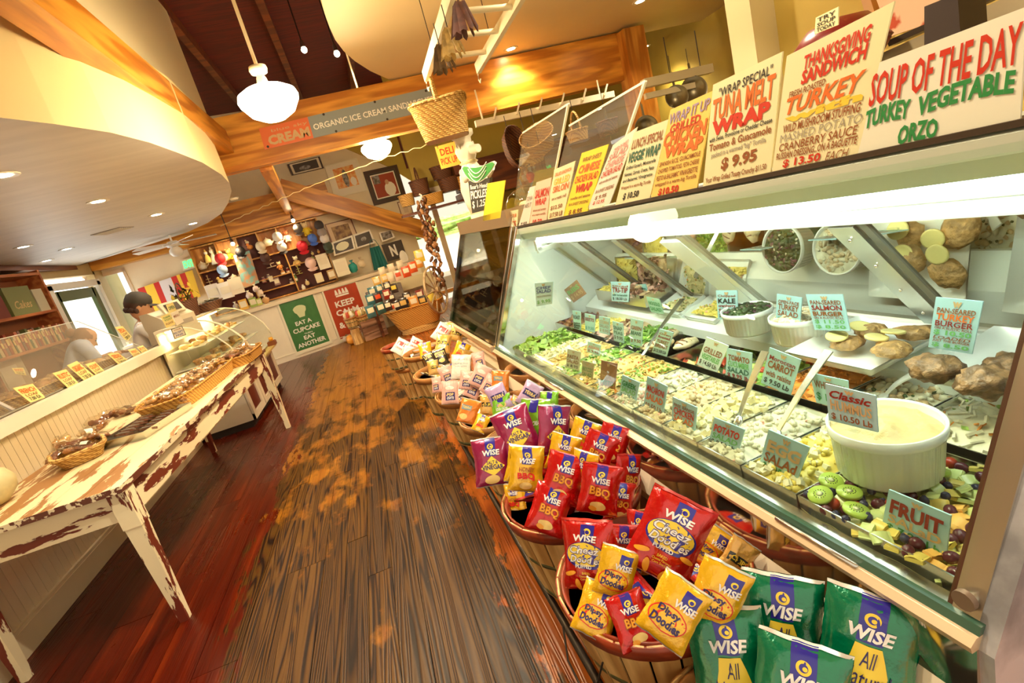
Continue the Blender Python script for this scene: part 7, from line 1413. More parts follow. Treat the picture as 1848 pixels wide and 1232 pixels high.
# banner on the cross beam
q = [(467, 232), (776, 158), (788, 196), (478, 270)]; BP = [PP(x, y, V((0, 6.655, 0)), V((0, 1, 0))) for x, y in q]
def orange_end(root, f):
    m = MB().add([f(0, 0, .0006), f(.27, 0, .0006), f(.27, 1, .0006), f(0, 1, .0006)], [(0, 1, 2, 3)]); ob('orange_panel', m, mat('banner_orange', (.75, .17, .05), .3), root)
    for u, v_ in ((.02, .1), (.36, .94), (.40, .06), (.66, .95), (.7, .05), (.97, .9)): ob('grommet', MB().cyl(f(u, v_, .001), f(u, v_, .004), .014, .014, 10), WIRE, root)
quadsign('banner', 'grey and orange vinyl banner reading ORGANIC ICE CREAM SANDWICHES on the cross beam', 'banner', BP, mat('banner_grey', (.30, .34, .33), .25), [('blue sky', (.06, .66, .26, .84), 'tan', .0), ('CREAM', (.03, .12, .26, .58), 'tan', .05), ('ORGANIC ICE CREAM SANDWICHES', (.285, .34, 1.0, .62), 'white', .02)], .006, None, orange_end, rough=.3)
# hanging ladder with its picnic basket
LW = mat('ladder_cream', (.88, .80, .58), .4); a0, b0_ = PZ(768, 138, 2.72), PZ(862, 124, 2.72); ld = T('hanging_ladder', 'cream wooden ladder hung flat below the ceiling', 'ladder', a0)
dy = V((0, 1, 0)); L_ = 2.7; e0 = V((-.04, -L_, .02)); rr = b0_-a0; rr.z = 0
ob('rail', MB().bar((0, 0, 0), e0, .035, .075), LW, ld); ob('rail', MB().bar(rr, rr+e0, .035, .075), LW, ld)
for py_ in (105, 70, 29, -14, -60, -110):
    t = (PZ(790, py_, 2.72).y-a0.y)/-L_
    if 0 < t < 1.05: ob('rung', MB().cyl(e0*t, rr+e0*t, .018, .018, 10), LW, ld)
for p in (V((0, 0, 0)), rr): ob('hook', MB().tube([p, p+V((0, .03, -.03)), p+V((0, .05, -.07)), p+V((0, .02, -.10)), p+V((0, -.01, -.08))], .006, 6), LW, ld)
for p in (V((0, -.5, 0)), rr+V((0, -.5, 0)), V((0, -2.2, 0)), rr+V((0, -2.2, 0))): ob('chain', MB().cyl(p, p+V((0, 0, .68)), .003, .003, 5), WIRE, ld)
pbp = PY(800, 222, 4.25); pbh = .24
pb = wbasket('picnic_basket', 'honey wicker picnic basket hanging from the ladder', Matrix.Translation((pbp.x, pbp.y, pbp.z-.12)) @ Matrix.Rotation(-.25, 4, 'Z'), .44, .30, .27, 1.28, WK, .02, handle=None, n=40, sq=5.)
ob('lid', MB().box((0, 0, .283), (.42, .28, .014)), WK, pb); ob('handle', MB().tube([V((0, -.15, .25)), V((0, -.14, .38)), V((0, -.06, .455)), V((0, .06, .455)), V((0, .14, .38)), V((0, .15, .25))], .014, 7), WK, pb)
ob('hanger', MB().cyl((0, 0, .46), V((a0.x-pbp.x, 0, a0.z-pbp.z+.02)), .004, .004, 5), WIRE, pb)
for i, (px, py, c) in enumerate([(828, 5, (.10, .03, .015)), (808, 52, (.55, .36, .10)), (793, 82, (.16, .09, .03))]):
    p = PZ(px, py, 2.60); r_ = T('dried_bundle', ['dark dried leaf bundle hanging at the top edge', 'tan dried corn-husk bundle on the ladder', 'small brown dried bundle below the husks'][i], 'garland', p); m = MB(); m_ = mat('dried%d' % i, c, .6, var=.4, vs=30)
    for k in range(9): 
        an = k*.7; m.grid(lambda u, v_, an=an: V((math.cos(an)*(.02+.05*v_)*(1-.3*u)+(u-.5)*.03, math.sin(an)*(.02+.05*v_), -.14*v_+.01*math.sin(u*6+k))), 2, 4)
    ob('leaves', m, m_, r_, kind='stuff'); ob('string', MB().cyl((0, 0, 0), (0, 0, .12), .003, .003, 5), WIRE, r_)
# rope of small lights across the room
pts = [PY(x, y, yy_) for x, y, yy_ in ((398, 408, 8.2), (450, 384, 8.1), (500, 362, 8.0), (560, 336, 7.9), (620, 313, 7.8), (700, 283, 7.6), (770, 262, 7.5))]
gr_ = T('bead_garland', 'twisted pale rope strung across the room below the beams', 'garland', pts[0]); ob('rope', MB().tube([p-pts[0]+V((0, 0, .012*math.sin(i*3))) for i, p in enumerate([pts[j].lerp(pts[j+1], t/6) for j in range(6) for t in range(6)]+[pts[-1]])], .0055, 6), mat('rope_gold', (.60, .44, .20), .5), gr_)
# track with hooks under the right part of the beam, hanging baskets, pans
ra, rb_ = PY(858, 224, 6.3), PY(1107, 170, 6.3); tk = T('hanging_rail', 'long cream rail with hooks under the timber beam', 'rail', ra)
ob('bar', MB().bar((0, 0, 0), rb_-ra, .06, .07), LW, tk)
for k in range(6): p = (rb_-ra)*(.12+.16*k); ob('hook', MB().bar(p+V((0, -.04, .0)), p+V((.06, -.06, .12)), .03, .02), LW, tk)
ob('stay', MB().cyl((.1, 0, 0), (.1, 0, PZ(900, 190, 3.0).z-ra.z), .01, .01, 6), LW, tk); ob('stay', MB().cyl((rb_-ra)*.9, (rb_-ra)*.9+V((0, 0, .2)), .01, .01, 6), LW, tk)
def hangbasket(label, px, py, y, lx, ly, h, m_, rot=(0, 0, 0), hd=None, name='hanging_basket'):
    p = PY(px, py, y); k_ = wbasket(name, label, Matrix.Translation(p) @ Matrix.Rotation(rot[2], 4, 'Z') @ Matrix.Rotation(rot[0], 4, 'X') @ Matrix.Rotation(rot[1], 4, 'Y'), lx, ly, h, 1.2, m_, .016, handle=hd, n=30, sq=2.4); hangcord(k_, (p.x, p.y, p.z+.02), max(ra.z, p.z+.06)); return k_
hb = hangbasket('dark oval wicker basket hanging on edge from the rail', 925, 272, 6.2, .30, .50, .12, WKD, (R(80), R(8), .2)); hangbasket('honey wicker basket tilted behind the acrylic shield', 975, 268, 6.1, .42, .30, .22, WK, (R(40), R(-30), .3)); hangbasket('small handled cane basket behind the acrylic shield', 1045, 255, 6.2, .26, .26, .13, WK, (0, 0, 0), (.22, .012)); hangbasket('shaggy brown basket ball by the timber post', 1100, 245, 6.2, .26, .26, .18, WKD)
hangbasket('shallow honey basket lying under the tilted one', 960, 295, 6.2, .36, .30, .12, WK, (R(10), R(-10), .2))
ks = ob('kitchen_shelf', MB().box((0, 0, 0), (3.2, .9, .16)), DARKW, None, V((3.6, 9.84, PY(930, 330, 9.6).z)), label='dark red-brown shelf along the ochre kitchen wall', cat='shelf')
ob('kitchen_hood', MB().box((0, 0, .0), (3.2, .4, .5)), DARKW, None, V((3.6, 9.9, ks.location.z+.35)), label='dark timber pelmet above the kitchen shelf', cat='pelmet')
for i, (px, py, y, lx, ly, h, m_, lb, hdl) in enumerate([(762, 352, 9.7, .34, .3, .26, WKD, 'dark handled wicker basket above the doorway', (.22, .014)), (738, 372, 9.8, .28, .28, .20, WK, 'round honey basket left of the dark handled one', None), (785, 368, 9.7, .40, .3, .18, WKO, 'amber flat basket under the dark handled one', None), (815, 345, 9.7, .40, .3, .24, WKD, 'dark wide basket beside the pick up sign', None), (842, 340, 9.7, .36, .3, .22, WKO, 'amber basket right of the pick up sign', None), (800, 322, 9.8, .40, .3, .22, WKD, 'dark basket behind the pick up sign', None)]):
    p = PY(px, py, y); wbasket('shelf_basket', lb, Matrix.Translation(p), lx, ly, h, 1.15, m_, .018, handle=hdl, n=30, sq=2.6)
p0 = PY(790, 372, 9.75); ob('door_shelf', MB().box((0, 0, 0), (1.6, .36, .04)), DARKW, None, V((p0.x+.12, 9.75, PY(785, 372, 9.7).z-.03)), label='dark plank shelf carrying baskets over the doorway', cat='shelf')
pus = quadsign('pick_up_sign', 'orange board reading DELI PICK UP above the doorway', 'sign', [PY(x, y, 8.0) for x, y in ((785, 265), (821, 255), (831, 296), (797, 305))], mat('sign_orange', (.92, .52, .08), .35), [('DELI', (.16, .55, .84, .85), 'red', .02), ('PICK UP', (.08, .14, .92, .44), 'red', .02)], .03)
pq = PY(803, 260, 8.0); hangcord(pus, (pq.x-.12, 8.0, pq.z-.04), 4.68); hangcord(pus, (pq.x+.12, 8.0, pq.z-.0), 4.68)
# pans on the right rail
pa0, pa1 = PY(1160, 152, 5.4), PY(1283, 124, 5.4); pr = T('pan_rail', 'cream rail hung on chains with pans beside the post', 'rail', pa0); ob('bar', MB().bar((0, 0, 0), pa1-pa0, .09, .09), LW, pr); ob('lower_bar', MB().bar((0, 0, -.13), pa1-pa0+V((-.25, 0, -.13)), .05, .06), LW, pr)
for t in (.4, .85): ob('chain', MB().cyl((pa1-pa0)*t, (pa1-pa0)*t+V((0, 0, .42)), .006, .006, 5), WIRE, pr)
PANM = mat('pan_metal', (.22, .18, .10), .3, .8)
for i, (px, py, r, lb) in enumerate([(1219, 178, .13, 'round brown pan hanging left on the cream rail'), (1250, 165, .15, 'larger grey pan hanging right on the cream rail'), (1165, 232, .14, 'dark pan low beside the timber post')]):
    p = PY(px, py, 5.4 if i < 2 else 5.9); r_ = T('hanging_pan', lb, 'pan', p, -.2, None, (R(80), 0, -.3)); ob('pan', MB().lathe([(0, 0), (r*.75, 0), (r, .06), (r*.98, .062), (r*.73, .006), (0, .006)], 28), PANM, r_); ob('handle', MB().bar((0, r, .05), (0, r+.14, .06), .025, .008), PANM, r_); hangcord(r_, (p.x, p.y, p.z+r), p.z+.45)
# second, taller cold case beyond the first
c2 = T('drinks_case', 'second glass-fronted cold case beyond the deli case', 'display case', CA*1, CRZ); c2.location.z = 0
def prof2(pts, s0, s1, nm, m_): mb = MB(); mb.extr([lc(s0, w_, z) for w_, z in pts], V((0, 0, 0)), V((0, -(s1-s0), 0))); ob(nm, mb, m_, c2)
S0, S1 = -1.42, -.09
prof2([(.10, .04), (1.0, .04), (1.0, .80), (.10, .80)], S0, S1, 'body', DARK); prof2([(.02, .56), (.0, .6), (.0, .66), (.04, .70), (.10, .69), (.10, .56)], S0, S1, 'bumper', CREAMB); prof2([(.02, .71), (-.005, .79), (.03, .79), (.05, .71)], S0, S1, 'mirror_strip', MATS['polished_strip']); prof2([(-.02, .79), (-.02, .825), (.03, .825), (.03, .79)], S0, S1, 'front_rail', RAIL)
prof2([(.0, .83), (.33, 1.55), (.335, 1.55), (.006, .83)], S0, S1, 'front_glass', glassmat('drinks_glass', (.6, .58, .5), base=.5)); prof2([(.30, 1.50), (.30, 1.60), (.9, 1.60), (.9, 1.50)], S0, S1, 'hood', mat('hood_bronze', (.40, .28, .16), .3, .6)); prof2([(.86, .80), (.92, .80), (.92, 1.52), (.86, 1.52)], S0, S1, 'back_wall', WHITEP)
prof2([(-.01, .79), (.33, 1.55), (.37, 1.55), (.03, .79)], S0-.03, S0, 'post', CHROME); prof2([(-.01, .79), (.33, 1.55), (.37, 1.55), (.03, .79)], S1, S1+.03, 'post', CHROME)
prof2([(.08, .8), (.86, .8), (.86, .84), (.08, .84)], S0, S1, 'deck', STEELM); prof2([(.3, 1.12), (.86, 1.12), (.86, 1.135), (.3, 1.135)], S0, S1, 'shelf', mat('shelf_glass', (.7, .72, .6), .15))
for i in range(9):
    for j in range(2): ob('drink_bottle', FMESH.setdefault('dbt', MB().lathe([(0, 0), (.03, 0), (.032, .12), (.02, .17), (.013, .20), (.014, .22), (0, .22)], 12).mesh('drink_bottle', mat('drink_amber', (.6, .3, .08), .2, coat=.5))), None, None, C(S0+.12+i*.14, .42+j*.14, .842), 0, label='amber drink bottle in the second cold case, %s row, %s from its far end' % (('front', 'rear')[j], ORDW[i]), cat='bottle', group='bottles in the second cold case')
# chef pig statue with its pickle board
pp_ = PC(868, 372, .55); pgy = V((pp_.x, pp_.y, 1.60)); dS = (pgy-CO); tp = PC(846, 218, .55); H_ = tp.z-1.60
pig = T('pig_statue', 'white chef pig statue standing on the second cold case', 'statue', pgy, R(-60)); PGW = mat('plaster_white', (.90, .84, .66), .4); h = H_
ob('base', MB().cyl((0, 0, 0), (0, 0, .03), .11, .11, 20), PGW, pig)
ob('body', MB().lathe([(0, .02), (h*.14, .03), (h*.17, h*.2), (h*.185, h*.34), (h*.15, h*.50), (h*.10, h*.60), (h*.08, h*.64), (h*.11, h*.70), (h*.125, h*.77), (h*.10, h*.84), (0, h*.86)], 22), PGW, pig)
ob('snout', MB().cyl((h*.08, 0, h*.755), (h*.22, 0, h*.74), h*.06, h*.045, 14), PGW, pig)
for sg in (-1, 1):
    ob('ear', MB().add([(0, sg*h*.07, h*.84), (h*.03, sg*h*.13, h*.86), (h*.05, sg*h*.12, h*.78), (-.01, sg*h*.10, h*.80)], [(0, 1, 2, 3), (3, 2, 1, 0)]), PGW, pig)
    ob('arm', MB().tube([V((0, sg*h*.13, h*.54)), V((h*.08, sg*h*.20, h*.44)), V((h*.20, sg*h*.15, h*.50))], [h*.05, h*.04, h*.035], 8), PGW, pig)
    ob('leg', MB().cyl((h*.03, sg*h*.07, 0), (h*.02, sg*h*.07, h*.2), h*.06, h*.07, 10), PGW, pig)
ob('chef_hat', MB().lathe([(h*.095, h*.82), (h*.10, h*.90), (h*.14, h*.93), (h*.145, h*.98), (h*.08, h*1.0), (0, h*1.0)], 20), PGW, pig); ob('scarf', MB().lathe([(h*.09, h*.61), (h*.115, h*.63), (h*.09, h*.65)], 18), mat('scarf_cream', (.8, .7, .4), .5), pig)
for k in range(3):
    ob('button', MB().ball((h*.175-.01*k, 0, h*(.28+.09*k)), .009, 0, 8, 5), mat('button_grey', (.45, .4, .3), .4), pig)
def pickle(root, f):
    m = MB(); n = 16; up_ = []; dn = []
    for i in range(n+1): t = i/n; u = -.18+1.3*t; c_ = 1.10+.62*(2*t-1)**2*.45; w_ = .30*math.sqrt(max(0, 1-(2*t-1)**2))+.02; up_.append((u, c_+w_*.8)); dn.append((u, c_-w_*.5))
    def rng(o_, s): return [f(.47+(u-.47)*s, 1.2+(v_-1.2)*s, o_) for u, v_ in up_+dn[::-1]]
    for s, o_, m_ in ((1.1, .001, wt), (1., .004, mat('pickle_green', (.04, .34, .06), .3))): mm = MB(); q = rng(o_, s); mm.add(q, [tuple(range(len(q)))]); ob('pickle_emblem', mm, m_, root)
    for k in range(3): ob('pickle_stripe', MB().tube([f(.1+.75*t, .95+.12*k+.28*(2*t-1)**2, .007) for t in [i/8 for i in range(9)]], .0035, 5), ink('white'), root)
quadsign('pickle_sign', 'black board reading Boars Head PICKLES with a green pickle', 'sign', [PC(x, y, .36) for x, y in ((845, 327), (884, 321), (878, 378), (852, 385))], mat('board_black', (.03, .03, .02), .4), [("Boar's Head", (.08, .74, .92, .88), 'white', .02), ('PICKLES', (.06, .44, .94, .70), 'white', .02), ('$ 1.25', (.1, .12, .88, .38), 'white', .01)], .02, None, pickle)
# ---------------------------------------------------------- register and counter goods at the left
rp = PZ(322, 611, 1.19); rg = T('cash_register', 'beige cash register with notices taped to it at the end of the bakery counter', 'register', rp, R(-35)); BEI = mat('register_beige', (.72, .66, .50), .4)
ob('drawer', MB().box((0, 0, .07), (.46, .46, .14)), BEI, rg); ob('body', MB().extr([V((-.22, -.23, .14)), V((.20, -.23, .14)), V((.20, -.23, .30)), V((-.05, -.23, .44)), V((-.22, -.23, .44))], V((0, 0, 0)), V((0, .46, 0))), BEI, rg)
ob('display', MB().box((.13, .0, .43), (.04, .30, .18), 0, Matrix.Rotation(-.5, 3, 'Y')), BEI, rg); ob('screen', MB().box((.158, .0, .44), (.012, .20, .11), 0, Matrix.Rotation(-.5, 3, 'Y')), bk, rg); ob('keypad', MB().box((.205, 0, .21), (.01, .34, .06)), mat('key_grey', (.4, .36, .3), .5), rg)
for i, (q, ls, lb, m_) in enumerate([([(290, 571), (306, 564), (317, 585), (301, 592)], [('THANK', (.1, .7, .9, .85), 'green'), ('YOU', (.1, .5, .9, .65), 'green'), ('PLEASE', (.1, .2, .9, .35), 'brown')], 'pale yellow notice taped to the register', YC), ([(309, 566), (321, 561), (332, 580), (320, 587)], [('MENU', (.1, .6, .9, .8), 'brown')], 'white notice beside the yellow one on the register', LABW), ([(300, 550), (312, 545), (319, 560), (306, 565)], [('OPEN', (.1, .3, .9, .7), 'dgreen')], 'small green-printed notice at the top of the register', YC),
                                   ([(308, 594), (328, 587), (336, 604), (315, 612)], [('YOUR', (.2, .7, .8, .86), 'brown'), ('RECEIPT', (.1, .4, .9, .6), 'blue'), ('FREE', (.2, .15, .8, .32), 'blue')], 'white notice framed in black at the register foot', LABW)]):
    quadsign('notice', lb, 'sign', [PXX(a, b, rp.x+.30) for a, b in q], m_, ls, .003, None, None, (.06, bk) if i == 3 else None)
cd_ = PXX(308, 612, -2.42); rg.scale = (.84, .84, .84); k_ = T('card_reader', 'small blue card reader on the ledge beside the register', 'card reader', (-2.44, cd_.y, 1.20), .4); ob('body', MB().box((0, 0, .03), (.09, .15, .05), 0, Matrix.Rotation(.3, 3, 'X')), mat('reader_blue', (.04, .12, .40), .4), k_); ob('screen', MB().box((0, .03, .062), (.06, .05, .003)), bk, k_)
pbk = PY(345, 588, 7.7); bkp = V((pbk.x-.35, 7.7, 1.36))
wbasket('flower_basket', 'brown wicker basket of yellow autumn leaves on top of the pastry case', Matrix.Translation(V((-2.45, 7.85, 1.36))), .30, .30, .22, 1.25, WKD, .014, handle=(.25, .01), n=26, sq=2.2)
lf = T('leaf_bouquet', 'yellow and olive autumn leaves in the brown basket', 'bouquet', (-2.45, 7.85, 1.58)); m = MB()
for k in range(60):
    a = rnd.uniform(0, 6.3); e = rnd.uniform(-.1, 1.2); r_ = rnd.uniform(.05, .24); p = V((math.cos(a)*math.cos(e)*r_, math.sin(a)*math.cos(e)*r_, math.sin(e)*r_)); ax = V((rnd.uniform(-1, 1), rnd.uniform(-1, 1), rnd.uniform(-1, 1))).normalized(); bx = ax.cross(V((0, 0, 1))).normalized()*.022
    m.add([p-ax*.05, p+bx, p+ax*.05, p-bx], [(0, 1, 2, 3), (3, 2, 1, 0)], k % 3)
ob('leaves', m, [mat('leaf_y', (.80, .60, .06), .6), mat('leaf_o', (.25, .22, .03), .6), mat('leaf_d', (.08, .06, .02), .6)], lf, kind='stuff')
wbasket('paper_basket', 'long dark wicker basket of cream menus on the pastry case', Matrix.Translation(V((-2.36, 8.12, 1.36))) @ Matrix.Rotation(.15, 4, 'Z'), .56, .30, .11, 1.25, WKD, .016, n=36)
for i in range(8): ob('menu_sheet', FMESH.setdefault('menu', MB().box((0, 0, 0), (.20, .12, .004)).mesh('menu_sheet', LABW)), None, None, (-2.50+i*.045, 8.12+.01*(i % 3), 1.455+.004*i), None, (.25, .35, .3*i), label='%s cream menu sheet from the left in the long dark basket' % ORDW[i], cat='menu', group='menus in the long dark basket')
# left wall shelves behind the bakery counter
ls_ = T('bread_shelves', 'red-brown wall shelves with books and boxes behind the bakery counter', 'shelf', (LX+.16, 6.4, 0)); RB = grainmat('shelf_redwood', (.34, .08, .02), (.52, .17, .05), 'Y', 8, .1, .45, 5, .05)
for y_ in (3.6, 5.2, 6.9, 8.55): ob('upright', MB().box((0, y_-6.4, 1.25), (.30, .04, 2.5)), RB, ls_)
for z_ in (1.05, 1.50, 1.93, 2.45): ob('shelf_board', MB().box((0, -.33, z_), (.30, 4.95, .035)), RB, ls_)
ob('back_panel', MB().box((-.14, -.33, 1.3), (.01, 4.95, 2.4)), mat('shelf_back', (.30, .10, .04), .5), ls_)
cols = [(.30, .05, .02), (.50, .30, .10), (.12, .14, .05), (.62, .45, .25), (.40, .12, .06), (.20, .10, .08)]
i = 0; y_ = 6.98
while y_ < 8.45:
    tkn = rnd.uniform(.03, .06); hh_ = rnd.uniform(.19, .26); c_ = cols[i % 6]; nmc = ['maroon', 'tan', 'olive', 'cream-brown', 'rust', 'dark plum'][i % 6]
    r_ = T('cookbook', '%s cookbook, %s in the row on the lower redwood shelf' % (nmc, ORDW[i] if i < 14 else ['fifteenth', 'sixteenth', 'seventeenth', 'eighteenth', 'nineteenth', 'twentieth', 'twenty-first', 'twenty-second', 'twenty-third', 'twenty-fourth', 'twenty-fifth', 'twenty-sixth', 'twenty-seventh', 'twenty-eighth', 'twenty-ninth', 'thirtieth', 'thirty-first', 'thirty-second', 'thirty-third', 'thirty-fourth'][i-14]), 'book', (LX+.22, y_, 1.52), 0, nmc+' cookbooks on the redwood shelf'); ob('cover', MB().box((0, 0, hh_/2), (.17, tkn*.92, hh_)), mat('bk%d' % (i % 6), c_, .5), r_); ob('title_label', MB().box((.087, 0, hh_*.6), (.003, tkn*.7, hh_*.3)), mat('bkl%d' % (i % 2), ((.7, .5, .2), (.5, .2, .1))[i % 2], .5), r_)
    y_ += tkn+.004; i += 1
for i, (y_, z_, w_, h_, c_, lb) in enumerate([(7.35, 1.95, .55, .34, (.16, .02, .015), 'maroon cake poster box on the upper redwood shelf'), (7.95, 1.95, .52, .36, (.20, .22, .08), 'olive box reading Cakes on the upper redwood shelf'), (8.35, 1.95, .22, .30, (.55, .50, .36), 'pale grey box at the end of the upper redwood shelf')]):
    r_ = T('cake_box', lb, 'box', (LX+.2, y_, z_)); ob('carton', MB().box((0, 0, h_/2), (.18, w_, h_)), mat('cbx%d' % i, c_, .5), r_)
    if i == 1: m = MB(); text_into(m, 'Cakes', (0, 0, 1, 1), lambda u, v_: V((.0915, (u-.5)*.34, .08+.10*v_)), 0, .01, .3); ob('lettering', m, ink('tan'), r_)
bd = T('notice_board', 'pale menu board hanging below the redwood shelves', 'board', (LX+.02, 7.2, 1.0)); ob('board', MB().box((0.01, 0, .2), (.02, 1.3, .6)), mat('board_cream', (.72, .62, .45), .5), bd); ob('sheet', MB().box((.024, -.2, .2), (.004, .4, .45)), LABW, bd); ob('sheet', MB().box((.024, .35, .25), (.004, .3, .3)), LABW, bd)
# ---------------------------------------------------------- people behind the bakery counter
def skin(name, verts, edges, radii, m_, parent, lv=2):
    me = bpy.data.meshes.new(name+'_src'); me.from_pydata(verts, edges, []); o = bpy.data.objects.new(name+'_src', me); COL.objects.link(o)
    md = o.modifiers.new('s', 'SKIN'); md.use_smooth_shade = True; md.branch_smoothing = .6
    for i, r_ in enumerate(radii): me.skin_vertices[0].data[i].radius = r_ if isinstance(r_, tuple) else (r_, r_)
    me.skin_vertices[0].data[0].use_root = True; sb = o.modifiers.new('b', 'SUBSURF'); sb.levels = lv
    dg = bpy.context.evaluated_depsgraph_get(); m2 = bpy.data.meshes.new_from_object(o.evaluated_get(dg)); m2.name = name; m2.materials.clear(); m2.materials.append(m_)
    bpy.data.objects.remove(o); return ob(name, m2, None, parent)
SK = mat('skin_tone', (.62, .33, .18), .5); HR = mat('hair_brown', (.06, .025, .015), .6); 
def head(root, c, M3, s=1., hair=HR, cap_=None, bun=False):
    T3 = lambda p: c + M3 @ (V(p)*s)
    mb = MB(); vs = []
    for (z, rx, ry, oy) in ((-.125, .03, .035, .045), (-.11, .05, .055, .035), (-.08, .062, .075, .02), (-.04, .070, .088, .008), (0, .076, .096, 0), (.04, .077, .100, -.004), (.08, .070, .092, -.006), (.11, .05, .068, -.006), (.125, .02, .03, -.006)):
        vs.append((z, rx, ry, oy))
    n = 20; P = [T3((rx*math.cos(t), oy+ry*math.sin(t), z)) for z, rx, ry, oy in vs for t in [i*2*math.pi/n for i in range(n)]]
    mb.add(P, [(i*n+j, i*n+(j+1) % n, (i+1)*n+(j+1) % n, (i+1)*n+j) for i in range(len(vs)-1) for j in range(n)]+[tuple(range(n))[::-1], tuple(range(len(P)-n, len(P)))], 0, True)
    mb.add([T3(p) for p in ((-.012, .088, .005), (.012, .088, .005), (.017, .094, -.035), (0, .122, -.032), (-.017, .094, -.035), (0, .090, -.045), (0, .096, .012))], [(6, 3, 1), (6, 0, 3), (1, 3, 2), (0, 4, 3), (3, 4, 5), (3, 5, 2)], 0, True)
    for sg in (-1, 1): mb.ball(T3((sg*.077, -.005, -.01)), (.011*s, .02*s, .030*s), 0, 8, 6, M3)
    ob('head', mb, SK, root)
    e = MB(); [e.ball(T3((sg*.030, .086, .012)), .011*s, 0, 8, 6) for sg in (-1, 1)]; ob('eyes', e, mat('eye_dark', (.03, .02, .02), .2), root)
    b_ = MB(); [b_.tube([T3((sg*.014, .094, .030)), T3((sg*.032, .092, .035)), T3((sg*.047, .080, .030))], .004*s, 5) for sg in (-1, 1)]; ob('eyebrows', b_, hair, root)
    ob('mouth', MB().tube([T3((-.024, .080, -.068)), T3((0, .090, -.066)), T3((.024, .080, -.068))], .005*s, 5), mat('lip', (.45, .14, .10), .5), root)
    h_ = MB().ball(T3((0, -.016, .03)), (.086*s, .104*s, .100*s), 0, 18, 12, M3, .08, 3)
    for k in range(8): a = math.pi*(1.05+k*.13); h_.ball(T3((.07*math.cos(a), -.01+.085*math.sin(a), -.03)), .026*s, 0, 8, 5, None, .3, k)
    ob('hair', h_, hair, root)
    if bun: ob('hair_bun', MB().ball(T3((0, -.13, .04)), .05*s, 0, 12, 8, None, .25, 5), hair, root)
    if cap_:
        ob('cap', MB().lathe([(.093*s, 0), (.096*s, .03*s), (.085*s, .075*s), (.05*s, .105*s), (0, .112*s)], 20, sy=1.12), cap_, root).matrix_basis = Matrix.Translation(T3((0, -.008, .035))) @ M3.to_4x4()
        bo = ob('cap_brim', MB().grid(lambda u, v_: V(((u-.5)*.17*(1-.15*v_), .085+.08*v_*math.sqrt(max(0, 1-(2*u-1)**2*.9)), .004-.02*(2*u-1)**2))*s, 10, 4).grid(lambda u, v_: V(((.5-u)*.17*(1-.15*v_), .085+.08*v_*math.sqrt(max(0, 1-(2*u-1)**2*.9)), -.001-.02*(2*u-1)**2))*s, 10, 4), cap_, root); bo.matrix_basis = Matrix.Translation(T3((0, -.008, .04))) @ M3.to_4x4()
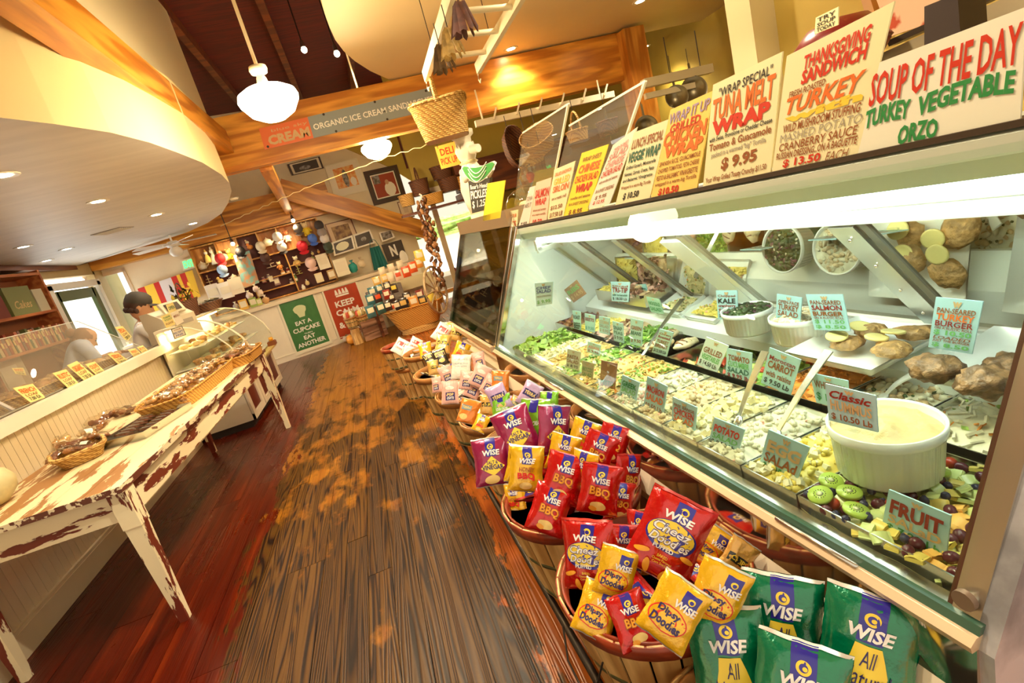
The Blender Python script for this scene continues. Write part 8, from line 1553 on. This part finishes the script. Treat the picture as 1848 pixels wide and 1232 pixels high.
def person(label, base, yaw, headp, lean, shirt, cap_=None, bun=False, hands=((.18, .42, 1.08), (-.18, .42, 1.08)), s=1., hair=HR):
    root = T('person', label, 'person', base, yaw); m_ = shirt
    hip = V((0, 0, .95)); ch = V((0, lean*.55, 1.28)); sh_ = V((0, lean, 1.44)); nk = V((0, lean*1.1+.01, 1.50)); hd = V(headp)
    vs = [hip, V((0, lean*.2, 1.08)), ch, sh_, nk, hd-V((0, .01, .07))]; ed = [(0, 1), (1, 2), (2, 3), (3, 4), (4, 5)]; rd_ = [(.15, .11), (.135, .10), (.155, .11), (.12, .08), (.055, .055), (.05, .05)]
    for sg, hp in ((1, hands[0]), (-1, hands[1])):
        sx = V((sg*.19, lean*.95, 1.42)); hp = V(hp); el = (sx+hp)/2+V((sg*.07, -.08, -.12)); k = len(vs); vs += [sx, el, hp]; ed += [(3, k), (k, k+1), (k+1, k+2)]; rd_ += [.058, .042, .026]
        lg = len(vs); vs += [V((sg*.09, 0, .86)), V((sg*.10, .02, .48)), V((sg*.10, 0, .07)), V((sg*.10, .14, .03))]; ed += [(0, lg), (lg, lg+1), (lg+1, lg+2), (lg+2, lg+3)]; rd_ += [.088, .058, .038, .032]
    skin('body', [tuple(v) for v in vs], ed, rd_, SK, root)
    # shirt over torso and upper arms, trousers over the legs
    vt = [V((0, 0, .90)), V((0, lean*.2, 1.08)), ch, sh_, nk-V((0, 0, .035))]; et = [(0, 1), (1, 2), (2, 3), (3, 4)]; rt = [(.175, .13), (.155, .12), (.172, .128), (.138, .098), (.075, .07)]
    for sg, hp in ((1, hands[0]), (-1, hands[1])): sx = V((sg*.195, lean*.95, 1.425)); el = (sx+V(hp))/2+V((sg*.07, -.08, -.12)); k = len(vt); vt += [sx, el]; et += [(3, k), (k, k+1)]; rt += [.078, .064]
    skin('shirt', [tuple(v) for v in vt], et, rt, m_, root)
    vp = [V((0, 0, .97))]; ep = []; rp_ = [(.165, .12)]
    for sg in (1, -1): k = len(vp); vp += [V((sg*.09, 0, .84)), V((sg*.10, .02, .48)), V((sg*.10, 0, .10))]; ep += [(0, k), (k, k+1), (k+1, k+2)]; rp_ += [.108, .078, .062]
    skin('trousers', [tuple(v) for v in vp], ep, rp_, mat('trouser_dark', (.04, .04, .05), .7), root)
    for sg, hp in ((1, hands[0]), (-1, hands[1])):
        hp = V(hp); d = V((0, 1, -.15)).normalized()
        hv = [hp, hp+d*.045]; he = [(0, 1)]; hr = [(.024, .016), (.036, .017)]
        for f_ in range(4): k = len(hv); x0 = (f_-1.5)*.019; ln = (.068, .078, .073, .058)[f_]; hv += [hp+d*.085+V((x0, 0, 0)), hp+d*(.085+ln*.5)+V((x0*1.1, 0, -.008)), hp+d*(.085+ln)+V((x0*1.1, 0, -.028))]; he += [(1, k), (k, k+1), (k+1, k+2)]; hr += [.010, .009, .0075]
        k = len(hv); hv += [hp+d*.03+V((-sg*.035, 0, -.004)), hp+d*.065+V((-sg*.055, 0, -.016))]; he += [(0, k), (k, k+1)]; hr += [.011, .009]
        skin('hand', [tuple(v) for v in hv], he, hr, SK, root, 1)
    M3 = Matrix.Rotation(-.38, 3, 'X') if cap_ else Matrix.Rotation(-.6, 3, 'X')
    head(root, V(headp), M3, s, hair, cap_, bun); root.scale = (1, 1, 1); return root
hp1 = PY(236, 556, 7.1); per = person('person in a dark cap and white shirt bending over the register', V((hp1.x-.02, 7.1-.20, 0)), R(-70), (0, .17, hp1.z-.02), .12, mat('shirt_white', (.80, .80, .80), .7), mat('cap_dark', (.05, .04, .03), .7), False, ((.16, .50, 1.30), (-.14, .48, 1.28)), 1.28)
hp2 = PXX(147, 615, -3.05); person('person with light brown hair in a pale blue shirt leaning over the bread trays', V((hp2.x-.25, hp2.y-.1, 0)), R(-60), (0, .30, hp2.z), .26, mat('shirt_blue', (.50, .58, .75), .7), None, True, ((.2, .52, 1.25), (-.2, .50, 1.25)), 1.0, mat('hair_light', (.30, .15, .07), .6))
# ---------------------------------------------------------- right side behind the signs
W7 = 1.62
def wq(q, w_=W7): return [PC(x, y, w_) for x, y in q]
def wslab(name, label, cat, q, m_, th=.06, w_=W7, kind=None):
    P = wq(q, w_); b = (P[2]+P[3])/2; mb = MB().extr([p-b for p in P], V((0, 0, 0)), CV*th); o = ob(name, mb, m_, None, b); tag(o, label, cat, None, kind); return o
wslab('trim_hatch_frame', None, None, [(1545, -30), (1562, -30), (1590, 60), (1573, 66)], mat('hatch_wood', (.55, .26, .06), .4), .06, W7, 'structure')
wslab('trim_sill', None, None, [(1560, 110), (1848, -20), (1860, 25), (1560, 150)], mat('sill_grey', (.46, .38, .24), .4, .2), .08, 1.45, 'structure'); wslab('trim_sill_dark', None, None, [(1600, 74), (1848, -36), (1850, -28), (1604, 84)], bk, .05, 1.50, 'structure')
wslab('printed_cloth', 'red and cream patterned cloth hanging behind the signs', 'cloth', [(1578, -10), (1705, -40), (1712, 30), (1606, 66)], mat('cloth_red_print', (.55, .07, .02), .7, c2=(.85, .55, .35), vs=9, lo=.55, hi=.62), .02, 1.60)
P = wq([(1668, 12), (1728, -12), (1733, 60), (1668, 88)], 1.2); b_ = (P[2]+P[3])/2
spk_ = T('loudspeaker', 'black box standing behind the soup sign', 'speaker', b_); ob('cabinet', MB().extr([p-b_ for p in P], V((0, 0, 0)), CV*.12), mat('speaker_black', (.02, .008, .008), .5), spk_)
pp2 = PC(1512, 62, 1.3); pk = T('maroon_pot', 'maroon domed pot behind the thanksgiving sign', 'pot', pp2-V((0, 0, .13))); ob('body', MB().lathe([(0, 0), (.12, 0), (.16, .06), (.15, .12), (.10, .17), (0, .19)], 28), mat('pot_maroon', (.16, .01, .008), .3), pk); ob('rim', MB().lathe([(.155, .06), (.168, .07), (.158, .085)], 28), mat('pot_maroon', (.16, .01, .008), .3), pk)
ob('side_strip', MB().box((0, 0, 0), (.02, .04, 1.35)), mat('strip_black', (.03, .01, .03), .4), None, C(2.60, .42, .72), CRZ, label='black upright strip at the right end of the deli case', cat='strip')
